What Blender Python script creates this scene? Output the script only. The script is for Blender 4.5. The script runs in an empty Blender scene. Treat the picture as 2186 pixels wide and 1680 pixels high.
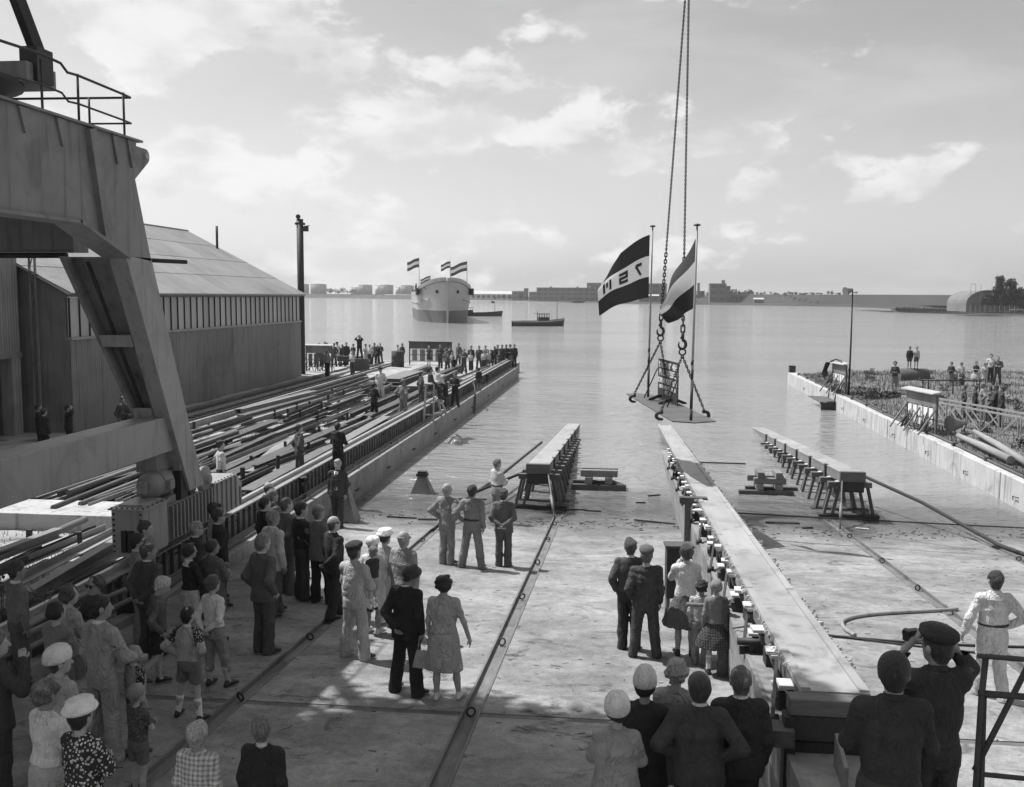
import bpy, bmesh, math, random
import numpy as np
from mathutils import Vector, Matrix, Euler
random.seed(7); np.random.seed(7)
SC = bpy.context.scene
COL = SC.collection
R = math.radians
# ---------------------------------------------------------------- camera
CAM_H = 6.45
_t, _p, _r = R(5.675), R(6.573), R(0.306)
_f = Vector((-math.sin(_p)*math.cos(_t), math.cos(_p)*math.cos(_t), -math.sin(_t)))
_x = Vector((math.cos(_p), math.sin(_p), 0)); _u = _x.cross(_f)
_x2 = math.cos(_r)*_x + math.sin(_r)*_u; _u2 = _x2.cross(_f)
cd = bpy.data.cameras.new('camera'); cam = bpy.data.objects.new('camera', cd); COL.objects.link(cam)
cd.sensor_fit = 'HORIZONTAL'; cd.sensor_width = 36.0; cd.lens = 36.0*2100/2186
cd.clip_start = 0.1; cd.clip_end = 20000
m = Matrix((( _x2.x, _u2.x, -_f.x, 0), (_x2.y, _u2.y, -_f.y, 0), (_x2.z, _u2.z, -_f.z, CAM_H), (0,0,0,1)))
cam.matrix_world = m
SC.camera = cam
# ---------------------------------------------------------------- sky, sun, exposure
SUN_TO = Vector((-0.57, 0.24, 1.0)).normalized()
SKY_CLEAR, SKY_HAZE, SKY_CLOUD = 0.95, 1.4, 6.0
world = bpy.data.worlds.new('World'); SC.world = world; world.use_nodes = True
nt = world.node_tree; nt.nodes.clear()
def N(tree, typ, **kw):
    n = tree.nodes.new(typ)
    for k, v in kw.items(): setattr(n, k, v)
    return n
out = N(nt, 'ShaderNodeOutputWorld'); bg = N(nt, 'ShaderNodeBackground'); bg.inputs[1].default_value = 0.115
sky = N(nt, 'ShaderNodeTexSky', sky_type='NISHITA', sun_disc=False)
sky.sun_elevation = math.asin(SUN_TO.z); sky.sun_rotation = math.atan2(SUN_TO.x, SUN_TO.y)
sky.altitude = 0; sky.air_density = 1.0; sky.dust_density = 2.2; sky.ozone_density = 1.0
# a panchromatic plate with a yellow filter: red and green count, blue barely
sep = N(nt, 'ShaderNodeSeparateColor'); nt.links.new(sky.outputs[0], sep.inputs[0])
def M(tree, op, a, b=None, c=None):
    n = N(tree, 'ShaderNodeMath', operation=op)
    for i, v in enumerate((a, b, c)):
        if v is None: continue
        if isinstance(v, (int, float)): n.inputs[i].default_value = v
        else: tree.links.new(v, n.inputs[i])
    return n.outputs[0]
lum = M(nt, 'ADD', M(nt, 'MULTIPLY', sep.outputs[0], 0.5), M(nt, 'ADD', M(nt, 'MULTIPLY', sep.outputs[1], 0.42), M(nt, 'MULTIPLY', sep.outputs[2], 0.10)))
# cumulus and thin veils over the whole sky, drawn by direction
tc = N(nt, 'ShaderNodeTexCoord')
sx = N(nt, 'ShaderNodeSeparateXYZ'); nt.links.new(tc.outputs['Generated'], sx.inputs[0])
def wmap(sc, loc=(0,0,0)):
    mp = N(nt, 'ShaderNodeMapping'); mp.inputs['Scale'].default_value = sc; mp.inputs['Location'].default_value = loc; nt.links.new(tc.outputs['Generated'], mp.inputs[0]); return mp.outputs[0]
def wnoise(vec, scale, det, ro=0.55, dis=0.0):
    n = N(nt, 'ShaderNodeTexNoise'); n.inputs['Scale'].default_value = scale; n.inputs['Detail'].default_value = det; n.inputs['Roughness'].default_value = ro; n.inputs['Distortion'].default_value = dis
    nt.links.new(vec, n.inputs['Vector']); return n.outputs[0]
def wrange(v, a, b, c, d):
    r_ = N(nt, 'ShaderNodeMapRange', interpolation_type='SMOOTHSTEP'); nt.links.new(v, r_.inputs[0])
    for i, q in zip((1, 2, 3, 4), (a, b, c, d)): r_.inputs[i].default_value = q
    return r_.outputs[0]
big = wnoise(wmap((1, 1, 2.2), (0.3, 0.1, 0.4)), 4.4, 2)
puff = wnoise(wmap((1, 1, 1.9), (1.7, 0.4, 0.0)), 11.0, 10, 0.56, 0.15)
cov = M(nt, 'ADD', M(nt, 'MULTIPLY', puff, 0.62), M(nt, 'MULTIPLY', big, 0.55))
cum = wrange(cov, 0.60, 0.67, 0.0, 1.0)
veil = wrange(wnoise(wmap((1, 1, 3.5), (4, 2, 1)), 3.6, 6, 0.6, 0.4), 0.42, 0.75, 0.0, 0.30)
shd = wrange(wnoise(wmap((1, 1, 2.2), (1.7, 0.4, -0.045)), 9.5, 6), 0.38, 0.62, 0.82, 1.05)   # grey bases, bright tops
zpos = M(nt, 'MINIMUM', M(nt, 'MAXIMUM', sx.outputs[2], 0.0), 1.0)
haze = M(nt, 'POWER', M(nt, 'SUBTRACT', 1.0, zpos), 7.0)
skyv = M(nt, 'ADD', M(nt, 'MULTIPLY', lum, SKY_CLEAR), M(nt, 'MULTIPLY', haze, SKY_HAZE))
def wmix(f, a, b):
    mx = N(nt, 'ShaderNodeMix', data_type='FLOAT')
    for i, q in ((0, f), (2, a), (3, b)):
        if isinstance(q, (int, float)): mx.inputs[i].default_value = q
        else: nt.links.new(q, mx.inputs[i])
    return mx.outputs[0]
v1 = wmix(veil, skyv, SKY_CLOUD*0.9)
v2 = wmix(M(nt, 'MULTIPLY', cum, 0.78), v1, M(nt, 'MULTIPLY', shd, SKY_CLOUD))
nt.links.new(v2, bg.inputs[0]); nt.links.new(bg.outputs[0], out.inputs[0])
sl = bpy.data.lights.new('sun', 'SUN'); sl.energy = 4.2; sl.angle = R(0.53); sl.color = (1, 1, 1)
so = bpy.data.objects.new('sun', sl); COL.objects.link(so); so.location = (-30, 20, 50)
so.rotation_mode = 'QUATERNION'; so.rotation_quaternion = (-SUN_TO).to_track_quat('-Z', 'Y')
SC.view_settings.view_transform = 'Standard'; SC.view_settings.look = 'None'
SC.view_settings.exposure = 0.42; SC.view_settings.gamma = 1.0; SC.view_settings.use_curve_mapping = False
SC.render.engine = 'CYCLES'; SC.cycles.max_bounces = 6; SC.cycles.use_denoising = True

# ---------------------------------------------------------------- materials
MATS = {}
def mat(name, v, rough=0.85, var=0.18, scale=2.0, stretch=(1,1,1), bump=0.0, bscale=20.0, metal=0.0, stain=0.0, sscale=0.7, coords='Object', streak=0.0, island=0.0, spec=0.5):
    """grey surface: base value, mottling, stains with a shape of their own, vertical run-off streaks, fine relief"""
    if name in MATS: return MATS[name]
    mm = bpy.data.materials.new(name); mm.use_nodes = True; MATS[name] = mm
    t = mm.node_tree; L = t.links.new
    b = t.nodes['Principled BSDF']
    b.inputs['Roughness'].default_value = rough; b.inputs['Metallic'].default_value = metal
    if 'Specular IOR Level' in b.inputs: b.inputs['Specular IOR Level'].default_value = spec
    co = N(t, 'ShaderNodeTexCoord')
    if coords == 'World':
        g = N(t, 'ShaderNodeNewGeometry'); src = g.outputs['Position']
    else: src = co.outputs[coords]
    mp = N(t, 'ShaderNodeMapping'); mp.inputs['Scale'].default_value = stretch; L(src, mp.inputs[0])
    nz = N(t, 'ShaderNodeTexNoise'); nz.inputs['Scale'].default_value = scale; nz.inputs['Detail'].default_value = 7; nz.inputs['Roughness'].default_value = 0.62
    L(mp.outputs[0], nz.inputs['Vector'])
    val = M(t, 'MULTIPLY', M(t, 'ADD', M(t, 'MULTIPLY', M(t, 'SUBTRACT', nz.outputs[0], 0.5), 2.2*var*2), 1.0), v)
    if stain:
        n2_ = N(t, 'ShaderNodeTexNoise'); n2_.inputs['Scale'].default_value = sscale; n2_.inputs['Detail'].default_value = 9; n2_.inputs['Roughness'].default_value = 0.65; n2_.inputs['Distortion'].default_value = 0.8
        L(src, n2_.inputs['Vector'])
        r_ = N(t, 'ShaderNodeMapRange', interpolation_type='SMOOTHSTEP'); L(n2_.outputs[0], r_.inputs[0])
        r_.inputs[1].default_value = 0.52; r_.inputs[2].default_value = 0.68; r_.inputs[3].default_value = 1.0; r_.inputs[4].default_value = 1.0-stain
        val = M(t, 'MULTIPLY', val, r_.outputs[0])
    if streak:
        m3 = N(t, 'ShaderNodeMapping'); m3.inputs['Scale'].default_value = (5, 5, 0.35); L(src, m3.inputs[0])
        n4 = N(t, 'ShaderNodeTexNoise'); n4.inputs['Scale'].default_value = 1.3; n4.inputs['Detail'].default_value = 6; L(m3.outputs[0], n4.inputs['Vector'])
        r2_ = N(t, 'ShaderNodeMapRange', interpolation_type='SMOOTHSTEP'); L(n4.outputs[0], r2_.inputs[0])
        r2_.inputs[1].default_value = 0.5; r2_.inputs[2].default_value = 0.72; r2_.inputs[3].default_value = 1.0; r2_.inputs[4].default_value = 1.0-streak
        val = M(t, 'MULTIPLY', val, r2_.outputs[0])
    if island:
        oi = N(t, 'ShaderNodeObjectInfo')
        val = M(t, 'MULTIPLY', val, M(t, 'ADD', 1.0-island, M(t, 'MULTIPLY', oi.outputs['Random'], 2*island)))
    val = M(t, 'MAXIMUM', val, 0.004)
    L(val, b.inputs['Base Color'])
    if bump:
        nb = N(t, 'ShaderNodeTexNoise'); nb.inputs['Scale'].default_value = bscale; nb.inputs['Detail'].default_value = 5; nb.inputs['Roughness'].default_value = 0.6
        L(mp.outputs[0], nb.inputs['Vector'])
        bp = N(t, 'ShaderNodeBump'); bp.inputs['Strength'].default_value = min(1.0, bump); bp.inputs['Distance'].default_value = 0.02*max(1, bump)
        L(nb.outputs[0], bp.inputs['Height']); L(bp.outputs[0], b.inputs['Normal'])
    return mm

# ---------------------------------------------------------------- mesh helpers
def link(o, parent=None):
    COL.objects.link(o)
    if parent is not None: o.parent = parent
    return o
def tag(o, label=None, cat=None, group=None, kind=None):
    if label: o['label'] = label
    if cat: o['category'] = cat
    if group: o['group'] = group
    if kind: o['kind'] = kind
    return o
def empty(name, loc=(0,0,0), rz=0.0, label=None, cat=None, group=None, kind=None):
    o = bpy.data.objects.new(name, None); COL.objects.link(o); o.location = loc; o.rotation_euler = (0,0,rz); o.empty_display_size = 0.2
    return tag(o, label, cat, group, kind)
def mesh_np(name, V, F, mats=None, midx=None, smooth=True):
    """V (n,3), F (m,4) quads or (m,3) tris as numpy"""
    me = bpy.data.meshes.new(name); V = np.asarray(V, np.float32); F = np.asarray(F, np.int32)
    k = F.shape[1]
    me.vertices.add(len(V)); me.vertices.foreach_set('co', V.ravel())
    me.loops.add(F.size); me.loops.foreach_set('vertex_index', F.ravel())
    me.polygons.add(len(F)); me.polygons.foreach_set('loop_start', np.arange(0, F.size, k, dtype=np.int32))
    try: me.polygons.foreach_set('loop_total', np.full(len(F), k, np.int32))
    except Exception: pass
    for mm in (mats or []): me.materials.append(mm)
    if midx is not None: me.polygons.foreach_set('material_index', np.asarray(midx, np.int32))
    me.polygons.foreach_set('use_smooth', np.full(len(F), smooth, bool))
    me.update(calc_edges=True); me.validate()
    return me
class MB:
    def __init__(s): s.v = []; s.f = []; s.sm = []
    def poly(s, pts, sm=False):
        n = len(s.v); s.v += [tuple(p) for p in pts]; s.f.append(tuple(range(n, n+len(pts)))); s.sm.append(sm)
    def hexa(s, p):     # 8 corners: bottom 0-3 ccw, top 4-7 ccw
        n = len(s.v); s.v += [tuple(q) for q in p]
        for f in ((3,2,1,0),(4,5,6,7),(0,1,5,4),(1,2,6,5),(2,3,7,6),(3,0,4,7)): s.f.append(tuple(n+i for i in f)); s.sm.append(False)
    def box(s, x0, x1, y0, y1, z0, z1):
        s.hexa([(x0,y0,z0),(x1,y0,z0),(x1,y1,z0),(x0,y1,z0),(x0,y0,z1),(x1,y0,z1),(x1,y1,z1),(x0,y1,z1)]); return s
    def slope(s, x0, x1, y0, y1, h0, h1, za, sl):   # box whose bottom/top follow z = za - sl*y, plus h0/h1
        f = lambda y, h: za - sl*y + h
        s.hexa([(x0,y0,f(y0,h0)),(x1,y0,f(y0,h0)),(x1,y1,f(y1,h0)),(x0,y1,f(y1,h0)),(x0,y0,f(y0,h1)),(x1,y0,f(y0,h1)),(x1,y1,f(y1,h1)),(x0,y1,f(y1,h1))]); return s
    def beam(s, a, b, w, h, up=(0,0,1), w2=None, h2=None):
        a = Vector(a); b = Vector(b); d = (b-a).normalized(); up = Vector(up)
        if abs(d.dot(up)) > 0.98: up = Vector((0,1,0))
        sd = d.cross(up).normalized(); u = sd.cross(d)
        w2 = w if w2 is None else w2; h2 = h if h2 is None else h2
        c = lambda p, i, j, ww, hh: p + sd*(i*ww/2) + u*(j*hh/2)
        s.hexa([c(a,-1,-1,w,h), c(a,1,-1,w,h), c(b,1,-1,w2,h2), c(b,-1,-1,w2,h2), c(a,-1,1,w,h), c(a,1,1,w,h), c(b,1,1,w2,h2), c(b,-1,1,w2,h2)]); return s
    def tube(s, pts, r, n=8, cap=True, closed=False):
        pts = [Vector(p) for p in pts]; m_ = len(pts); rs = r if isinstance(r, (list, tuple)) else [r]*m_
        base = len(s.v); prev = None
        for i, p in enumerate(pts):
            if closed: d = pts[(i+1) % m_] - pts[i-1]
            else: d = pts[min(i+1, m_-1)] - pts[max(i-1, 0)]
            d = d.normalized() if d.length > 1e-9 else Vector((0,0,1))
            if prev is None:
                a = Vector((0,0,1)) if abs(d.z) < 0.9 else Vector((1,0,0)); sd = d.cross(a).normalized()
            else: sd = (prev - d*prev.dot(d)); sd = sd.normalized() if sd.length > 1e-6 else d.orthogonal().normalized()
            prev = sd; u = d.cross(sd)
            for k in range(n):
                an = 2*math.pi*k/n; s.v.append(tuple(p + (sd*math.cos(an) + u*math.sin(an))*rs[i]))
        rng = range(m_ if closed else m_-1)
        for i in rng:
            j = (i+1) % m_
            for k in range(n):
                k2 = (k+1) % n; s.f.append((base+i*n+k, base+i*n+k2, base+j*n+k2, base+j*n+k)); s.sm.append(True)
        if cap and not closed:
            s.f.append(tuple(base+k for k in reversed(range(n)))); s.sm.append(False)
            s.f.append(tuple(base+(m_-1)*n+k for k in range(n))); s.sm.append(False)
        return s
    def lathe(s, prof, c=(0,0,0), n=16, axis='Z'):
        base = len(s.v)
        for (r, z) in prof:
            for k in range(n):
                an = 2*math.pi*k/n; x, y = r*math.cos(an), r*math.sin(an)
                p = (x, y, z) if axis == 'Z' else ((z, x, y) if axis == 'X' else (y, z, x))
                s.v.append((c[0]+p[0], c[1]+p[1], c[2]+p[2]))
        for i in range(len(prof)-1):
            for k in range(n):
                k2 = (k+1) % n; s.f.append((base+i*n+k, base+i*n+k2, base+(i+1)*n+k2, base+(i+1)*n+k)); s.sm.append(True)
        s.f.append(tuple(base+k for k in reversed(range(n)))); s.sm.append(False)
        s.f.append(tuple(base+(len(prof)-1)*n+k for k in range(n))); s.sm.append(False)
        return s
    def prism(s, poly, lo, hi, axis='X'):
        n = len(poly); base = len(s.v)
        g = {'X': lambda a, b, t: (t, a, b), 'Y': lambda a, b, t: (a, t, b), 'Z': lambda a, b, t: (a, b, t)}[axis]
        for t in (lo, hi):
            for (a, b) in poly: s.v.append(g(a, b, t))
        s.f.append(tuple(base+i for i in range(n))); s.sm.append(False)
        s.f.append(tuple(base+n+i for i in reversed(range(n)))); s.sm.append(False)
        for i in range(n):
            j = (i+1) % n; s.f.append((base+j, base+i, base+n+i, base+n+j)); s.sm.append(False)
        return s
    def mesh(s, name, mt, fix=True):
        me = bpy.data.meshes.new(name); me.from_pydata(s.v, [], s.f)
        me.polygons.foreach_set('use_smooth', s.sm)
        if mt: me.materials.append(mt)
        if fix:
            b = bmesh.new(); b.from_mesh(me); bmesh.ops.recalc_face_normals(b, faces=b.faces); b.to_mesh(me); b.free()
        me.update(); return me
    def build(s, name, mt, parent=None, loc=None, bevel=0.0, **tg):
        o = bpy.data.objects.new(name, s.mesh(name, mt)); link(o, parent)
        if loc is not None: o.location = loc
        if bevel:
            bv = o.modifiers.new('bevel', 'BEVEL'); bv.width = bevel; bv.segments = 2; bv.limit_method = 'ANGLE'; bv.angle_limit = R(50)
        return tag(o, **tg) if tg else o
def inst(name, me, loc, rot=(0,0,0), scale=(1,1,1), parent=None, **tg):
    o = bpy.data.objects.new(name, me); link(o, parent); o.location = loc; o.rotation_euler = rot; o.scale = scale
    return tag(o, **tg) if tg else o
Z0, S = 1.945, 0.0684
def zs(y): return Z0 - S*y        # slipway surface
# ---------------------------------------------------------------- materials used all over
m_conc = mat('concrete', 0.27, 0.9, var=0.16, scale=1.4, bump=0.5, bscale=35, stain=0.35, sscale=0.9, coords='World', streak=0.3)
m_concl = mat('concrete_light', 0.46, 0.9, var=0.14, scale=1.2, bump=0.5, bscale=30, stain=0.35, sscale=0.8, coords='World', streak=0.45)
m_wood = mat('weathered_timber', 0.10, 0.85, var=0.3, scale=3.0, stretch=(6,1,6), bump=0.6, bscale=14, island=0.2)
m_woodm = mat('grey_timber', 0.2, 0.85, var=0.3, scale=3.0, stretch=(6,1,6), bump=0.6, bscale=14, island=0.2)
m_woodx = mat('timber_along_x', 0.12, 0.85, var=0.3, scale=3.0, stretch=(1,6,6), bump=0.6, bscale=14, island=0.2)
m_woodl = mat('fresh_timber', 0.6, 0.8, var=0.15, scale=3.0, stretch=(1,6,6), bump=0.3, bscale=14, island=0.12)
m_woodd = mat('tarred_timber', 0.035, 0.75, var=0.35, scale=3.0, stretch=(6,1,6), bump=0.6, bscale=14, island=0.25)
m_steel = mat('painted_steel', 0.21, 0.55, var=0.16, scale=1.5, bump=0.12, bscale=30, stain=0.3, sscale=1.2, streak=0.35)
m_steell = mat('light_painted_steel', 0.30, 0.5, var=0.12, scale=1.5, bump=0.1, bscale=30, stain=0.2, streak=0.3)
m_iron = mat('dark_iron', 0.03, 0.6, var=0.3, scale=6, bump=0.3, bscale=40, island=0.2)
m_rust = mat('rusty_steel', 0.085, 0.85, var=0.3, scale=3.5, stretch=(2,0.6,2), bump=0.4, bscale=30, stain=0.4, island=0.35)
m_rustl = mat('mill_scale_steel', 0.20, 0.6, var=0.25, scale=3.5, stretch=(2,0.6,2), bump=0.3, bscale=30, stain=0.4, island=0.4)
m_asph = mat('bitumen', 0.045, 0.9, var=0.3, scale=5, bump=0.5, bscale=60)
m_white = mat('white_paint', 0.75, 0.6, var=0.08, scale=3, bump=0.1)
m_black = mat('black_paint', 0.02, 0.5, var=0.2, scale=4)

# slipway concrete: blotches, scuffs, and the wet belt along the water's edge
def slip_mat():
    mm = bpy.data.materials.new('slipway_concrete'); mm.use_nodes = True; t = mm.node_tree; L = t.links.new; b = t.nodes['Principled BSDF']
    g = N(t, 'ShaderNodeNewGeometry'); P_ = g.outputs['Position']
    def nz(sc, det=8, ro=0.62, dis=0.0, st=(1,1,1)):
        mp = N(t, 'ShaderNodeMapping'); mp.inputs['Scale'].default_value = st; L(P_, mp.inputs[0])
        n = N(t, 'ShaderNodeTexNoise'); n.inputs['Scale'].default_value = sc; n.inputs['Detail'].default_value = det; n.inputs['Roughness'].default_value = ro; n.inputs['Distortion'].default_value = dis
        L(mp.outputs[0], n.inputs['Vector']); return n.outputs[0]
    def rng(v, a, b_, c, d):
        r_ = N(t, 'ShaderNodeMapRange', interpolation_type='SMOOTHSTEP'); L(v, r_.inputs[0])
        for i, q in zip((1,2,3,4), (a,b_,c,d)): r_.inputs[i].default_value = q
        return r_.outputs[0]
    v = rng(nz(0.55, 6), 0.3, 0.7, 0.21, 0.33)
    v = M(t, 'MULTIPLY', v, rng(nz(6.0, 8, 0.7), 0.3, 0.7, 0.78, 1.12))
    v = M(t, 'MULTIPLY', v, rng(nz(1.1, 10, 0.68, 1.2, (1, 1.6, 1)), 0.55, 0.68, 1.0, 0.42))       # oil and mud blotches
    v = M(t, 'MULTIPLY', v, rng(nz(2.3, 10, 0.7, 0.6, (0.9, 1.3, 1)), 0.58, 0.68, 1.0, 0.6))
    v = M(t, 'MULTIPLY', v, rng(nz(1.0, 8, 0.7, 0.5, (0.75, 1.3, 1)), 0.42, 0.62, 1.06, 0.78))    # scuffs drawn across the slip
    v = M(t, 'MULTIPLY', v, rng(nz(38, 3, 0.6), 0.25, 0.75, 0.8, 1.15))                            # gritty surface
    v = M(t, 'MULTIPLY', v, rng(nz(9, 4, 0.5, 0.0, (0.6, 1.8, 1)), 0.70, 0.75, 1.0, 0.6))        # scratches and slivers
    sp = N(t, 'ShaderNodeSeparateXYZ'); L(P_, sp.inputs[0])
    wet = M(t, 'ADD', sp.outputs[2], M(t, 'MULTIPLY', M(t, 'SUBTRACT', nz(0.7, 6), 0.5), 0.22))
    wet = M(t, 'ADD', wet, M(t, 'MULTIPLY', M(t, 'SUBTRACT', nz(5, 6), 0.5), 0.05))
    dry = rng(wet, 0.03, 0.30, 0.0, 1.0)
    v = M(t, 'MULTIPLY', v, M(t, 'ADD', 0.5, M(t, 'MULTIPLY', dry, 0.5)))
    L(v, b.inputs['Base Color'])
    L(M(t, 'ADD', 0.22, M(t, 'MULTIPLY', dry, 0.7)), b.inputs['Roughness'])
    bp = N(t, 'ShaderNodeBump'); bp.inputs['Strength'].default_value = 0.6; bp.inputs['Distance'].default_value = 0.02
    L(M(t, 'ADD', nz(14, 6), M(t, 'MULTIPLY', nz(60, 3), 0.4)), bp.inputs['Height']); L(bp.outputs[0], b.inputs['Normal'])
    return mm
m_slip = slip_mat()

# ---------------------------------------------------------------- water: one sheet to the horizon
def water_mat():
    mm = bpy.data.materials.new('harbour_water'); mm.use_nodes = True; t = mm.node_tree; L = t.links.new; b = t.nodes['Principled BSDF']
    b.inputs['Base Color'].default_value = (0.27, 0.27, 0.27, 1); b.inputs['Roughness'].default_value = 0.07; b.inputs['IOR'].default_value = 1.33
    g = N(t, 'ShaderNodeNewGeometry'); P_ = g.outputs['Position']
    def nz(sc, det, st, dis=0.0):
        mp = N(t, 'ShaderNodeMapping'); mp.inputs['Scale'].default_value = st; mp.inputs['Rotation'].default_value = (0, 0, R(-12)); L(P_, mp.inputs[0])
        n = N(t, 'ShaderNodeTexNoise'); n.inputs['Scale'].default_value = sc; n.inputs['Detail'].default_value = det; n.inputs['Roughness'].default_value = 0.55; n.inputs['Distortion'].default_value = dis
        L(mp.outputs[0], n.inputs['Vector']); return n.outputs[0]
    small = nz(1.0, 5, (2.0, 3.4, 1), 0.4); mid = nz(1.0, 3, (0.42, 0.85, 1)); big = nz(1.0, 2, (0.012, 0.05, 1))
    gust = N(t, 'ShaderNodeMapRange'); L(big, gust.inputs[0]); gust.inputs[1].default_value = 0.35; gust.inputs[2].default_value = 0.65; gust.inputs[3].default_value = 0.45; gust.inputs[4].default_value = 1.25
    h = M(t, 'MULTIPLY', M(t, 'ADD', M(t, 'MULTIPLY', small, 0.30), M(t, 'MULTIPLY', mid, 0.85)), gust.outputs[0])
    bp = N(t, 'ShaderNodeBump'); bp.inputs['Strength'].default_value = 1.0; bp.inputs['Distance'].default_value = 0.75
    L(h, bp.inputs['Height']); L(bp.outputs[0], b.inputs['Normal'])
    # the film of water over the slip is clear at its edge and turns murky as the slip drops away
    sp = N(t, 'ShaderNodeSeparateXYZ'); L(P_, sp.inputs[0]); r_ = N(t, 'ShaderNodeMapRange'); L(M(t, 'ADD', sp.outputs[1], M(t, 'MULTIPLY', mid, 2.5)), r_.inputs[0])
    r_.inputs[1].default_value = 29.4; r_.inputs[2].default_value = 35.0; r_.inputs[3].default_value = 0.80; r_.inputs[4].default_value = 0.0
    tr = N(t, 'ShaderNodeBsdfTransparent'); mx_ = N(t, 'ShaderNodeMixShader'); L(r_.outputs[0], mx_.inputs[0]); L(b.outputs[0], mx_.inputs[1]); L(tr.outputs[0], mx_.inputs[2])
    L(mx_.outputs[0], [n for n in t.nodes if n.type == 'OUTPUT_MATERIAL'][0].inputs[0])
    return mm
w = MB()
ys = [26, 45, 80, 150, 300, 700, 1500, 4000, 9000]
for i in range(len(ys)-1):
    x = 60 + ys[i+1]*1.2
    w.poly([(-x, ys[i], 0), (x, ys[i], 0), (x, ys[i+1], 0), (-x, ys[i+1], 0)])
w.build('water', water_mat(), kind='structure')
b_ = MB(); b_.poly([(-6000, 26, -6), (6000, 26, -6), (6000, 9000, -6), (-6000, 9000, -6)])
b_.build('harbour_bed', mat('harbour_mud', 0.06), kind='structure')

# ---------------------------------------------------------------- slipway: slabs with recessed grooves
slip = empty('slipway', (0,0,0), kind='structure')
GR = [-5.0, -1.89, 6.0, 9.32]; GW = 0.125
xs = [-8.42] + [q for g_ in GR for q in (g_-GW, g_+GW)] + [12.12]
yr = [(-14, 11.89), (12.04, 62)]
for i in range(0, len(xs), 2):
    for (a, c) in yr:
        MB().slope(xs[i], xs[i+1], a, c, -0.5, 0.0, Z0, S).build('slab', m_slip, slip)
m_gro = mat('groove_steel', 0.16, 0.75, var=0.35, scale=2.5, stretch=(3,0.7,1), bump=0.5, bscale=25, coords='World', stain=0.4)
for g_ in GR:
    q = MB().slope(g_-GW, g_+GW, -14, 62, -0.4, -0.055, Z0, S); bed = q.build('groove_bed', m_gro, slip)
    MB().slope(g_-GW, g_-GW+0.03, -14, 62, -0.055, 0.012, Z0, S).build('groove_edge', m_gro, slip)
    MB().slope(g_+GW-0.03, g_+GW, -14, 62, -0.055, 0.012, Z0, S).build('groove_edge', m_gro, slip)
for i in range(0, len(xs), 2):
    MB().slope(xs[i], xs[i+1], 11.89, 12.04, -0.4, -0.012, Z0, S).build('joint_timber', mat('joint_wood', 0.13, 0.9, var=0.3, scale=4, bump=0.5, coords='World', stain=0.4), slip)
# ring bolts in the grooves
def ring_mesh(Rr=0.055, r=0.015):
    return MB().tube([(Rr*math.cos(a*math.pi/6), 0, Rr*math.sin(a*math.pi/6)) for a in range(12)], r, 8, closed=True).mesh('ring_bolt', m_iron)
rm = ring_mesh()
RINGS = [(GR[0], y) for y in (9.3, 12.1, 15.0, 19.4, 23.9)] + [(GR[1], y) for y in (8.3, 12.0, 15.2, 18.3, 21.6, 24.6, 27.0)] + [(GR[2], y) for y in (16.5, 20.4, 23.2, 26.5, 31.0)] + [(GR[3], y) for y in (19.5, 24.0)]
for (x, y) in RINGS: inst('ring_bolt', rm, (x, y, zs(y)+0.02), (random.uniform(-0.6,0.6), 0, random.uniform(-0.6,0.6)), parent=slip)

# ---------------------------------------------------------------- land
m_yard = mat('yard_earth', 0.34, 0.95, var=0.3, scale=1.2, bump=0.9, bscale=14, stain=0.75, sscale=0.55, coords='World')
m_bank = mat('bank_earth', 0.14, 0.95, var=0.35, scale=1.5, bump=0.9, bscale=12, stain=0.4, sscale=0.6, coords='World')
YZ = 0.7
def heightsheet(name, x0, x1, y0, y1, nx, ny, fz, mt, kind='structure'):
    X = np.linspace(x0, x1, nx); Y = np.linspace(y0, y1, ny); V = np.array([(x, y, fz(x, y)) for y in Y for x in X])
    F = np.array([(j*nx+i, j*nx+i+1, (j+1)*nx+i+1, (j+1)*nx+i) for j in range(ny-1) for i in range(nx-1)])
    o = bpy.data.objects.new(name, mesh_np(name, V, F, [mt])); link(o); tag(o, kind=kind); return o
def nz2(x, y): return 0.5*math.sin(x*1.7+y*0.6)+0.5*math.sin(x*0.5-y*1.3+1.1)+0.25*math.sin(x*3.1+y*2.7)
heightsheet('yard_ground', -70, -9.2, -14, 83, 90, 110, lambda x, y: YZ + 0.035*nz2(x, y) + (0.12 if y > 66 else 0.0), m_yard)
def bankz(x, y):
    e = max(0.0, min(1.0, (x-12.6)/2.5)); far = max(0.0, min(1.0, (76 + (x-12)*0.22 - y)/6.0))
    return -0.6 + (1.45 + 0.28*e + 0.09*nz2(x, y)*e)*min(1, far*1.6)
heightsheet('bank_ground', 12.5, 70, -14, 86, 70, 110, bankz, m_bank)
MB().box(-70, -8.95, 81.5, 83.2, -5, 0.84).build('pier_head', m_conc, kind='structure')
# far shores
m_far = mat('far_grassland', 0.045, 0.95, var=0.35, scale=0.03, stretch=(1,0.2,1), coords='World', stain=0.3, sscale=0.02)
def land(name, shore, depth, z, mt):
    b = MB(); n = len(shore)
    for i in range(n-1):
        (x0, y0), (x1, y1) = shore[i], shore[i+1]
        b.poly([(x0, y0, -0.5), (x1, y1, -0.5), (x1, y1+8, z), (x0, y0+8, z)]); b.poly([(x0, y0+8, z), (x1, y1+8, z), (x1*1.0, y1+depth, z), (x0*1.0, y0+depth, z)])
    return b.build(name, mt, kind='structure')
land('far_shore', [(-2600, 2050), (-900, 1990), (-604, 1950), (-420, 1650), (-186, 1366), (-90, 1080), (-15, 885), (40, 820), (94, 776), (170, 690), (330, 640), (700, 600), (2500, 560)], 6000, 1.6, m_far)
land('grassy_point', [(118, 452), (126, 440), (146, 400), (160, 372), (185, 352), (300, 330), (420, 320)], 90, 1.5, m_far)
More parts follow.
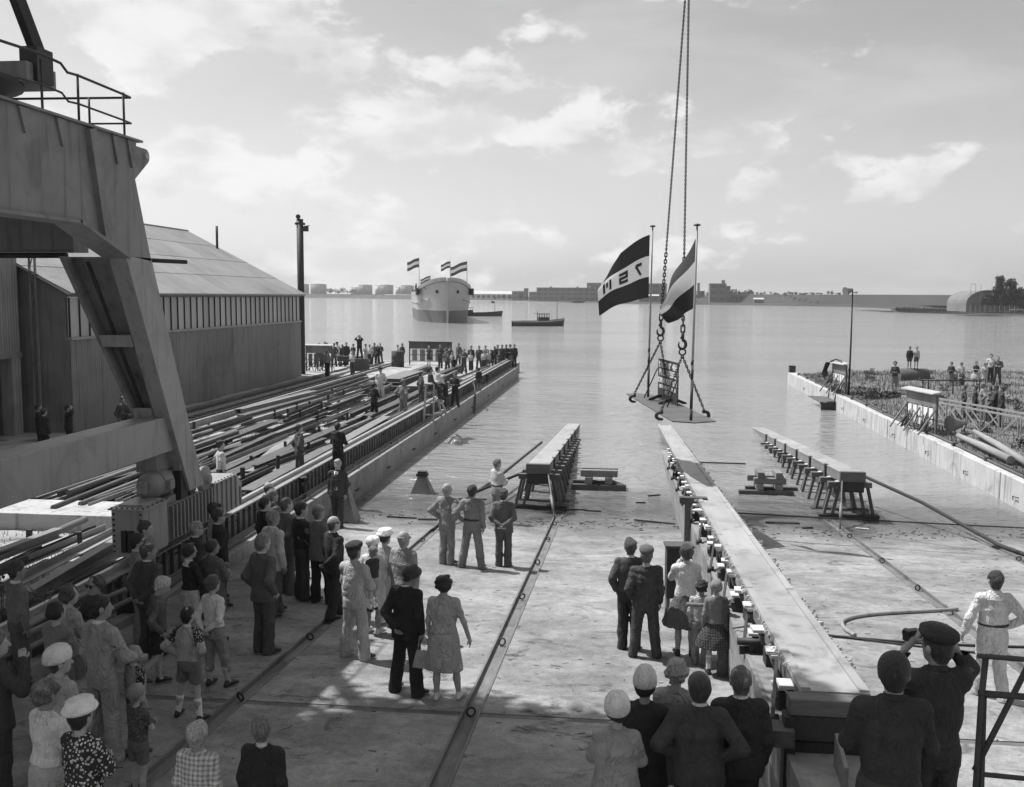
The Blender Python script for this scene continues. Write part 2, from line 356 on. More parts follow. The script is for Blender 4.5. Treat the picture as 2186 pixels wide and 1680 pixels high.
# ---------------------------------------------------------------- left quay: wall panels, ledge, ribbed crane-rail wall, rail, pipe
def seg_wall(name, x0, x1, ya, yb, step, z0, z1, mt, label, gap=0.035, jig=0.012):
    root = empty(name, ((x0+x1)/2, ya, 0), label=label, cat='quay wall'); y = ya; k = 0
    while y < yb-0.1:
        e = min(y+step, yb); j = jig*((k*37 % 7)/6-0.5)
        b = MB(); o = root.location
        b.box(x0-o.x+j, x1-o.x+j, y-o.y, e-gap-o.y, z0, z1+j*0.6); b.build('wall_panel', mt, root, bevel=0.025)
        y = e; k += 1
    return root
q = seg_wall('quay_wall', -8.94, -8.42, 15.8, 77.5, 4.1, -3.0, 0.85, m_conc, 'long grey concrete quay wall with a narrow ledge at the left of the slipway')
seg_wall('quay_wall', 12.06, 12.62, 14.5, 75.2, 4.6, -3.0, 0.88, m_concl, 'pale streaked concrete quay wall below the grassy bank on the right')
# dark water marks / rust streaks come from the material; ladder irons in the face of the right wall
for y in (31.5, 36, 40.5, 45.5, 51, 56, 62, 68):
    r_ = empty('mooring_staple', (12.06, y, 0.36), label='small iron staple set in the right quay wall face', cat='staple', group='iron staples in the right quay wall')
    MB().tube([(0.0, -0.16, 0), (-0.07, -0.16, 0), (-0.07, 0.1, 0), (-0.05, 0.12, -0.13)], 0.016, 6).build('staple_bar', m_iron, r_)
for y in (30, 34.2, 38.4, 43, 48, 53.5, 60, 67):
    r_ = empty('mooring_staple', (-8.42, y, 0.3), label='small iron staple set in the left quay wall face', cat='staple', group='iron staples in the left quay wall')
    MB().tube([(0.0, -0.15, 0), (0.08, -0.15, 0), (0.08, 0.12, 0), (0.0, 0.12, 0)], 0.02, 6).build('staple_bar', m_iron, r_)
m_rib = mat('stained_sheet_piling', 0.13, 0.85, var=0.3, scale=2, bump=0.4, bscale=20, stain=0.5, sscale=1.5, coords='World', streak=0.6)
rw = empty('crane_rail_wall', (-9.15, 0, 0), label='low ribbed wall carrying the crane rail beside the quay ledge', cat='rail wall')
MB().box(-0.2, 0.155, -12, 77.3, -2, 1.40).build('wall_core', m_rib, rw)
MB().box(-0.25, 0.235, -12, 77.3, 1.402, 1.44).build('coping', m_conc, rw)
rib = MB().box(0, 0.075, 0, 0.16, 0.3, 1.39).mesh('rib', m_rib); near_y = 16.0
n_r = 0; y = 16.0; far = MB()
while y < 77:
    if n_r < 150: inst('rib', rib, (0.155, y, 0), parent=rw)
    else: far.box(0.155, 0.23, y, y+0.16, 0.3, 1.39)
    n_r += 1; y += 0.34
far.build('far_ribs', m_rib, rw, kind='stuff')
rl = MB(); rl.box(-0.04, 0.04, -12, 77.2, 1.442, 1.455); rl.box(-0.012, 0.012, -12, 77.2, 1.455, 1.50); rl.box(-0.035, 0.035, -12, 77.2, 1.50, 1.54)
rl.build('crane_rail', mat('polished_rail', 0.42, 0.35, var=0.15, scale=4, metal=0.3), rw)
# tangle of ivy-like growth and clips hanging off the coping
g = MB()
for i in range(900):
    y = 16 + 60*random.random()**1.5; x = 0.2+random.uniform(0, 0.09); z = 1.42 - random.random()**2*0.22
    s = random.uniform(0.015, 0.045); a = random.random()*6.28
    g.poly([(x+s*math.cos(a), y+s*math.sin(a), z), (x, y+s, z+s*0.6), (x-s*math.cos(a), y-s*math.sin(a), z-s*0.3), (x, y-s, z-s*0.4)])
g.build('hanging_weeds', mat('dark_weed', 0.035, 0.9, var=0.4, scale=8), rw, kind='stuff')
# pipe along the ledge with hoop brackets
pr = empty('ledge_pipe', (-8.72, 17, 0.85), label='thin service pipe on hoop brackets along the left quay ledge', cat='pipe')
MB().tube([(0, y, 0.13+0.01*math.sin(y)) for y in np.arange(-4, 60, 2.0)], 0.028, 8).build('pipe_run', m_rust, pr)
MB().tube([(0.14, y, 0.05+0.008*math.sin(y*1.3)) for y in np.arange(-4, 60, 2.0)], 0.022, 8).build('pipe_run', m_rust, pr)
hb = MB().tube([(-0.02, 0, 0), (-0.02, 0, 0.17), (0.21, 0, 0.17), (0.21, 0, 0)], 0.012, 6).mesh('hoop_bracket', m_iron)
for k in range(22): inst('hoop_bracket', hb, (0, -2.5+k*2.7, 0.002), parent=pr)
# pipes and kerb beside the crowd, near left
kb = empty('pipe_kerb', (-8.2, 10, 0), label='low concrete kerb with two pipes on brackets behind the left crowd', cat='kerb')
MB().slope(-0.22, 0.0, -6, 6.6, -0.2, 0.16, zs(10), S).build('kerb_stone', m_conc, kb, bevel=0.02)
for dx, dz in ((-0.06, 0.40), (-0.26, 0.52)):
    MB().tube([(dx, y, zs(10+y)+dz) for y in np.arange(-6, 7, 1.0)], 0.045, 10).build('pipe_run', m_rustl, kb)
for y in (-4.5, -2.2, 0.4, 3.0, 5.4): MB().box(-0.32, 0.0, y, y+0.05, zs(10+y)+0.1, zs(10+y)+0.345).build('pipe_bracket', m_iron, kb)
# coping pipe on the right quay
rp = empty('ledge_pipe', (12.42, 20, 0.88), label='dark service pipe lying along the right quay coping', cat='pipe')
MB().tube([(0.05*math.sin(y*0.4), y, 0.055) for y in np.arange(-4, 54, 1.5)], 0.05, 8).build('pipe_run', m_rust, rp)
MB().tube([(0.16+0.04*math.sin(y*0.6+1), y, 0.045) for y in np.arange(-4, 54, 1.5)], 0.035, 8).build('pipe_run', m_iron, rp)
for y in np.arange(-2, 53, 3.4): MB().box(-0.09, 0.09, y, y+0.18, 0.002, 0.13).build('pipe_clamp', m_iron, rp)
inst('mooring_block', MB().box(-0.22, 0.22, -0.22, 0.22, 0, 0.5).mesh('mooring_block', m_iron), (12.35, 75.0, 0.885), label='dark square block on the far tip of the right quay', cat='bollard')

# ---------------------------------------------------------------- launching ways
m_grease = mat('greased_runway', 0.33, 0.5, var=0.22, scale=1.6, stretch=(1.5,0.5,1), bump=0.25, bscale=18, stain=0.35, sscale=1.6, coords='World', island=0.10)
m_chip = mat('tallow_lumps', 0.42, 0.6, var=0.4, scale=12)
def runway(root, X, w, ya, yb, h, thick, seg, mt_side):
    y = ya; k = 0
    while y < yb-0.01:
        e = min(y+seg, yb)
        MB().slope(X-w/2, X+w/2, y+0.004, e-0.004, h-thick, h-0.03, Z0, S).build('runway_beam', mt_side, root)
        MB().slope(X-w/2-0.01, X+w/2+0.01, y+0.004, e-0.004, h-0.028, h, Z0, S).build('runway_plank', m_grease, root)
        y = e; k += 1
cw = empty('launching_way', (0,0,0), label='long central launching way with pale greased top on a timber plinth', cat='launching way')
CX = 2.01
runway(cw, CX, 0.62, 9.2, 52, 1.45, 0.22, 3.35, m_woodm)
for sx in (-1, 1): # raised side fillets
    y = 9.2
    while y < 52:
        MB().slope(CX+sx*0.27-0.045, CX+sx*0.27+0.045, y+0.02, min(y+4.2, 52)-0.02, 1.4505, 1.475, Z0, S).build('side_fillet', m_grease, cw); y += 4.2
lump = MB()
for i in range(520):
    y = 10.0+random.random()**1.3*30; sx = random.choice((-1, 1)); x = CX+sx*(0.33+random.gauss(0, 0.025)); s = random.uniform(0.012, 0.04); z = zs(y)+1.45+random.uniform(-0.03, 0.012)
    p = [(x-s, y-s, z-s*0.5), (x+s, y-s*0.6, z-s*0.5), (x+s*0.8, y+s, z-s*0.5), (x-s*0.7, y+s, z-s*0.5)]; t_ = [(x-s*0.5, y-s*0.4, z+s*0.6), (x+s*0.5, y-s*0.3, z+s*0.7), (x+s*0.4, y+s*0.5, z+s*0.6), (x-s*0.4, y+s*0.5, z+s*0.5)]
    lump.hexa(p+t_)
lump.build('tallow_lumps', m_chip, cw, kind='stuff')
# plinth of long boards with a concrete top
m_plb = mat('plinth_boards', 0.24, 0.85, var=0.3, scale=2.2, stretch=(1,0.25,5), bump=0.5, bscale=12, stain=0.35, sscale=0.8, coords='World', streak=0.2)
MB().slope(1.60, 2.45, 8.2, 46, -0.3, 0.90, Z0, S).build('plinth', m_conc, cw)
for k in range(4):
    y = 8.2
    while y < 45:
        e = y+3.9+0.7*((k*3+int(y)) % 3)
        MB().slope(1.55-0.006*(k % 2), 1.598, y+0.01, min(e, 46)-0.01, -0.02+k*0.235, 0.205+k*0.235, Z0, S).build('plinth_board', m_plb, cw); y = e
# pillars, caps, wedges
pil = MB().box(-0.13, 0.36, -0.14, 0.14, 0, 0.31).mesh('pillar', m_woodd); cap = MB().box(-0.19, 0.40, -0.17, 0.17, 0, 0.10).mesh('pillar_cap', m_wood)
wed = MB().box(-0.16, 0.16, -0.10, 0.10, 0, 0.035).mesh('wedge', m_woodl)
y = 9.75; k = 0
while y < 37:
    zb = zs(y)+0.905
    inst('pillar', pil, (1.86, y, zb-0.03), parent=cw); inst('pillar_cap', cap, (1.86, y, zb+0.285), parent=cw)
    inst('wedge', wed, (1.79, y+0.03, zb+0.387), (0, 0, random.uniform(-.05, .05)), parent=cw)
    inst('wedge', wed, (1.72+random.uniform(-.04, .04), y-0.05, zb+0.424), (0, 0, random.uniform(-.1, .1)), (0.8, 1, 1), parent=cw)
    if k % 2: inst('wedge', wed, (1.68, y-0.04, zb+0.461), (0, 0, random.uniform(-.1, .1)), (0.6, 0.9, 1), parent=cw)
    if k % 2 == 0:   # lower packing block between pillars
        inst('packing_block', MB().box(-0.17, 0.1, -0.09, 0.09, 0, 0.10).mesh('packing_block', m_wood), (1.77, y+0.52, zb+0.002), parent=cw)
        inst('wedge', wed, (1.74, y+0.52, zs(y+0.52)+1.12), (0, 0, random.uniform(-.1, .1)), (0.9, 1, 1), parent=cw)
        inst('hanger_block', MB().box(-0.14, 0.2, -0.12, 0.12, -0.1, 0.1).mesh('hanger_block', m_woodd), (1.8, y+0.52, zs(y+0.52)+1.0), parent=cw)
    y += 1.02+0.004*k; k += 1
for y in (9.9, 12.35, 14.9, 17.2, 19.9, 22.6, 25.4, 28.2, 31.0, 34.0):      # iron struts down to the plinth edge
    a = Vector((1.66, y+0.55, zs(y+0.55)+1.36)); b = Vector((1.535, y-0.10, zs(y-0.1)+0.93))
    MB().beam(a, b, 0.035, 0.085).build('iron_strut', m_iron, cw)
    MB().tube([b+Vector((-0.05, 0, 0)), b+Vector((0.06, 0, 0))], 0.06, 10).build('strut_pin', m_iron, cw)
for (y, hh) in ((14.05, 1.12), (22.3, 1.35)):       # timber posts in front of the boards
    MB().box(1.40, 1.535, y, y+0.15, zs(y)-0.1, zs(y)+hh).build('shore_post', m_wood, cw, bevel=0.01)
MB().box(1.28, 1.9, 22.28, 22.48, zs(22.4)+1.36, zs(22.4)+1.5).build('cross_timber', m_wood, cw)
MB().tube([(0.95, 14.3, zs(14.3)+0.98), (1.75, 14.35, zs(14.3)+0.96)], 0.03, 8).build('loose_bar', m_woodm, cw)
MB().tube([(1.5, 13.2, zs(13.2)+0.95), (1.95, 13.4, zs(13.2)+0.96)], 0.018, 6).build('loose_bar', m_rustl, cw)
MB().tube([(1.45, 12.2, zs(12.2)+1.05), (2.0, 12.2, zs(12.2)+1.05)], 0.045, 10).build('pin_roller', m_iron, cw)
# near end of the way: head timbers and a leaning board
MB().box(1.56, 2.52, 9.0, 9.19, zs(9)+1.27, zs(9)+1.43).build('head_timber', m_woodx, cw, bevel=0.012)
MB().box(1.6, 2.46, 9.02, 9.18, zs(9)+1.02, zs(9)+1.262).build('head_timber', m_woodd, cw, bevel=0.012)
for x in (1.52, 2.48): MB().box(x, x+0.1, 8.98, 9.16, zs(9)-0.05, zs(9)+1.26).build('head_post', m_woodd, cw)
MB().box(1.62, 2.44, 9.05, 9.15, zs(9), zs(9)+1.0).build('end_boards', m_woodd, cw)
MB().box(1.38, 1.6, 8.9, 9.15, zs(9)+1.0, zs(9)+1.16).build('packing_block', m_wood, cw)
lb = MB().box(-0.018, 0.018, -0.30, 0.30, 0, 1.15).build('leaning_board', m_woodm, None); lb.location = (1.93, 8.55, zs(8.5)+0.02); lb.rotation_euler = (R(3), 0, R(-4))
tag(lb, 'upright grey board leaning against the near end of the central way', 'board')

def side_way(X, label, sgn):
    w = empty('launching_way', (0,0,0), label=label, cat='launching way')
    runway(w, X, 0.62, 29.2, 52, 1.45, 0.30, 4.2, m_woodm)
    for k in range(13):
        y = 29.45+k*1.18 + (0.25 if k > 1 else 0); z = zs(y)
        tr = MB().box(X-0.62, X+0.62, y-0.11, y+0.11, z+0.98, z+1.13).build('trestle', m_woodx, w)
        MB().box(X-0.40, X+0.40, y-0.09, y+0.09, z+1.131, z+1.15).build('trestle_wedge', m_woodl, tr)
        for sx in (-1, 1):
            for off in (0.0, 0.24):
                MB().beam((X+sx*(0.52-off), y, z+0.98), (X+sx*(0.74-off), y, z+0.0), 0.075, 0.13, up=(0,1,0)).build('trestle_leg', m_wood, tr)
        MB().box(X-0.86, X+0.86, y-0.13, y+0.13, z-0.12, z+0.17).build('trestle_sill', m_woodd, tr)
    for k in range(6):          # iron cleats on the beam side, chained
        y = 31.3+k*2.6; z = zs(y)
        MB().box(X-sgn*0.31-0.05, X-sgn*0.31+0.05, y-0.09, y+0.09, z+1.14, z+1.47).build('iron_cleat', m_iron, w)
        MB().beam((X-sgn*0.36, y, z+1.15), (X-sgn*0.78, y-0.5, z+0.02), 0.05, 0.05).build('iron_strut', m_iron, w)
    MB().box(X-0.36, X+0.36, 29.02, 29.19, zs(29)+1.17, zs(29)+1.47).build('head_timber', m_woodx, w, bevel=0.015)
    MB().box(X-0.33, X+0.33, 29.04, 29.18, zs(29)+0.86, zs(29)+1.165).build('head_timber', m_woodd, w, bevel=0.015)
    # turnbuckle and stay from the head to the groove
    a = Vector((X-sgn*0.30, 29.05, zs(29)+1.2)); b = Vector((X-sgn*0.62, 27.6, zs(27.6)+0.02)); mdp = a.lerp(b, 0.48)
    MB().beam(a, mdp, 0.03, 0.06).build('stay_bar', m_rustl, w)
    MB().tube([mdp, a.lerp(b, 0.62), a.lerp(b, 0.8)], [0.03, 0.045, 0.04], 8).build('turnbuckle', m_rustl, w)
    MB().tube([a.lerp(b, 0.8), b], 0.02, 6).build('stay_rod', m_iron, w)
    return w
lw = side_way(-2.55, 'short launching way on dark trestles running into the water on the left', -1)
rwy = side_way(6.6, 'short launching way on splayed trestles running into the water on the right', 1)
# long cables trailing from the outer sides of the side ways
for nm, pts, lab in (('mooring_cable', [(-3.0, 37, 0.65), (-3.4, 33, 0.45), (-4.4, 28.5, 0.62), (-5.0, 25.2, 0.25)], 'thick tarred cable trailing down from the left way to the slip'),
                     ('mooring_cable', [(-3.2, 38, 0.75), (-4.1, 31, 0.55), (-5.2, 27.4, 0.16)], 'second thick cable beside the left way, ending at the waterline'),
                     ('mooring_cable', [(7.1, 31.5, 1.05), (8.4, 28.5, 0.7), (9.4, 25.5, 0.28), (9.8, 23.5, 0.36)], 'dark cable running from the right way down to the outer groove')):
    MB().tube(pts, 0.05, 7).build(nm, m_woodd, None, label=lab, cat='cable')
# floating timber cribs
def crib(x0, x1, y, lab, two_tier):
    c = empty('timber_crib', ((x0+x1)/2, y, 0), label=lab, cat='timber crib'); hw = (x1-x0)/2
    if not two_tier:
        for (a, b_) in ((-hw, -0.02), (0.02, hw)): MB().box(a, b_, -0.55, -0.35, -0.06, 0.19).build('bottom_baulk', m_wood, c, bevel=0.02)
        MB().beam((hw-0.1, -0.35, 0.07), (hw-0.55, 0.5, 0.07), 0.2, 0.2).build('bottom_baulk', m_wood, c); MB().box(-hw, hw-0.6, 0.3, 0.5, -0.06, 0.17).build('bottom_baulk', m_wood, c)
        for x in (-0.35, 0.32): MB().box(x-0.12, x+0.12, -0.5, 0.5, 0.19, 0.43).build('cross_baulk', m_woodm, c, bevel=0.02)
        for yy in (-0.32, 0.12): MB().box(-0.62, 0.62, yy-0.11, yy+0.11, 0.432, 0.66).build('top_baulk', m_woodm, c, bevel=0.02)
    else:
        for (a, b_) in ((-hw, -0.25), (-0.22, hw-0.45)): MB().box(a, b_, -0.5, -0.3, -0.08, 0.13).build('bottom_baulk', m_wood, c, bevel=0.02)
        MB().box(-hw+0.3, hw-0.2, 0.3, 0.5, -0.08, 0.12).build('bottom_baulk', m_wood, c, bevel=0.02)
        for x in (-0.42, 0.2): MB().box(x-0.11, x+0.11, -0.45, 0.5, 0.131, 0.33).build('cross_baulk', m_woodm, c, bevel=0.02)
        for yy in (-0.3, 0.25): MB().box(-0.62-0.15*(yy > 0), 0.42, yy-0.1, yy+0.1, 0.332, 0.53).build('cross_baulk', m_woodm, c, bevel=0.02)
        for x in (-0.4, 0.18): MB().box(x-0.11, x+0.11, -0.45, 0.4, 0.532, 0.73).build('top_baulk', m_woodm, c, bevel=0.02)
crib(-1.72, 0.1, 33.0, 'low timber crib of two baulks on blocks afloat between left and central ways', False)
crib(3.78, 6.0, 33.0, 'stacked timber crib afloat between central and right ways', True)
# debris on the water's edge
DEB = [(-4.75, 30.4, 0.9, 0.06, 4, 'curved dark plank at the left water edge'), (-6.3, 27.2, 0.9, 0.05, -6, 'thin dark batten beside the left steel wedge'), (-5.5, 27.0, 0.55, 0.14, 3, 'thick short board on the wet slip at left'), (-4.5, 27.4, 0.4, 0.05, -25, 'small slanting stick on the wet slip at left'),
       (-1.45, 29.3, 0.75, 0.07, 8, 'splintered lath beside the middle groove'), (-0.9, 29.2, 0.5, 0.06, -4, 'flat lath lying in the shallow water'), (0.55, 30.6, 0.3, 0.06, 5, 'short lath afloat near the central way'), (1.0, 31.8, 0.45, 0.05, 28, 'bent lath afloat beside the plinth'), (0.9, 27.8, 1.2, 0.07, -18, 'long pole stranded against the plinth'),
       (4.55, 28.4, 0.95, 0.16, 0, 'dark heavy plank stranded right of the central way'), (5.1, 27.6, 0.3, 0.07, 12, 'small plank scrap near the right groove'), (6.6, 27.7, 0.35, 0.05, -15, 'pale splinter by the right groove'), (3.6, 38.5, 2.2, 0.09, -2, 'long dark spar afloat beyond the central way')]
for (x, y, l, wd, a, lab) in DEB:
    o = MB().box(-l/2, l/2, -wd/2, wd/2, 0, 0.04).build('driftwood', m_woodd if 'pale' not in lab else m_woodl, None, bevel=0.006, label=lab, cat='driftwood'); o.location = (x, y, max(zs(y), 0)+0.004); o.rotation_euler = (0, 0, R(a))
fl = MB()
for i in range(420):
    x = random.uniform(-8.2, 11.8); y = 27.3+0.35*math.sin(x*0.8)+random.gauss(0, 0.55); s = random.uniform(0.005, 0.018); a = random.gauss(0, .8); l = s*random.uniform(1, 4.5)
    c, d = math.cos(a), math.sin(a); z = max(zs(y), 0)+0.006
    fl.hexa([(x-c*l+d*s, y-d*l-c*s, z), (x+c*l+d*s, y+d*l-c*s, z), (x+c*l-d*s, y+d*l+c*s, z), (x-c*l-d*s, y-d*l+c*s, z), (x-c*l+d*s, y-d*l-c*s, z+0.01), (x+c*l+d*s, y+d*l-c*s, z+0.01), (x+c*l-d*s, y+d*l+c*s, z+0.01), (x-c*l-d*s, y-d*l+c*s, z+0.01)])
fl.build('flotsam', m_woodd, None, kind='stuff')
sc_ = MB()
for i in range(900):   # chips and twigs strewn over the concrete
    x = random.uniform(-8, 11.8); y = 7.5+random.random()*19; s = random.uniform(0.002, 0.006); a = random.gauss(0, 0.7); l = random.uniform(0.01, 0.05)*(1 if random.random() < .9 else 1.8)
    if 1.3 < x < 2.6: continue
    c, d = math.cos(a), math.sin(a); z = zs(y)+0.003
    sc_.hexa([(x-c*l+d*s, y-d*l-c*s, z), (x+c*l+d*s, y+d*l-c*s, z), (x+c*l-d*s, y+d*l+c*s, z), (x-c*l-d*s, y-d*l+c*s, z), (x-c*l+d*s, y-d*l-c*s, z+s), (x+c*l+d*s, y+d*l-c*s, z+s), (x+c*l-d*s, y+d*l+c*s, z+s), (x-c*l-d*s, y-d*l+c*s, z+s)])
sc_.build('wood_chips', m_wood, None, kind='stuff')
# ropes and hose on the right-hand slip
for nm, pts, r_, lab in (('steel_rope', [(2.5, 29.6, 0.03), (6, 29.2, 0.02), (12, 28.6, 0.02)], 0.02, 'taut dark rope crossing the wet slip behind the right trestles'),
    ('steel_rope', [(2.5, 16.6, zs(16.6)+0.03), (5, 16.2, zs(16.2)+0.02), (9, 16.35, zs(16.3)+0.02), (12, 16.0, zs(16)+0.02)], 0.022, 'dark rope lying straight across the slip behind the man in white'),
    ('steel_rope', [(2.5, 16.75, zs(16.7)+0.03), (4.5, 16.1, zs(16.1)+0.02), (6.3, 15.6, zs(15.6)+0.02)], 0.016, 'second thinner rope diverging across the slip'),
    ('hose', [(6.2, 18.6, zs(18.6)+0.035), (4.6, 18.0, zs(18)+0.035), (3.95, 17.5, zs(17.5)+0.035), (3.8, 16.95, zs(17)+0.035), (3.86, 16.4, zs(16.4)+0.05)], 0.035, 'grey hose with a bend lying on the right-hand slip')):
    P3 = [Vector(p) for p in pts]; q = []
    for i in range(len(P3)-1):
        for k in range(6):
            p0 = P3[max(i-1, 0)]; p1 = P3[i]; p2 = P3[i+1]; p3 = P3[min(i+2, len(P3)-1)]; u = k/6
            q.append(0.5*((2*p1)+(p2-p0)*u+(2*p0-5*p1+4*p2-p3)*u*u+(3*p1-p0-3*p2+p3)*u**3))
    q.append(P3[-1]); MB().tube(q, r_, 7).build(nm, m_iron if nm != 'hose' else m_steell, None, label=lab, cat='rope' if nm != 'hose' else 'hose')
# steel wedge feet
def wedge_foot(x, y, lab, h, rz=0.0):
    z = zs(y); o = empty('steel_wedge', (x, y, z), rz, label=lab, cat='steel support')
    b = MB(); b.hexa([(-0.42, -0.3, 0.02), (0.42, -0.3, 0.02), (0.42, 0.3, 0.02), (-0.42, 0.3, 0.02), (-0.13, -0.1, h), (0.13, -0.1, h), (0.13, 0.1, h), (-0.13, 0.1, h)]); b.build('pyramid_body', m_steel, o)
    MB().box(-0.18, 0.18, -0.15, 0.15, h+0.002, h+0.09).build('head_plate', m_iron, o); MB().box(-0.14, 0.14, -0.11, 0.11, h+0.092, h+0.16).build('head_block', m_iron, o)
    MB().box(-0.22, 0.22, -0.33, -0.302, 0.0, 0.06).build('foot_bar', m_iron, o)
wedge_foot(-6.55, 31.3, 'small steel pyramid support standing in the shallows', 0.75)
wedge_foot(-7.75, 26.3, 'larger steel wedge support behind the man in the dark suit', 1.0)
# ---------------------------------------------------------------- suspended platform with sign and flag poles
PZ = 3.3
pf = empty('hanging_platform', (1.2, 28.2, PZ), label='steel plate hanging on chains with two flagpoles above the central way', cat='platform')
def rel(p): return (p[0]-1.2, p[1]-28.2, p[2]-PZ)
OUT = [(0.05,32.1),(1.21,25.17),(1.76,24.94),(2.32,25.34),(1.58,29.43),(0.92,31.9),(0.40,32.35)]
b = MB(); b.prism([(x-1.2, y-28.2) for x, y in OUT], -0.03, 0.0, 'Z'); b.build('deck_plate', mat('plate_steel', 0.10, 0.6, var=0.2, scale=1.5, stain=0.3), pf)
for (x, y, zt, lab) in ((0.73, 31.2, 8.6, 'pole'), (1.69, 25.35, 8.22, 'pole')):
    h = zt-PZ; p = empty('flag_pole', rel((x, y, PZ))); p.parent = pf
    MB().tube([(0,0,0), (0.02,0,h*0.5), (0.045,0,h)], [0.035, 0.032, 0.024], 10).build('shaft', m_steell, p)
    MB().lathe([(0.02,h-0.005),(0.085,h),(0.09,h+0.03),(0.03,h+0.055)], (0.045,0,0), 12).build('truck', m_iron, p)
    for (a, c) in ((0.0,0.25),(0.3,0.85),(1.05,1.3),(1.42,1.55)): MB().tube([(0.001,0,a), (0.008,0,c)], 0.039, 10).build('painted_band', m_iron, p)
# sign board
sg = empty('sign_board', (1.275, 29.66, PZ), 0, label='upright dark sign with white lettering about the yard number and pilot vessel', cat='sign')
ax = Vector((1.52-1.03, 28.6-30.72, 0)); L_ = ax.length; th = math.atan2(ax.y, ax.x); sg.rotation_euler = (0, 0, th)
MB().box(-L_/2, L_/2, -0.015, 0.015, 0.02, 1.25).build('board', mat('sign_slate', 0.032, 0.55, var=0.15, scale=3), sg)
for x in (-0.62, 0.55): MB().prism([(-0.42,0.0),(-0.42,0.05),(-0.12,0.17),(0.12,0.17),(0.42,0.05),(0.42,0.0),(0.3,0.0),(0.1,0.08),(-0.1,0.08),(-0.3,0.0)], x-0.03, x+0.03, 'X').build('foot_bracket', m_iron, sg)
for sx in (-1, 1): MB().tube([(sx*L_/2, -0.02, 0.95), (sx*(L_/2+0.14), -0.03, 0.86), (sx*(L_/2+0.25), -0.38, 0.0)], 0.02, 6).build('stay', m_iron, sg)
def text_mesh(txt, size, mt, ext=0.004, bold=0.0):
    c = bpy.data.curves.new('txt', 'FONT'); c.body = txt; c.size = size; c.extrude = ext; c.align_x = 'CENTER'; c.offset = bold
    o = bpy.data.objects.new('txt', c); COL.objects.link(o); dg = bpy.context.evaluated_depsgraph_get()
    me = bpy.data.meshes.new_from_object(o.evaluated_get(dg)); bpy.data.objects.remove(o); me.materials.clear(); me.materials.append(mt); return me
for (txt, z, s, x, sxx) in (('YARD Nº 486', 1.0, 0.24, 0.0, 1.45), ('PILOTVESSEL', 0.765, 0.24, 0.0, 1.38), ('BOMBAY PORT TRUST', 0.535, 0.21, 0.0, 1.02), ('LENGTH OA 82.30  BREADTH 12.80', 0.37, 0.135, 0.0, 0.88), ('DEPTH 6.10', 0.225, 0.13, 0.05, 0.95)):
    t = inst('lettering', text_mesh(txt, s, m_white, 0.003, 0.002), (x, -0.019, z), (R(90), 0, 0), (sxx, 1.1, 1), parent=sg)
# chain slings and hoist chains
def chain_mesh(a, b, link_l, r, name, mt):
    a = Vector(a); b = Vector(b); d = b-a; n = max(2, int(d.length/(link_l*0.72))); d.normalize()
    up = Vector((1,0,0)) if abs(d.x) < 0.9 else Vector((0,1,0)); s1 = d.cross(up).normalized(); s2 = d.cross(s1)
    m_ = MB(); st = (b-a).length/n; hl = st*0.69; w_ = link_l*0.26
    for i in range(n):
        c = a + d*(st*(i+0.5)); s_ = s1 if i % 2 else s2; pts = []
        for k in range(10):
            an = 2*math.pi*k/10; ca, sa = math.cos(an), math.sin(an)
            pts.append(c + d*(hl-w_*0.9 if ca > 0 else -(hl-w_*0.9))*1.0 + d*(ca*w_*0.9) + s_*(sa*w_))
        m_.tube(pts, r, 5, closed=True)
    return m_
RG = {'far': (1.03, 29.6, 5.22), 'near': (1.51, 26.6, 4.98)}; SH = {'far': [(0.30, 30.2), (1.32, 30.0)], 'near': [(0.97, 25.95), (2.08, 26.3)]}
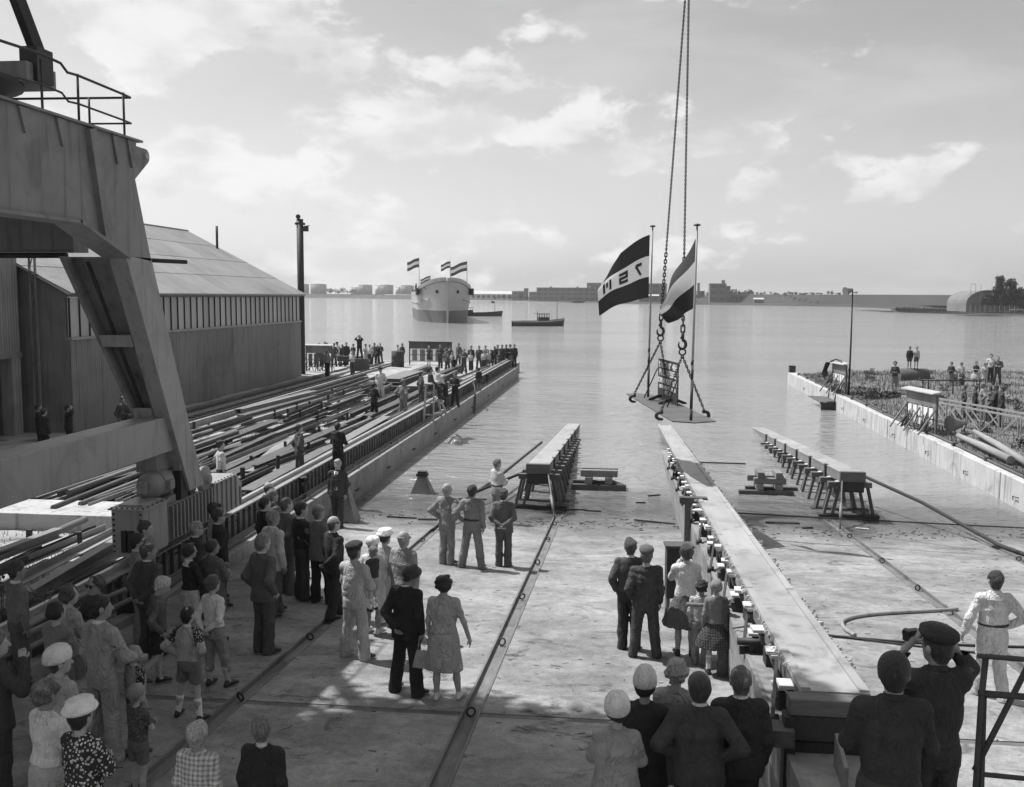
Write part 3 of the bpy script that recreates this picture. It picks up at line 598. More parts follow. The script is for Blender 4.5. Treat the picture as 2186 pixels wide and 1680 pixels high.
for key, (x, y, z) in RG.items():
    lab = {'far': 'thick hoist chain with a hook holding the far end of the hanging platform', 'near': 'thick hoist chain with a hook holding the near end of the hanging platform'}[key]
    ch = empty('hoist_chain', (0,0,0), label=lab, cat='chain')
    top = (1.49, 27.9, 15.3) if key == 'far' else (1.53, 27.75, 15.3); hk = Vector((x, y, z+0.52)); dv = (Vector(top)-hk).normalized()
    chain_mesh(hk+dv*0.02, hk+dv*0.34, 0.20, 0.021, 'l', m_iron).build('big_links', m_iron, ch)
    chain_mesh(hk+dv*0.33, hk+dv*2.1, 0.135, 0.0165, 'l', m_iron).build('chain_run', m_iron, ch)
    chain_mesh(hk+dv*2.09, top, 0.08, 0.0125, 'l', m_iron).build('chain_run', m_iron, ch)
    hkm = MB(); hkm.tube([(x,y,z+0.56),(x,y,z+0.42),(x-0.02,y,z+0.34)], [0.03,0.045,0.055], 8)
    hkm.tube([(x-0.01+0.095*math.cos(a), y, z+0.20+0.12*math.sin(a)) for a in np.linspace(R(100), R(-215), 14)], [0.036,0.04,0.042,0.042,0.042,0.042,0.042,0.04,0.038,0.034,0.03,0.026,0.02,0.014], 8); hkm.build('hook', m_iron, ch)
    MB().tube([(x+0.085*math.cos(a), y, z+0.085*math.sin(a)) for a in np.linspace(0, 2*math.pi, 14)[:-1]], 0.022, 8, closed=True).build('master_ring', m_iron, ch)
    for (sx, sy) in SH[key]:
        chain_mesh((x, y, z-0.1), (sx, sy, PZ+0.2), 0.095, 0.0125, 'l', m_iron).build('sling_chain', m_iron, ch)
        sh = MB().tube([(0.12*math.cos(a), 0, 0.095*math.sin(a)) for a in np.linspace(R(60), R(300), 10)], [0.036,0.04,0.044,0.048,0.048,0.048,0.044,0.04,0.036,0.03], 8)
        o = sh.build('plate_clamp', m_iron, ch, loc=(sx-(0.02 if sx < 1.2 else -0.02), sy, PZ+0.03)); o.rotation_euler = (0, 0, 0 if sx < 1.2 else math.pi)
        MB().tube([(sx, sy, PZ+0.2), (sx, sy, PZ+0.08)], 0.034, 8).build('clamp_eye', m_iron, ch)
hb = empty('hook_block', (1.51, 27.82, 15.3), label='crane hook block above the two hoist chains', cat='hook block'); MB().lathe([(0.1,-0.25),(0.22,-0.1),(0.24,0.3),(0.12,0.5)], n=14).build('block_body', m_iron, hb)
for dx in (-.08, .08): MB().tube([(dx,0,.4),(dx,0,22)], .014, 6).build('wire_rope', m_iron, hb)
# flags: waving cloth, three bands
def flag_mesh(w, h, fn, bands, mats_, nx=36, ny=27):
    V = []; F = []; mi = []
    for j in range(ny+1):
        for i in range(nx+1): V.append(fn(i/nx, j/ny))
    for j in range(ny):
        for i in range(nx):
            a = j*(nx+1)+i; F.append((a, a+1, a+nx+2, a+nx+1)); mi.append(bands(i/nx, (j+0.5)/ny))
    return mesh_np('flag_cloth', V, F, mats_, mi)
def cloth(name, v):
    mm = mat(name, v, 0.85, var=0.1, scale=8, bump=0.25, bscale=60); t = mm.node_tree; b = t.nodes['Principled BSDF']
    tr = N(t, 'ShaderNodeBsdfTranslucent'); tr.inputs[0].default_value = (v*1.1, v*1.1, v*1.1, 1); mx_ = N(t, 'ShaderNodeMixShader'); mx_.inputs[0].default_value = 0.35
    o_ = [n for n in t.nodes if n.type == 'OUTPUT_MATERIAL'][0]; t.links.new(b.outputs[0], mx_.inputs[1]); t.links.new(tr.outputs[0], mx_.inputs[2]); t.links.new(mx_.outputs[0], o_.inputs[0]); return mm
c_red, c_white, c_blue = cloth('flag_red', 0.07), cloth('flag_white', 0.62), cloth('flag_blue', 0.03)
band3 = lambda u, v: 0 if v < 1/3 else (1 if v < 2/3 else 2)
def flagL(u, v):    # v=0 top, u=0 hoist; streams to the left, sagging, top corner folded
    x = 0.69-1.62*u*(1-0.06*v) ; y = 31.2-0.55*u+0.22*math.sin(5.5*u+1.6*v)*u
    z = 8.36-1.95*v - (1.15*u**1.25)*(1-v) - 0.52*u**1.5*v + 0.05*math.sin(9*u+2*v)*u
    f = max(0.0, u-0.55)*max(0.0, 0.42-v)*3.2
    return (x+f*0.55, y-f*0.9, z-f*0.35)
f1 = tag(link(bpy.data.objects.new('flag', flag_mesh(1.6, 2, flagL, band3, [c_blue, c_white, c_blue]))), 'large banded house flag with lettering on the farther platform pole', 'flag')
def letter_patch(cells, u0, u1, v0, v1, fn, push=-0.012):
    m_ = MB(); nx_, ny_ = 5, 7
    for (cu0, cu1, cv0, cv1) in cells:
        a0 = u0+(u1-u0)*cu0; a1 = u0+(u1-u0)*cu1; b0 = v0+(v1-v0)*cv0; b1 = v0+(v1-v0)*cv1; n = 5
        for i in range(n):
            for j in range(n):
                q = [(a0+(a1-a0)*ii/n, b0+(b1-b0)*jj/n) for ii, jj in ((i,j),(i+1,j),(i+1,j+1),(i,j+1))]
                p = [Vector(fn(*k)) for k in q]; m_.poly([(k.x+0.004, k.y+push, k.z) for k in p]); m_.poly([(k.x-0.004, k.y-push, k.z) for k in p])
    return m_
t_ = 0.24
SEG = {'Z': [(0,1,0,t_),(0,1,1-t_,1)], 'S': [(0,1,0,t_),(0,1,0.5-t_/2,0.5+t_/2),(0,1,1-t_,1),(0,t_,0,0.5),(1-t_,1,0.5,1)], 'M': [(0,t_,0,1),(1-t_,1,0,1),(0.4,0.62,0.1,0.6)]}
# read from behind: hoist side first
lt = letter_patch(SEG['S'], 0.42, 0.59, 0.40, 0.61, flagL)
lz = letter_patch([(0,1,0,t_)], 0.15, 0.27, 0.40, 0.60, flagL)
def diag(fn, u0, u1, v0, v1, n=10, wd=0.022):
    m_ = MB()
    for k in range(n):
        a, c = k/n, (k+1)/n
        q = [(u0+(u1-u0)*a-wd, v0+(v1-v0)*a), (u0+(u1-u0)*a+wd, v0+(v1-v0)*a), (u0+(u1-u0)*c+wd, v0+(v1-v0)*c), (u0+(u1-u0)*c-wd, v0+(v1-v0)*c)]
        p = [Vector(fn(*w_)) for w_ in q]; m_.poly([(w_.x, w_.y-0.013, w_.z) for w_ in p]); m_.poly([(w_.x, w_.y+0.013, w_.z) for w_ in p])
    return m_
for mm_ in (lt, lz, diag(flagL, 0.26, 0.17, 0.43, 0.60), letter_patch(SEG['M'], 0.74, 0.90, 0.42, 0.62, flagL)): mm_.build('flag_letter', m_black, f1)
def flagR(u, v):    # hangs steeply down the pole, blown away from the camera and to the left
    x = 1.765-0.06*v-0.92*u*(0.80+0.20*math.sin(3.0*v)) + 0.36*u*max(0, v-0.55)/0.45*0.6
    y = 25.38+0.75*u+0.26*math.sin(4.2*v+5*u)*u
    z = 8.02-1.85*v-1.42*u*(1-v)**0.9-0.42*u*v
    return (x+0.10*math.sin(7*u+3*v)*u, y, z)
f2 = tag(link(bpy.data.objects.new('flag', flag_mesh(1.6, 2, flagR, band3, [c_red, c_white, c_blue]))), 'drooping three banded flag on the nearer platform pole', 'flag')
# ---------------------------------------------------------------- portal crane at the left
cr = empty('portal_crane', (-9.0, 17, 1.55), label='big grey portal crane with sloping leg on the quayside rail', cat='crane')
o_ = Vector((-9.0, 17, 1.55))
def crb(): return MB()
def rel_build(m_, name, mt, parent=cr, **k):
    m_.v = [(x-o_.x, y-o_.y, z-o_.z) for x, y, z in m_.v]; return m_.build(name, mt, parent, **k)
# side frame (plane parallel to the rail): plate girder with haunch
GIR = [(6.0,9.13),(16.95,9.13),(16.86,8.5),(17.38,7.05),(16.45,7.12),(15.9,7.35),(14.95,7.62),(6.0,7.62)]
rel_build(MB().prism(GIR, -9.02, -8.70, 'X'), 'side_girder', m_steel)
rel_build(MB().box(-9.12, -8.62, 6.0, 17.05, 9.132, 9.17), 'girder_flange', m_steel)
rel_build(MB().beam((-8.86, 6.0, 7.585), (-8.86, 14.95, 7.585), 0.5, 0.05), 'girder_flange', m_steel)
rel_build(MB().beam((-8.86, 14.9, 7.60), (-8.86, 16.45, 7.085), 0.5, 0.05), 'girder_flange', m_steel)
# welded stiffener rib between girder and leg
rel_build(MB().beam((-8.66, 15.35, 9.1), (-8.66, 15.72, 7.42), 0.12, 0.20, up=(0,1,0)), 'stiffener', m_steel)
for (y, dz) in ((13.6, 0.0), (14.55, 0.05), (16.2, 0.1), (16.7, 0.1)):
    rel_build(MB().prism([(y-0.12, 9.12), (y+0.12, 9.12), (y+0.02, 8.75-dz)], -8.698, -8.66, 'X'), 'gusset', m_steel)
# sloping leg: outer plate, front flange, recessed web, back flange; tapers in X downwards
def leg_part(xa, xb, ta, tb, mt, name, yoff=(0,0)):
    # leg axis from top (y 16.5..17.5, z 7.1) to foot (y 19.0..19.75, z 2.55)
    yt0, yt1, yb0, yb1 = 16.45+yoff[0], 17.38+yoff[1], 18.72+yoff[0], 19.36+yoff[1]
    b = MB(); b.hexa([(xb[0], yb0, 2.5), (xb[1], yb0, 2.5), (xb[1], yb1, 2.5), (xb[0], yb1, 2.5), (xa[0], yt0, 7.1), (xa[1], yt0, 7.1), (xa[1], yt1, 7.1), (xa[0], yt1, 7.1)]); return rel_build(b, name, mt)
leg_part((-9.02, -8.70), (-9.0, -8.70), 0, 0, m_steell, 'leg_outer_plate')
leg_part((-9.86, -9.021), (-9.14, -9.001), 0, 0, m_steel, 'leg_web', (0.28, -0.1))
leg_part((-9.95, -9.861), (-9.2, -9.141), 0, 0, m_steel, 'leg_back_flange')
for f in (0.33, 0.64, 0.93):
    y = 16.45+(18.75-16.45)*f; z = 7.1-(7.1-2.5)*f; xl = -9.85+(9.85-9.13)*f
    b = MB(); b.hexa([(xl, y-0.02, z-0.11), (-9.03, y-0.02, z-0.11), (-9.03, y+0.34, z-0.11), (xl, y+0.34, z-0.11), (xl, y-0.11, z+0.11), (-9.03, y-0.11, z+0.11), (-9.03, y+0.25, z+0.11), (xl, y+0.25, z+0.11)]); rel_build(b, 'leg_rib', m_steell)
pts = []
for f in np.linspace(0.02, 0.97, 8):
    pts.append((-9.5+(0.38)*f, 16.45+2.3*f+0.1, 7.1-4.6*f))
rel_build(MB().tube(pts, 0.035, 6), 'cable_conduit', m_iron)
# corner bracket with eye
b = MB(); poly = [(16.9,9.10),(17.3,9.09)]+[(17.5+0.13*math.cos(a), 8.96+0.13*math.sin(a)) for a in np.linspace(R(90), R(-50), 8)]+[(16.95,8.42),(16.87,8.42)]
rel_build(b.prism(poly, -8.92, -8.80, 'X'), 'eye_bracket', m_steel)
rel_build(MB().tube([(-8.95, 17.5, 8.96), (-8.77, 17.5, 8.96)], 0.055, 12), 'eye_bore', m_concl)
rel_build(MB().tube([(-9.0, 17.5, 7.08), (-8.4, 18.2, 7.06)], 0.04, 8), 'stub_pipe', m_iron)
# cross girders to the far rail, deck, far side frame
rel_build(MB().box(-20.6, -9.021, 6.2, 7.4, 7.64, 9.12), 'cross_girder', m_steel); rel_build(MB().box(-20.6, -9.96, 16.95, 17.45, 7.2, 8.6), 'cross_girder', m_steel)
rel_build(MB().box(-20.9, -20.601, 6.0, 17.4, 7.0, 9.12), 'side_girder', m_steel)
rel_build(MB().box(-20.6, -9.13, 7.42, 16.9, 8.95, 9.12), 'deck_plating', m_steel)
for x in (-12.2, -15.0, -17.8): rel_build(MB().box(x-0.1, x+0.1, 7.401, 16.94, 7.64, 8.94), 'deck_beam', m_steel)
rel_build(MB().tube([(-20.4, 16.8, 7.15), (-15, 16.85, 7.12), (-10.0, 16.8, 7.13)], 0.05, 8), 'pipe_run', m_iron)
for (y0, y1) in ((6.3, 3.6), (17.0, 19.6)):
    rel_build(MB().beam((-20.75, y0, 7.2), (-20.4, y1, 1.5), 0.5, 0.9, up=(1,0,0)), 'far_leg', m_steel)
rel_build(MB().beam((-8.86, 6.6, 7.3), (-8.86, 4.3, 2.6), 0.32, 1.0, up=(0,1,0)), 'near_leg', m_steel)
# sill beam tying the legs
rel_build(MB().box(-9.35, -8.82, 4.6, 18.35, 3.38, 4.08), 'sill_beam', m_steell, bevel=0.02)
rel_build(MB().box(-9.40, -8.98, 17.9, 19.3, 3.0, 3.379), 'leg_shoe', m_steel)
# slewing ring, turntable, jib foot
rel_build(MB().lathe([(1.85,9.175),(1.85,9.5),(1.75,9.55),(1.75,9.72),(1.6,9.75)], (-12.3,16.1,0), 40), 'slewing_ring', m_steel)
rel_build(MB().lathe([(1.2,9.755),(1.3,9.95),(1.75,10.08),(1.75,10.15)], (-12.3,16.1,0), 32), 'turntable_neck', m_iron)
rel_build(MB().box(-16.5, -10.5, 16.6, 17.5, 10.155, 10.5), 'turntable_frame', m_steel)
rel_build(MB().box(-10.75, -10.42, 16.8, 17.3, 10.2, 10.8), 'jib_heel', m_iron)
rel_build(MB().beam((-10.56, 17.05, 10.75), (-10.9, 15.3, 14.2), 0.16, 0.22), 'jib_leg', m_iron)
rel_build(MB().beam((-15.6, 17.05, 10.4), (-15.2, 15.4, 14.2), 0.16, 0.22), 'jib_leg', m_iron)
# machinery house high on the turntable, above the picture
rel_build(MB().box(-20.0, -14.05, 14.6, 21.8, 14.2, 17.6), 'machinery_house', m_steel)
for (x, y) in ((-16.0, 15.0), (-14.4, 16.0), (-17.0, 15.2)): rel_build(MB().beam((x, y, 10.6), (x, y, 14.2), 0.3, 0.3), 'house_post', m_iron)
# guard rail with kinked hand rails
RL = empty('guard_rail', (0,0,0)); RL.parent = cr
def tb(pts, r_, name, mt=m_iron): rel_build(MB().tube(pts, r_, 6), name, mt, RL)
hr = [(-8.85,6.4,10.02),(-8.85,11.5,10.02),(-8.85,13.4,10.0),(-8.85,14.36,10.05),(-8.85,14.9,10.03),(-8.85,15.08,9.93),(-8.85,15.37,9.95),(-8.85,16.83,9.94),(-8.85,17.08,9.93)]
tb(hr, 0.022, 'hand_rail'); tb([(x, y, z-0.45) for x, y, z in hr], 0.018, 'mid_rail')
tb([(-8.85,17.08,9.93),(-11.0,17.0,9.93),(-14,16.8,9.93)], 0.022, 'hand_rail'); tb([(-8.85,17.08,9.48),(-11.0,17.0,9.48),(-14,16.8,9.48)], 0.018, 'mid_rail')
for y in (8.2, 10.4, 12.4, 14.36, 15.37, 16.83): tb([(-8.85,y,9.15),(-8.85,y,9.97)], 0.02, 'rail_post')
for x in (-9.6, -11.2, -12.8): tb([(x,17.02,9.1),(x,17.02,9.93)], 0.02, 'rail_post')
# bogie box on the rail, with bolts, hatch, motor, gear and brake
BG = empty('bogie', (0,0,0)); BG.parent = cr
def bb(m_, name, mt, **k): return rel_build(m_, name, mt, BG, **k)
bb(MB().box(-9.33, -8.72, 16.80, 17.75, 1.62, 2.50), 'bogie_box', m_steell)
bb(MB().box(-9.37, -8.66, 16.74, 17.80, 2.502, 2.53), 'box_lid', m_steell)
bb(MB().box(-9.26, -8.80, 16.95, 17.65, 2.532, 2.57), 'hatch', m_steell)
bb(MB().box(-9.28, -8.77, 17.76, 21.3, 1.66, 2.36), 'bogie_beam', m_steel)
b = MB().prism([(19.9,2.40),(21.05,2.40),(21.4,2.16),(21.4,1.66),(19.9,1.66)], -9.30, -8.70, 'X'); bb(b, 'bogie_end_box', m_steell)
bb(MB().box(-9.34, -8.66, 19.86, 21.02, 2.402, 2.43), 'box_lid', m_steell)
for k in range(12): bb(MB().box(-8.769, -8.70, 17.95+k*0.165, 18.0+k*0.165, 1.68, 2.34), 'bogie_rib', m_steel)
for k in range(6): bb(MB().box(-8.699, -8.665, 20.0+k*0.25, 20.06+k*0.25, 1.68, 2.38 if k < 5 else 2.1), 'bogie_rib', m_steel)
bolt = MB().lathe([(0.022,0),(0.022,0.014),(0.012,0.02)], n=6).mesh('bolt', m_iron)
def bolts(lst, rot=(0,0,0)):
    for p in lst:
        inst('bolt', bolt, (p[0]-o_.x, p[1]-o_.y, p[2]-o_.z), rot, parent=BG)
bolts([(x, 16.79, 2.531) for x in np.linspace(-9.32, -8.71, 7)] + [(-8.70, y, 2.531) for y in np.linspace(16.95, 17.7, 5)] + [(-8.70, y, 2.431) for y in np.linspace(19.95, 20.95, 7)])
bolts([(-9.29, 16.80, z) for z in np.linspace(1.72, 2.42, 8)] + [(-8.77, 16.80, z) for z in np.linspace(1.72, 2.42, 8)], (R(90), 0, 0))
for x in (-9.08, -8.95): bb(MB().box(x-0.045, x+0.045, 16.73, 16.80, 1.72, 2.12), 'coupling_pocket', m_iron)
for y in (17.3, 20.6): bb(MB().tube([(-9.12, y, 1.72), (-8.92, y, 1.72)], 0.17, 20), 'wheel', m_iron)
# motor
bb(MB().box(-9.25, -8.83, 17.75, 18.35, 2.361, 2.50), 'motor_base', m_steel)
m_mot = mat('motor_grey', 0.2, 0.5, var=0.15, scale=3, stain=0.2)
bb(MB().lathe([(0.10,-0.42),(0.2,-0.38),(0.25,-0.28),(0.265,-0.1),(0.27,0.2),(0.25,0.3),(0.2,0.36)], (-9.04,17.95,2.78), 24, 'Y'), 'motor', m_mot)
bb(MB().tube([(-9.04, 17.83, 2.78), (-9.04, 17.87, 2.78)], 0.277, 24), 'motor_band', m_mot)
bb(MB().box(-9.16, -8.98, 17.42, 17.56, 2.66, 2.9), 'terminal_box', m_mot, bevel=0.02); bb(MB().box(-8.79, -8.68, 17.85, 18.05, 2.68, 2.86), 'terminal_box', m_mot, bevel=0.02)
bb(MB().tube([(-9.04+0.035*math.cos(a), 17.95, 3.085+0.035*math.sin(a)) for a in np.linspace(0, 2*math.pi, 10)[:-1]], 0.012, 6, closed=True), 'lifting_eye', m_iron)
bb(MB().box(-9.3, -8.92, 18.36, 19.0, 2.37, 2.98), 'gear_case', m_steel, bevel=0.02)
bb(MB().box(-8.91, -8.76, 18.45, 18.75, 2.365, 2.95), 'control_cabinet', m_iron); bb(MB().box(-8.91, -8.74, 18.4, 18.8, 2.952, 3.18), 'cabinet_head', m_steel, bevel=0.02)
bb(MB().lathe([(0.16,0.0),(0.17,0.2),(0.15,0.36),(0.1,0.45),(0.03,0.5)], (-8.86,18.98,2.45), 16), 'brake_cylinder', m_mot)
bb(MB().box(-8.98, -8.76, 18.86, 19.1, 2.362, 2.45), 'brake_base', m_iron)
bb(MB().lathe([(0.27,0),(0.28,0.03),(0.28,0.10),(0.2,0.11),(0.1,0.13),(0.1,0.2),(0.07,0.21)], (-8.86,19.62,2.56), 24, 'X'), 'axle_drum', m_mot)
bb(MB().tube([(-9.2, 18.6, 3.0), (-9.25, 18.2, 3.2), (-9.1, 18.0, 3.15)], 0.015, 6), 'brake_lever', m_iron)
bb(MB().tube([(-8.85, 18.9, 3.1), (-8.9, 18.8, 3.5), (-8.95, 18.7, 3.75)], 0.02, 6), 'conduit', m_iron)
bb(MB().box(-9.22, -9.06, 18.5, 18.68, 2.985, 3.36), 'brake_post', m_iron)
# ---------------------------------------------------------------- sheds
def corr_mat(name, v, pitch, axis, rough=0.6, streak=0.35, island=0.1):
    mm = mat(name, v, rough, var=0.14, scale=0.8, stain=0.25, sscale=0.25, coords='World', streak=streak, island=island); t = mm.node_tree; b = t.nodes['Principled BSDF']
    g = N(t, 'ShaderNodeNewGeometry'); sp = N(t, 'ShaderNodeSeparateXYZ'); t.links.new(g.outputs['Position'], sp.inputs[0])
    s_ = M(t, 'SINE', M(t, 'MULTIPLY', sp.outputs[axis], 2*math.pi/pitch))
    bp = N(t, 'ShaderNodeBump'); bp.inputs['Strength'].default_value = 0.8; bp.inputs['Distance'].default_value = 0.02; t.links.new(s_, bp.inputs['Height']); t.links.new(bp.outputs[0], b.inputs['Normal']); return mm
m_wall = corr_mat('corrugated_wall', 0.19, 0.15, 1); m_roof = corr_mat('corrugated_roof', 0.25, 0.3, 1, streak=0.0); m_hall = corr_mat('hall_cladding', 0.27, 0.17, 1)
SX, SY0, SY1 = -22.55, 37.85, 66.6
sh = empty('boat_shed', (SX, SY0, 0.7), label='long corrugated shed with a window band and pale sloping roof', cat='shed')
def srel(m_, name, mt, parent=sh): m_.v = [(x-SX, y-SY0, z-0.7) for x, y, z in m_.v]; return m_.build(name, mt, parent)
nS = 12; dy = (SY1-SY0)/nS
for i in range(nS):
    y0 = SY0+i*dy; j = 0.008*(i % 3)
    srel(MB().box(SX-0.12+j, SX+j, y0+0.006, y0+dy-0.006, 0.5, 1.9), 'wall_sheet', m_wall); srel(MB().box(SX-0.12+j, SX+0.012+j, y0+0.006, y0+dy-0.006, 1.88, 4.55), 'wall_sheet', m_wall)
srel(MB().box(SX-0.15, SX+0.09, SY0, SY1, 4.55, 4.66), 'window_sill', m_steell); srel(MB().box(SX-0.15, SX+0.05, SY0, SY1, 6.30, 6.42), 'window_head', m_steel)
npan = 38; pw = (SY1-SY0-0.1)/npan
m_pane = mat('dirty_glass', 0.42, 0.35, var=0.2, scale=0.6, stain=0.3, sscale=0.8, island=0.18)
pane = MB().box(-0.02, 0.0, 0.03, pw-0.03, 0, 1.63).mesh('window_pane', m_pane); mul = MB().box(-0.06, 0.03, -0.02, 0.02, 0, 1.63).mesh('mullion', m_iron)
for i in range(npan+1):
    y = 0.05+i*pw
    if i < npan: inst('window_pane', pane, (-0.03, y, 3.962), parent=sh)
    inst('mullion', mul, (0, y, 3.962), parent=sh)
RX, RZ = -30.7, 10.85; ZE = 6.47
nc = 4; npn = 9; dyr = (SY1-SY0+0.7)/npn
for c in range(nc):
    for i in range(npn):
        y0 = SY0-0.35+i*dyr; f0, f1 = c/nc, (c+1)/nc+0.012
        xa, xb = SX+0.35+(RX-SX-0.35)*f0, SX+0.35+(RX-SX-0.35)*f1; za, zb = ZE+(RZ-ZE)*f0+0.012, ZE+(RZ-ZE)*f1-0.008
        m_ = MB(); m_.hexa([(xa,y0+0.01,za-0.05),(xa,y0+dyr-0.01,za-0.05),(xb,y0+dyr-0.01,zb-0.05),(xb,y0+0.01,zb-0.05),(xa,y0+0.004,za),(xa,y0+dyr-0.004,za),(xb,y0+dyr-0.004,zb),(xb,y0+0.004,zb)]); srel(m_, 'roof_sheet', m_roof)
m_ = MB(); m_.hexa([(RX,SY0-0.35,RZ-0.1),(RX,SY1+0.35,RZ-0.1),(-39,SY1+0.35,6.4),(-39,SY0-0.35,6.4),(RX,SY0-0.35,RZ+0.08),(RX,SY1+0.35,RZ+0.08),(-39,SY1+0.35,6.5),(-39,SY0-0.35,6.5)]); srel(m_, 'roof_sheet', m_roof)
for y in (SY0+0.02, SY1-0.14): srel(MB().prism([(SX-0.13,0.5),(SX-0.13,6.42),(RX,RZ-0.12),(-38.8,6.38),(-38.8,0.5)], y, y+0.12, 'Y'), 'gable_wall', m_wall)
srel(MB().tube([(-28.3, 66.2, 9.4), (-28.3, 66.2, 11.15)], 0.09, 8), 'vent_pipe', m_iron)
srel(MB().tube([(SX+0.3, SY0, 6.42), (SX+0.3, SY1, 6.42)], 0.07, 8), 'gutter', m_steel)
hl = empty('assembly_hall', (-24.5, 30, 0.7), label='tall corrugated hall with a dark doorway at the far left', cat='shed')
def hrel(m_, name, mt): m_.v = [(x+24.5, y-30, z-0.7) for x, y, z in m_.v]; return m_.build(name, mt, hl)
hrel(MB().box(-40, -24.5, 8, 37.5, 4.0, 13), 'upper_wall', m_hall); hrel(MB().box(-25.0, -24.5, 36.9, 37.5, 0.6, 4.0), 'wall_pier', m_hall)
hrel(MB().box(-25.0, -24.5, 8, 31.5, 0.6, 4.0), 'wall_pier', m_hall); hrel(MB().box(-24.62, -24.42, 8, 37.5, 3.85, 4.05), 'door_lintel', m_steel)
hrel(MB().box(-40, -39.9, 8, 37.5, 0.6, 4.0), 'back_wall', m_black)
ms = empty('lattice_column', (-23.9, 37.6, 0.7), label='narrow lattice steel column between the hall and the shed', cat='column')
for dx in (-0.12, 0.12): MB().box(dx-0.03, dx+0.03, -0.05, 0.05, 0, 10.5).build('upright', m_steel, ms)
for k in range(14): MB().beam((-0.12 if k % 2 else 0.12, 0, 0.75*k), (0.12 if k % 2 else -0.12, 0, 0.75*k+0.75), 0.03, 0.04, up=(0,1,0)).build('lacing', m_steel, ms)
mc = empty('derrick_mast', (-22.75, 67.4, 0.7), label='thick dark mast with a pulley head rising at the shed corner', cat='mast')
MB().tube([(0,0,0), (0,0,11.0)], 0.235, 16).build('mast_tube', m_iron, mc); MB().lathe([(0.16,-0.05),(0.17,0),(0.16,0.05)], (-0.05,-0.2,11.15), 14, 'Y').build('pulley', m_iron, mc)
MB().box(0.22, 0.58, -0.15, 0.15, 10.15, 10.5).build('head_box', m_iron, mc); MB().box(-0.27, 0.3, -0.28, 0.28, 10.6, 10.75).build('head_collar', m_iron, mc); MB().beam((0.3,0,10.5),(0.7,0,10.55),0.05,0.05).build('head_arm', m_iron, mc)

# ---------------------------------------------------------------- rail tracks beside the shed
for X, lab in ((-18.68, 'low pale concrete beam carrying the inner crane rail'),):
    rb = empty('rail_beam', (X, 20, YZ), label=lab, cat='rail beam'); y = 0
    while y < 60: MB().box(-0.22, 0.22, y, y+3.96, -0.3, 0.27).build('beam_segment', m_conc, rb, bevel=0.015); y += 4.0
    MB().box(-0.035, 0.035, 0, 60, 0.275, 0.34).build('crane_rail', m_iron, rb)
tk = empty('rail_track', (-20.5, 20, YZ), label='narrow rail track on sleepers between the concrete beam and the shed', cat='rail track')
slp = MB().box(-0.95, 0.95, -0.1, 0.1, 0.02, 0.13).mesh('sleeper', m_wood)
for k in range(84): inst('sleeper', slp, (0, k*0.72, 0), parent=tk)
for dx in (-0.55, 0.55): MB().box(dx-0.03, dx+0.03, 0, 60, 0.131, 0.26).build('rail', m_rustl, tk)

# ---------------------------------------------------------------- steel stock lying in rows
def sect(kind, L):
    b = MB()
    if kind == 0: b.box(-0.1,0.1,0,L,0,0.02); b.box(-0.012,0.012,0,L,0.02,0.18); b.box(-0.1,0.1,0,L,0.18,0.2)          # joist
    elif kind == 1: b.box(-0.12,0.12,0,L,0,0.025); b.box(-0.12,-0.095,0,L,0.025,0.11); b.box(0.095,0.12,0,L,0.025,0.11)  # channel
    elif kind == 2: b.box(-0.09,0.09,0,L,0,0.018); b.box(-0.09,-0.072,0,L,0.018,0.15)                                   # angle
    elif kind == 3: b.box(-0.22,0.22,0,L,0,0.03)                                                                        # flat
    else: b.tube([(0,0,0.08),(0,L,0.08)], 0.08, 10)                                                                     # tube
    return b
SM = {(k, L, mtn): sect(k, L).mesh('steel_section', mt) for k in range(5) for L in (6, 9, 12) for mtn, mt in (('r', m_rust), ('l', m_rustl))}
rnd = random.Random(11); lay = []
rows = [(-10.6, 26, 70), (-11.7, 27, 66), (-12.8, 24, 66), (-13.9, 23, 62), (-15.0, 24, 60), (-16.1, 25, 58), (-17.2, 26, 56)]
for (X, ya, yb) in rows:
    y = ya
    while y < yb:
        L = rnd.choice((6, 9, 12)); n = rnd.randint(2, 4); a0 = rnd.gauss(0, 0.02)
        for k in range(n):
            lay.append((rnd.randint(0, 4), L, rnd.choice('rrl'), X+rnd.uniform(-0.4, 0.4), y+rnd.uniform(-0.6, 0.6), YZ+0.16+rnd.choice((0, 0.0, 0.2, 0.21)), a0+rnd.gauss(0, 0.025)))
        y += L+rnd.uniform(-1.5, 1.2)
for i in range(34):      # the untidy heap nearer the crane
    lay.append((rnd.choice((0, 1, 2, 3, 3)), rnd.choice((6, 6, 9)), rnd.choice('rl'), rnd.uniform(-15.5, -10.6), rnd.uniform(22.5, 30), YZ+0.1+rnd.random()*0.3, rnd.gauss(0.02, 0.09)))
for i in range(12):
    lay.append((rnd.choice((0, 1, 2, 3, 4)), 6, rnd.choice('rl'), rnd.uniform(-12.6, -9.9), rnd.uniform(13.2, 15.8), YZ+0.1+rnd.random()*0.4, rnd.gauss(-0.02, 0.06)))
for (k, L, mt_, x, y, z, a) in lay:
    far_ = y > 36; heap = y < 31 and y > 20; nearb = y < 18
    lab = 'steel section lying in the stock heap near the crane foot' if heap else ('steel section lying at the bottom left below the crane' if nearb else 'long steel section lying in the stock rows before the shed')
    inst('steel_section', SM[(k, L, mt_)], (x, y, z), (0, 0, -a), label=lab, cat='steel section', group='steel in the heap' if heap else ('steel below the crane' if nearb else 'steel in the rows'))
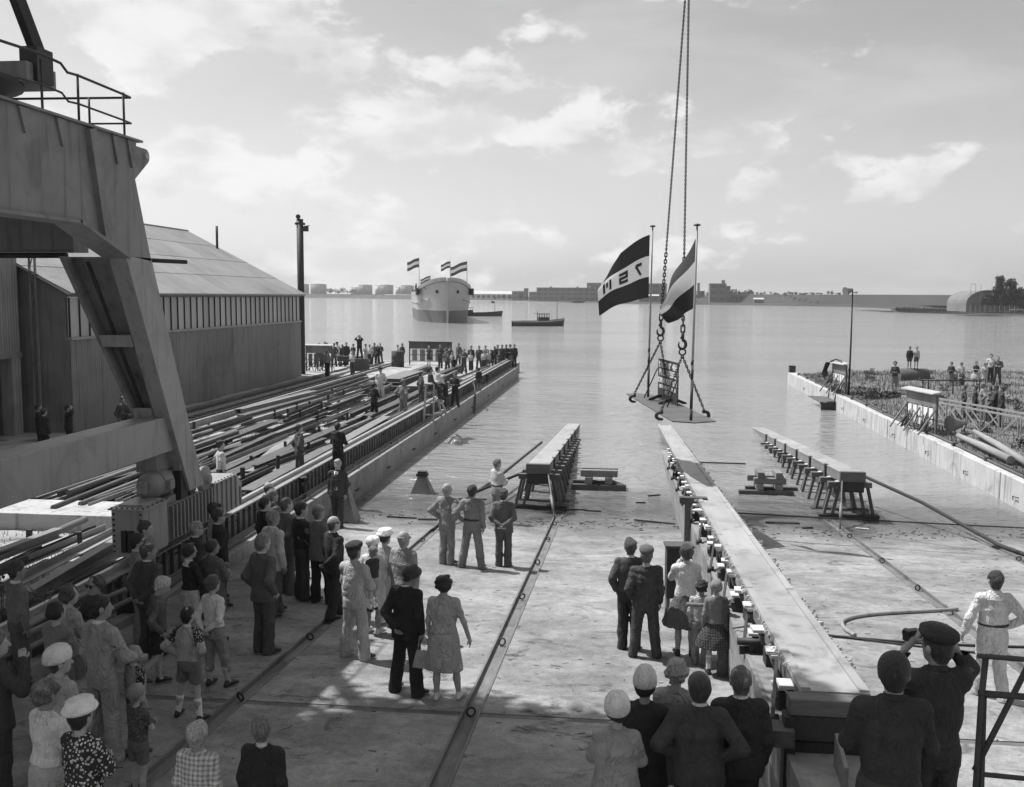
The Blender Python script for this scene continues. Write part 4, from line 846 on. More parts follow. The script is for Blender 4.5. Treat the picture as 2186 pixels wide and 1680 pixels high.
for (y, x0, x1) in [(y, -18, -10) for y in (24, 27.5, 31, 35, 39.5, 44, 49, 54, 60, 65)]:
    inst('bearer', MB().box(x0, x1, -0.1, 0.1, 0, 0.15).mesh('bearer', m_woodx), (0, y, YZ), label='timber bearer under the rows of stock steel', cat='bearer', group='bearers under the stock')
# plate stacks
for (x, y, L, W, n, lab) in ((-14.2, 58, 7, 1.3, 6, 'stack of pale steel plates beyond the man in white overalls'), (-12.0, 55, 8, 1.0, 5, 'long stack of plates right of the man in white overalls'), (-13.2, 29.5, 4, 1.3, 2, 'small pair of pale plates on the heap')):
    st = empty('plate_stack', (x, y, YZ+0.15), R(rnd.uniform(-2, 2)), label=lab, cat='plate stack')
    for k in range(n): MB().box(-W/2+rnd.uniform(-.12,.12), W/2+rnd.uniform(-.12,.12), rnd.uniform(-.4,.4), L+rnd.uniform(-.4,.4), k*0.1, k*0.1+0.05).build('plate', m_rustl, st)
for (x, y, L, lab) in ((-14.6, 60, 12, 'long dark girder lying on the pier deck'), (-12.4, 60, 14, 'second long dark girder on the pier deck')):
    MB().box(x-0.2, x+0.2, y, y+L, YZ+0.1, YZ+0.55).build('girder', m_rust, None, label=lab, cat='girder')
# stakes
STK = [(-18.3, 39.91, 0.32, 0), (-17.55, 39.74, 0.29, 0), (-18.14, 45.22, 0.33, 0), (-18.15, 48.6, 0.31, 0), (-18.18, 51.76, 0.33, 0), (-16.0, 43.44, 0.55, 0), (-15.57, 44.02, 0.47, 0), (-15.95, 46.33, 0.54, 0), (-15.58, 47.17, 0.48, 0), (-14.75, 43.3, 0.53, 0), (-16.02, 49.6, 0.43, 0), (-14.88, 46.89, 0.5, 0), (-15.66, 50.55, 0.46, 0), (-16.08, 52.59, 0.58, 0), (-14.84, 49.79, 0.53, 0), (-15.51, 52.93, 0.54, 0), (-13.82, 46.1, 0.6, 0), (-13.69, 42.48, 0.6, 0), (-12.44, 43.0, 0.46, 0), (-13.92, 49.51, 0.55, 0), (-12.39, 46.15, 0.53, 0), (-11.93, 33.36, 0.57, 0), (-12.02, 30.4, 0.54, 0), (-10.78, 29.44, 0.73, 0), (-11.02, 27.22, 0.73, 0), (-10.81, 32.64, 0.7, 0), (-11.9, 37.14, 0.62, 0), (-12.98, 19.86, 0.58, 1), (-11.86, 20.01, 0.54, 1), (-16.54, 26.66, 0.57, 0), (-17.03, 30.11, 0.41, 0), (-16.97, 31.16, 0.4, 0)]
stk = MB().box(-0.05, 0.05, -0.05, 0.05, -0.2, 1.0).mesh('stake', m_iron)
for (x, y, h, near) in STK:
    inst('stake', stk, (x, y, YZ), (R(rnd.uniform(-2, 2)), R(rnd.uniform(-2, 2)), rnd.random()), (1, 1, h), label='upright iron stake holding back the stock steel' if not near else 'upright iron stake in the pale ground left of the crane bogie', cat='stake', group='stakes among the stock' if not near else 'stakes left of the bogie')
MB().box(-17.5, -9.95, 22.0, 23.6, YZ-0.1, YZ+0.42).build('concrete_sill', m_concl, None, bevel=0.02, label='broad sunlit concrete sill crossing the yard left of the bogie', cat='sill')
MB().prism([(-16.5, YZ), (-13.2, YZ), (-13.2, YZ+0.12), (-16.5, YZ+0.5)], 17.6, 18.2, 'Y').build('timber_ramp', m_steell, None, label='grey sloping slab at the left edge beside the bogie', cat='slab')
# dry grass in the yard
def grass(name, n, area, hz, mt, zf, rs=3, wid=0.006, spread=0.35):
    rg = np.random.RandomState(rs); P = np.array([area(rg) for _ in range(n)]); V = np.zeros((n*3, 3)); 
    for i in range(n):
        x, y = P[i]; z = zf(x, y); h = hz*(0.5+rg.rand()); a = rg.rand()*6.28; l = rg.rand()*spread*h; w_ = wid*(0.7+rg.rand())
        c, s = math.cos(a), math.sin(a)
        V[3*i] = (x-s*w_, y+c*w_, z-0.02); V[3*i+1] = (x+s*w_, y-c*w_, z-0.02); V[3*i+2] = (x+c*l, y+s*l, z+h)
    return tag(link(bpy.data.objects.new(name, mesh_np(name, V, np.arange(n*3).reshape(-1, 3), [mt], smooth=False))), kind='stuff')
m_gr = mat('dry_grass', 0.30, 0.9, var=0.4, scale=6, coords='World'); m_gg = mat('green_grass', 0.16, 0.9, var=0.5, scale=3, coords='World')
def yard_area(rg):
    while True:
        x = -18+rg.rand()*8.6; y = 14+rg.rand()**1.6*30
        if math.sin(x*1.9+y)*math.sin(y*1.3-x*0.7) > -0.1: return x, y
grass('yard_grass', 9000, yard_area, 0.13, m_gr, lambda x, y: YZ, wid=0.012)
# ---------------------------------------------------------------- pier-end gear
def barrel(x, y, z, lab, r_=0.32, h=0.95):
    o = empty('oil_drum', (x, y, z), label=lab, cat='drum'); MB().lathe([(r_,0),(r_,h*0.3),(r_+0.015,h*0.33),(r_,h*0.36),(r_,h*0.63),(r_+0.015,h*0.66),(r_,h*0.69),(r_,h)], n=20).build('shell', m_rust, o); return o
barrel(-17.8, 75.8, 0.82, 'dark standing drum left of the cable board on the pier', 0.5, 1.25)
bx = MB().box(-0.62, 0.62, -0.4, 0.4, 0, 0.9).build('steel_chest', m_rust, None, label='dark steel chest that a man stands on at the pier', cat='chest'); bx.location = (-19.7, 71.5, 0.82); bx.rotation_euler = (0, 0, R(-8))
cart = empty('hand_cart', (-21.6, 75.5, 0.82), R(-10), label='dark hand cart standing on the pier rails', cat='cart')
MB().box(-0.9, 0.9, -0.4, 0.4, 0.42, 0.78).build('cart_body', m_woodd, cart); MB().box(-0.95, 0.95, -0.45, 0.45, 0.782, 0.82).build('cart_rim', m_iron, cart)
for sx in (-0.6, 0.6):
    for sy in (-0.42, 0.42): MB().tube([(sx, sy-0.03, 0.2), (sx, sy+0.03, 0.2)], 0.2, 14).build('wheel', m_iron, cart)
MB().beam((0.9, 0, 0.5), (1.5, 0, 0.1), 0.06, 0.06).build('shaft', m_wood, cart)
# cable boards
def cable_board(name, loc, rz, W, H, cols, lab, roofed, mt_strip, zlow=0.35):
    o = empty(name, loc, rz, label=lab, cat='cable board')
    for x in (-W/2, 0.28*W, W/2): MB().box(x-0.04, x+0.04, -0.04, 0.04, 0, H).build('post', m_wood if roofed else m_iron, o)
    MB().box(-W/2, W/2, -0.03, 0.03, H-0.55, H-0.02).build('top_panel', m_woodm if roofed else m_wood, o)
    for k in range(cols*2): MB().box(-W/2+0.03+k*(W-0.06)/(cols*2)+0.006, -W/2+0.03+(k+1)*(W-0.06)/(cols*2)-0.006, -0.045, -0.031, H-0.54, H-0.03).build('plank', m_woodm if roofed else m_wood, o)
    for k in range(cols):
        x = -W/2+0.12+(W-0.24)*(k+0.5)/cols
        for (za, zb) in ((H-1.02, H-0.6), (H-1.5, H-1.08)):
            zz_ = za-0.1*(k % 2); MB().box(x-W/cols*0.30, x+W/cols*0.30, -0.07, -0.02, max(zz_, 0.3), zb).build('terminal_strip', mt_strip, o)
    for z in (H-1.05, H-1.55): MB().box(-W/2, W/2, -0.015, 0.03, z-0.025, z+0.025).build('cross_rail', m_wood, o)
    if roofed:
        r_ = MB(); r_.hexa([(-W/2-0.2,-0.24,H+0.0),(W/2+0.06,-0.24,H+0.0),(W/2+0.06,0.14,H+0.08),(-W/2-0.2,0.14,H+0.08),(-W/2-0.2,-0.24,H+0.04),(W/2+0.06,-0.24,H+0.04),(W/2+0.06,0.14,H+0.12),(-W/2-0.2,0.14,H+0.12)]); r_.build('canopy', mat('canopy_board', 0.38, 0.8, var=0.2, scale=3), o)
        for x in (-W/2, 0, W/2): MB().beam((x, -0.75, 0.02), (x, -0.06, H*0.62), 0.05, 0.06).build('brace', m_woodm, o)
        rg = random.Random(int(loc[1]*10)); cb = MB()
        for k in range(26):
            x = rg.uniform(-W/2, W/2); cb.tube([(x, -0.1, rg.uniform(0.5, 0.9)), (x+rg.uniform(-.2,.2), -0.22, rg.uniform(0.2, 0.5)), (x+rg.uniform(-.4,.4), -0.3, 0.06)], rg.uniform(0.012, 0.03), 5)
        cb.build('cable_tangle', m_black, o, kind='stuff')
    else: MB().box(-W/2-0.08, W/2+0.08, -0.12, 0.12, H-0.02, H+0.05).build('cap_board', m_wood, o)
    return o
cable_board('cable_board', (-15.75, 78.6, 0.82), R(-4), 3.5, 1.85, 5, 'dark open cable board standing at the pier end', False, m_woodm)
k1 = cable_board('cable_board', (12.35, 58.7, 0.9), R(-81), 2.1, 1.72, 5, 'cable board with draped hose beside the lamp post on the right quay', True, m_white)
cable_board('cable_board', (12.35, 42.6, 0.9), R(-79), 2.5, 1.65, 5, 'nearer cable board with white strips and braces on the right quay', True, m_white)
hs = MB()
for k in range(7): hs.tube([(-1.0+0.02*k, -0.2-0.05*k, 1.75), (-1.35-0.03*k, -0.25-0.04*k, 1.3-0.05*k), (-0.9-0.02*k, -0.3, 0.75-0.04*k), (-0.4, -0.25, 0.9-0.03*k)], 0.03, 6)
hs.tube([(-1.0,-0.2,1.78),(-0.6,0.0,1.95),(0.0,0.05,1.9),(0.4,0.0,1.75)], 0.05, 6)
hs.build('draped_hose', m_black, k1)
cb2 = cable_board('cable_board', (-22.4, 70.2, 0.82), R(-6), 2.0, 1.9, 4, 'cable cabinet at the shed corner with a hose looped over it', True, m_wood)
# ---------------------------------------------------------------- wooden trestle steps on the quay
tr = empty('timber_trestle', (-8.55, 43.3, 0.852), 0, label='tall timber trestle with rungs on the left quay, a man seated on top', cat='trestle')
m_tr = m_woodl
for (x, y) in ((-0.22, -1.1), (0.22, -1.1)): MB().beam((x, y, 0), (x*0.8, -0.75, 1.7), 0.07, 0.1).build('leg', mat('trestle_wood', 0.34, 0.85, var=0.2, scale=3, stretch=(5,5,1)), tr)
for (x, y) in ((0.2, 1.0), (0.25, 1.9)): MB().beam((x, y, 0), (0.05, 0.1, 1.68), 0.07, 0.1).build('leg', MATS['trestle_wood'], tr)
MB().beam((-0.05, -1.15, 1.72), (0.1, 1.25, 1.68), 0.3, 0.07).build('top_board', MATS['trestle_wood'], tr)
for k in range(4): MB().beam((0.19, 1.0-0.22*k*0.9, 0.3+0.38*k), (0.22, 1.75-0.38*k, 0.33+0.38*k), 0.05, 0.07).build('rung', MATS['trestle_wood'], tr)
for z in (0.35, 0.85, 1.3): MB().beam((-0.2, -1.0+z*0.2, z), (0.2, -1.0+z*0.2, z), 0.05, 0.07).build('rung', MATS['trestle_wood'], tr)
MB().beam((0.2, -1.0, 0.4), (0.18, 0.9, 0.25), 0.05, 0.08).build('tie', MATS['trestle_wood'], tr); MB().beam((0.2, -0.9, 0.9), (0.15, 0.5, 1.0), 0.05, 0.08).build('tie', MATS['trestle_wood'], tr)
# hydrant pipes on ledge, hanging hose
hp = MB(); hp.tube([(0,0,0),(0,0,0.5)], 0.06, 8); hp.tube([(-0.1,0,0.45),(0.12,0,0.45)], 0.05, 8); hp.tube([(0,0,0.5),(0,0,0.58)], 0.1, 8)
for (x, y, lab) in ((-8.8, 62.5, 'iron hydrant on the far quay ledge'), (-8.78, 26.0, 'iron hydrant behind the man in the dark suit')): hp.build('hydrant', m_iron, None, loc=(x, y, 0.852), label=lab, cat='hydrant')
MB().tube([(-8.75, 56.0, 1.5), (-8.6, 55.2, 1.62), (-8.36, 54.4, 1.3), (-8.34, 54.0, 0.6), (-8.33, 53.7, -0.3)], 0.035, 7).build('hanging_hose', m_black, None, label='black hose hanging over the quay edge beside a boy', cat='hose')
MB().tube([(-8.72, 55.8, 1.45), (-8.4, 54.9, 1.2), (-8.35, 54.5, 0.5), (-8.34, 54.3, -0.3)], 0.025, 7).build('hanging_hose', m_black, None, label='second thinner hose hanging over the quay edge', cat='hose')
# ---------------------------------------------------------------- the launched ship
def loft(sections, close=True):
    """sections: list of equal-length point lists -> MB"""
    b = MB(); n = len(sections[0]); base = 0
    for s_ in sections: b.v += [tuple(p) for p in s_]
    for i in range(len(sections)-1):
        for k in range(n-1): b.f.append((i*n+k, i*n+k+1, (i+1)*n+k+1, (i+1)*n+k)); b.sm.append(True)
    return b
ship = empty('launched_ship', (-41.3, 226.5, 0), R(14.0), label='big pale grey ship hull with flags, bow towards the yard', cat='ship')
m_hull = mat('ship_grey', 0.40, 0.5, var=0.08, scale=0.3, stain=0.1, streak=0.15); m_boot = mat('boot_topping', 0.13, 0.55, var=0.15, scale=0.4); m_deck = mat('ship_dark', 0.03, 0.8)
BE, LN = 6.7, 78.0
def hull_sec(t, zlo, zhi, n=9, flare=True):
    y = LN*t; pts = []
    for k in range(n):
        f = k/(n-1); z = zlo+(zhi(t)-zlo)*f
        zr = z/10.0; ent = 0.24-0.10*min(1, zr)     # entrance gets fuller upwards
        wd = min(1.0, (t/ent)**(0.62-0.12*zr)) if t < ent else (1.0 if t < 0.8 else 1.0-0.5*((t-0.8)/0.2)**2)
        rake = -2.2*max(0, zr)**1.4*(1-min(1, t/0.15)); w_ = BE*wd*(0.93+0.07*min(1, zr*1.3))
        pts.append((w_, y+rake, z))
    return pts
top = lambda t: 10.6-3.0*min(1, t/0.2)**1.2 if t < 0.2 else (7.4 if t < 0.85 else 8.2)
ts = [0.0005, 0.004, 0.012, 0.025, 0.045, 0.07, 0.10, 0.14, 0.19, 0.25, 0.35, 0.5, 0.7, 0.8, 0.88, 0.95, 1.0]
low = lambda t: 2.9
for sx, nm in ((1, 'hull_side'), (-1, 'hull_side')):
    for (za, zb, mt_, nm2) in ((2.9, top, m_hull, 'hull_side'), (-1.5, low, m_boot, 'boot_topping')):
        b = loft([[(sx*x, y, z) for x, y, z in hull_sec(t, za, zb)] for t in ts]); b.build(nm2, mt_, ship)
b = loft([[(-hull_sec(t, 0, top)[-1][0], hull_sec(t, 0, top)[-1][1], top(t)-1.0) , (hull_sec(t, 0, top)[-1][0], hull_sec(t, 0, top)[-1][1], top(t)-1.0)] for t in ts]); b.build('deck', m_deck, ship)
b = MB(); b.poly([(-BE*0.5, LN, -1.5), (BE*0.5, LN, -1.5), (BE*0.5, LN, 8.2), (-BE*0.5, LN, 8.2)]); b.build('transom', m_hull, ship)
for sx in (-1, 1):      # rubbing strake, hawse pipe, dark opening abaft the forecastle, railings
    P_ = [(sx*(hull_sec(t, -1.5, lambda q: 5.3+1.2*(1-min(1, q/0.2)))[-1][0]+0.06), hull_sec(t, -1.5, lambda q: 5.3)[-1][1], 4.6+1.5*(1-min(1, t/0.2))) for t in ts[5:15]]
    MB().tube(P_, 0.12, 6).build('rubbing_strake', m_hull, ship)
    s5 = hull_sec(0.022, 0, lambda q: 7.4)[-1]; MB().lathe([(0.42,-0.1),(0.42,0.12),(0.2,0.14)], (sx*(s5[0]+0.1), s5[1]-0.1, 7.3), 12, 'Y').build('hawse_pipe', m_iron, ship)
    xs_ = hull_sec(0.16, 0, top)[-1][0]
    MB().box(sx*xs_-0.25, sx*xs_+0.25, LN*0.115, LN*0.2, 6.55, 8.15).build('bulwark_opening', m_deck, ship)
    for k in range(9): MB().box(sx*(BE-0.1)-0.05, sx*(BE-0.1)+0.05, LN*0.2+k*1.6, LN*0.2+k*1.6+0.08, 7.3, 8.9 if k % 3 else 9.4).build('rail_stanchion', m_iron, ship)
    MB().box(sx*(BE-0.1)-0.03, sx*(BE-0.1)+0.03, LN*0.2, LN*0.2+13, 8.5, 8.56).build('rail_bar', m_iron, ship)
MB().tube([(0,-2.2,10.55),(0,-0.9,5.2),(0,-0.02,0),(0,0,-1.4)], [0.42,0.3,0.2,0.2], 8).build('stem_bar', m_hull, ship)
MB().box(-2.2, 2.2, 6, 7.5, 9.0, 10.2).build('forecastle_gear', m_deck, ship)
# name on the bow, too small to read at this distance
nmz = inst('bow_name', text_mesh('PLANA', 0.95, m_iron, 0.01), (-4.35, 5.0, 7.9), (R(90), 0, R(-47)), (1.0, 0.9, 1), parent=ship)
def small_flag(parent, x, y, z0, z1, w_, h_, lab=None, sgn=-1):
    p = empty('flagstaff', (x, y, z0)); p.parent = parent
    MB().tube([(0,0,0), (0,0,z1-z0)], 0.06, 6).build('staff', m_iron, p)
    fn = lambda u, v: (sgn*w_*u, 0.5*math.sin(4*u+v)*u, (z1-z0)-0.1-h_*v-0.35*w_*u**1.2+0.2*math.sin(6*u)*u)
    o = bpy.data.objects.new('flag_cloth', flag_mesh(w_, h_, fn, band3, [c_red, c_white, c_red], 10, 6)); link(o, p)
small_flag(ship, -6.1, 13, 7.2, 15.6, 2.9, 2.2); small_flag(ship, 0.6, -0.6, 10, 14.4, 2.2, 1.5); small_flag(ship, 4.9, 4.5, 9.6, 14.6, 3.9, 2.2); small_flag(ship, -2.6, 30, 7.2, 11.6, 2.6, 1.2)
def tug(name, loc, rz, L_, lab, wh, mast_h, flagup):
    o = empty(name, loc, rz, label=lab, cat='tug boat'); B = L_*0.13; ts_ = [0, 0.03, 0.08, 0.16, 0.3, 0.5, 0.7, 0.85, 0.95, 1.0]
    def sec(t, z): w_ = B*(min(1, (t/0.3)**0.55) if t < 0.3 else (1 if t < 0.75 else 1-0.55*((t-0.75)/0.25)**2)); return w_*(0.82+0.18*z/1.6), t*L_-0.4*(1-min(1, t/0.2))*z/1.6, z*(1+0.5*max(0, 1-t/0.4)**1.5)
    for sx in (-1, 1):
        loft([[(sx*sec(t, z)[0], sec(t, z)[1], sec(t, z)[2]) for z in (-0.4, 0.1, 0.5, 0.85)] for t in ts_]).build('hull_side', m_iron, o)
        loft([[(sx*(sec(t, z)[0]+0.03), sec(t, z)[1], sec(t, z)[2]) for z in (0.84, 1.0, 1.15)] for t in ts_]).build('bulwark', m_steell if wh else m_iron, o)
    b = loft([[(-sec(t, 0.9)[0], sec(t, 0.9)[1], sec(t, 0.9)[2]), (sec(t, 0.9)[0], sec(t, 0.9)[1], sec(t, 0.9)[2])] for t in ts_]); b.build('deck', m_steell if wh else m_woodm, o)
    w0 = L_*(0.30 if wh else 0.52); wl = L_*0.2
    MB().box(-B*0.55, B*0.55, w0, w0+wl, 0.9, 1.9).build('wheelhouse', m_iron, o); MB().box(-B*0.6, B*0.6, w0-0.1, w0+wl+0.1, 2.55, 2.68).build('wheelhouse_roof', m_iron, o)
    for k in range(5):
        for sx in (-1, 1): MB().box(sx*B*0.5-0.04, sx*B*0.5+0.04, w0+0.03+k*(wl-0.1)/4, w0+0.11+k*(wl-0.1)/4, 1.9, 2.55).build('window_post', m_iron, o)
    MB().box(-B*0.4, B*0.4, w0+wl+0.3, L_*0.86, 0.9, 1.25).build('engine_casing', m_steell if wh else m_wood, o)
    MB().tube([(0, L_*0.13, 1.2), (0, L_*0.13, mast_h)], 0.06, 6).build('mast', m_iron, o)
    if flagup:
        fp = [(0,0),(1.1,0.2),(1.0,-0.55),(0.1,-0.5)]; b = MB(); b.poly([(0, L_*0.13+q[0]+0.05, mast_h+q[1]) for q in fp]); b.build('pennant', c_red, o)
    return o
tug('tug_boat', (-39.0, 309.5, 0), R(98), 17.5, 'low dark tug boat beside the ship with a small wheelhouse', False, 4.6, True)
tug('tug_boat', (-13.4, 213, 0), R(112), 11.5, 'small motor boat with a windowed cabin and tall mast', True, 6.2, False)
fl3 = empty('stern_flag', (-19.6, 219.8, 0.9)); fl3.parent = None; tag(fl3, 'tiny flag on the stern of the small motor boat', 'flag'); MB().tube([(0,0,0),(0,0,2.2)], 0.03, 5).build('staff', m_iron, fl3); b = MB(); b.poly([(0,0,2.2),(-0.1,0,1.6),(-1.1,0.2,1.5)]); b.poly([(0,0,2.19),(-0.1,0.01,1.6),(0.5,0.1,1.45)]); b.build('flag_cloth', c_white, fl3)

# ---------------------------------------------------------------- far shore: embankment, tanks, works, dike, trees
m_tk = mat('tank_grey', 0.2, 0.7, var=0.1, scale=0.05); m_tkl = mat('tank_white', 0.55, 0.6, var=0.08, scale=0.05); m_brick = mat('far_brick', 0.16, 0.9, var=0.25, scale=0.15, stain=0.3, sscale=0.05)
m_rflight = mat('far_pale_roof', 0.45, 0.7, var=0.1, scale=0.05); m_win = mat('far_window', 0.07, 0.3); m_winl = mat('far_window_frame', 0.3, 0.6)
b = MB()
for (x0, x1, y0, y1, z) in ((-2600, -560, 2045, 1955, 8), (-560, -300, 1955, 1600, 7.0), (-300, -186, 1600, 1372, 4.5)):
    b.hexa([(x0, y0, -1), (x1, y1, -1), (x1, y1+300, -1), (x0, y0+300, -1), (x0, y0+12, z), (x1, y1+12, z), (x1, y1+300, z), (x0, y0+300, z)])
b.build('far_embankment', mat('embankment_grass', 0.055, 0.95, var=0.3, scale=0.04), kind='structure')
TK = [(-668.6, 7.5, 28.0, 0, 'half hidden dark oil tank beside the mast'), (-640.3, 16.7, 28.4, 0, 'wide dark oil tank right of the mast'), (-539.7, 14.2, 27.0, 0, 'dark oil tank in the middle of the row'), (-494.5, 13.7, 27.2, 0, 'dark oil tank second from the ship'), (-450.8, 13.6, 26.4, 0, 'dark oil tank partly behind the ship'),
      (-566.6, 12.5, 22.6, 1, 'low white oil tank left of the middle dark tank'), (-516.3, 10.5, 26.5, 1, 'white oil tank between two dark tanks'), (-472.6, 10.0, 23.7, 1, 'white oil tank nearest the ship')]
for (x, r_, zt, wht, lab) in TK:
    o = empty('oil_tank', (x, 2010+(30 if wht else 0), 7.9), label=lab, cat='oil tank')
    MB().lathe([(r_, 0), (r_, zt-8.2)], n=28).build('shell', m_tkl if wht else m_tk, o); MB().lathe([(r_+0.3, zt-8.2), (r_*0.5, zt-7.2), (0.3, zt-6.4)], n=28).build('roof', m_tkl if wht else m_tk, o)
    MB().box(-0.6, 0.6, -r_-1.2, -r_-0.05, 0, zt-8.2).build('stairway', m_tk, o)
FB = [('white_roofed_shed', -171, -125, 1080, 40, 1.6, 8.2, 'long low shed with a bright roof beside the ship', 'shed'), ('works_building', -122.8, -110, 1060, 20, 1.6, 11.1, 'squat dark works building right of the bright roof', 'building'), ('works_tower', -108.7, -104.5, 1050, 6, 1.6, 14.2, 'slim stair tower among the far works', 'tower'),
      ('works_building', -102.2, -94.1, 1040, 15, 1.6, 10.4, 'small dark block left of the big brick works', 'building'), ('brick_works', -87, -24, 960, 30, 1.6, 14.3, 'big flat brick works building across the water', 'building'), ('roof_house', -39.2, -25.5, 985, 12, 14.35, 19.3, 'roof house on top of the brick works', 'building'),
      ('works_building', 16, 37.2, 930, 20, 1.6, 18.2, 'tall works building behind the flags', 'building'), ('low_shed', 11.2, 28.7, 890, 10, 1.6, 7.0, 'low white roofed shed behind the flagpoles', 'shed'), ('chimney', 63.1, 65.2, 900, 2, 1.6, 18.4, 'square brick chimney right of the flags', 'chimney'),
      ('works_building', 63.3, 70.0, 905, 12, 1.6, 11.3, 'low building beside the brick chimney', 'building'), ('warehouse', 70.8, 84.6, 860, 14, 1.6, 17.5, 'dark square warehouse on the far shore', 'building'), ('warehouse_wing', 84.62, 88.1, 860, 12, 1.6, 15.4, 'narrow lower wing of the dark warehouse', 'building'),
      ('roof_turret', 81.3, 83.9, 866, 3, 17.6, 20.4, 'square turret on the dark warehouse roof', 'tower'), ('low_building', 89.3, 108.8, 872, 12, 1.6, 8.3, 'long low building right of the warehouse', 'building'), ('cottage', 103.2, 110.7, 820, 6, 1.6, 4.6, 'small gabled cottage by the far shore', 'house')]
rgf = random.Random(5)
for (nm, x0, x1, y, dp, z0, z1, lab, cat) in FB:
    o = empty(nm, ((x0+x1)/2, y, z0), label=lab, cat=cat); hw = (x1-x0)/2; h = z1-z0
    MB().box(-hw, hw, 0, dp, 0, h).build('wall', m_brick if 'white' not in nm else m_rflight, o)
    if nm in ('white_roofed_shed', 'low_shed', 'cottage'):
        r_ = MB(); hh = 3.4 if nm == 'white_roofed_shed' else 1.3; r_.hexa([(-hw-0.3,-0.5,h+0.02),(hw+0.3,-0.5,h+0.02),(hw+0.3,dp+0.5,h+0.02),(-hw-0.3,dp+0.5,h+0.02),(-hw-0.3,dp/2-0.2,h+hh),(hw+0.3,dp/2-0.2,h+hh),(hw+0.3,dp/2+0.2,h+hh),(-hw-0.3,dp/2+0.2,h+hh)]); r_.build('roof', m_rflight, o)
    else: MB().box(-hw-0.3, hw+0.3, -0.3, dp+0.3, h+0.01, h+0.35).build('roof', m_tk, o)
    if h > 5 and nm not in ('chimney', 'roof_turret'):
        nf = max(1, int(h/4.2)); nw = max(2, int(hw*2/5.5))
        for f in range(nf):
            for k in range(nw):
                x = -hw+(k+0.5)*2*hw/nw; z = h*(f+0.35)/nf; w_ = hw/nw*0.62
                wd = MB().box(x-w_, x+w_, -0.25, -0.02, z, z+h/nf*0.45).build('window', m_win, o)
                MB().box(x-w_-0.1, x+w_+0.1, -0.3, -0.26, z-0.2, z-0.02).build('sill', m_winl, wd)
    if nm == 'brick_works':
        for x in (-18, 8, 20): MB().lathe([(1,0),(1,0.8),(0.3,1.3)], (x, 5, h+0.36), 8).build('roof_vent', m_tk, o)
# dike at the right
dk = MB(); DP = [(60, 905, 5.5), (92, 900, 8.9), (140, 800, 8.7), (184, 720, 8.6), (260, 640, 8.4), (520, 560, 8.4), (1500, 500, 8.4)]
for i in range(len(DP)-1):
    (xa, ya, za), (xb, yb, zb) = DP[i], DP[i+1]
    dk.poly([(xa, ya-18, 1.5), (xb, yb-18, 1.5), (xb, yb, zb), (xa, ya, za)]); dk.poly([(xa, ya, za), (xb, yb, zb), (xb, yb+300, zb), (xa, ya+300, za)])
dk.build('dike', m_far, kind='structure')
m_leafd = mat('far_foliage', 0.06, 0.95, var=0.5, scale=0.5)
def leaf_cloud(rg, n, centre, rad, size, flat=1.0, clump=14):
    """leaf faces scattered in clumps through an ellipsoid"""
    cs = rg.normal(size=(clump, 3)); cs /= np.linalg.norm(cs, axis=1)[:, None]; cs *= (rg.rand(clump, 1)**0.5)*0.78
    idx = rg.randint(0, clump, n); p = cs[idx]+rg.normal(size=(n, 3))*0.17; p *= np.array(rad)*np.array([1, 1, flat]); p += np.array(centre)
    a = rg.normal(size=(n, 3)); a /= np.linalg.norm(a, axis=1)[:, None]; b = np.cross(a, rg.normal(size=(n, 3))); b /= np.linalg.norm(b, axis=1)[:, None]
    s = size*(0.6+0.8*rg.rand(n, 1)); V = np.stack([p-a*s, p+b*s*0.55, p+a*s, p-b*s*0.55], 1).reshape(-1, 3)
    return V, np.arange(n*4).reshape(-1, 4)
def far_tree(x, y, z, h, r_, lab, seed, n=260, grp='trees along the far shore'):
    o = empty('tree', (x, y, z), label=lab, cat='tree', group=grp); rg = np.random.RandomState(seed)
    V, F = leaf_cloud(rg, n, (0, 0, h*0.6), (r_, r_, h*0.42), r_*0.2); link(bpy.data.objects.new('crown', mesh_np('crown', V, F, [m_leafd], smooth=False)), o)
    MB().tube([(0,0,0), (0.1,0,h*0.5), (0,0.1,h*0.75)], [h*0.03, h*0.022, h*0.008], 6).build('trunk', m_woodd, o)
for i in range(12): far_tree(-622+i*5.2+rgf.uniform(-2, 2), 2015, 7, rgf.uniform(9, 15), rgf.uniform(4, 7), 'small tree between the far oil tanks', 20+i, 120)
for i, (x, y, h) in enumerate([(-128, 1030, 7), (-118, 1000, 6), (-106, 985, 7), (-140, 1050, 5), (-98, 980, 5), (45, 900, 9), (52, 895, 11), (58, 890, 8), (92, 850, 6), (115, 850, 6), (60, 905, 9), (-60, 930, 5), (-45, 925, 4)]): far_tree(x, y, 1.4, h, h*0.5, 'low tree before the far works buildings', 50+i, 140)
for i in range(26): far_tree(100+i*2.4+rgf.uniform(-1, 1), 905-i*7.5, 8.2, rgf.uniform(1.5, 3.2), rgf.uniform(1.6, 3), 'bush on the crest of the far dike', 90+i, 60, 'bushes on the dike')
for i in range(9): far_tree(84+i*4.5, 1000, 4, 9+2*math.sin(i*1.7), 6, 'tree on the hill line behind the warehouse', 130+i, 100)
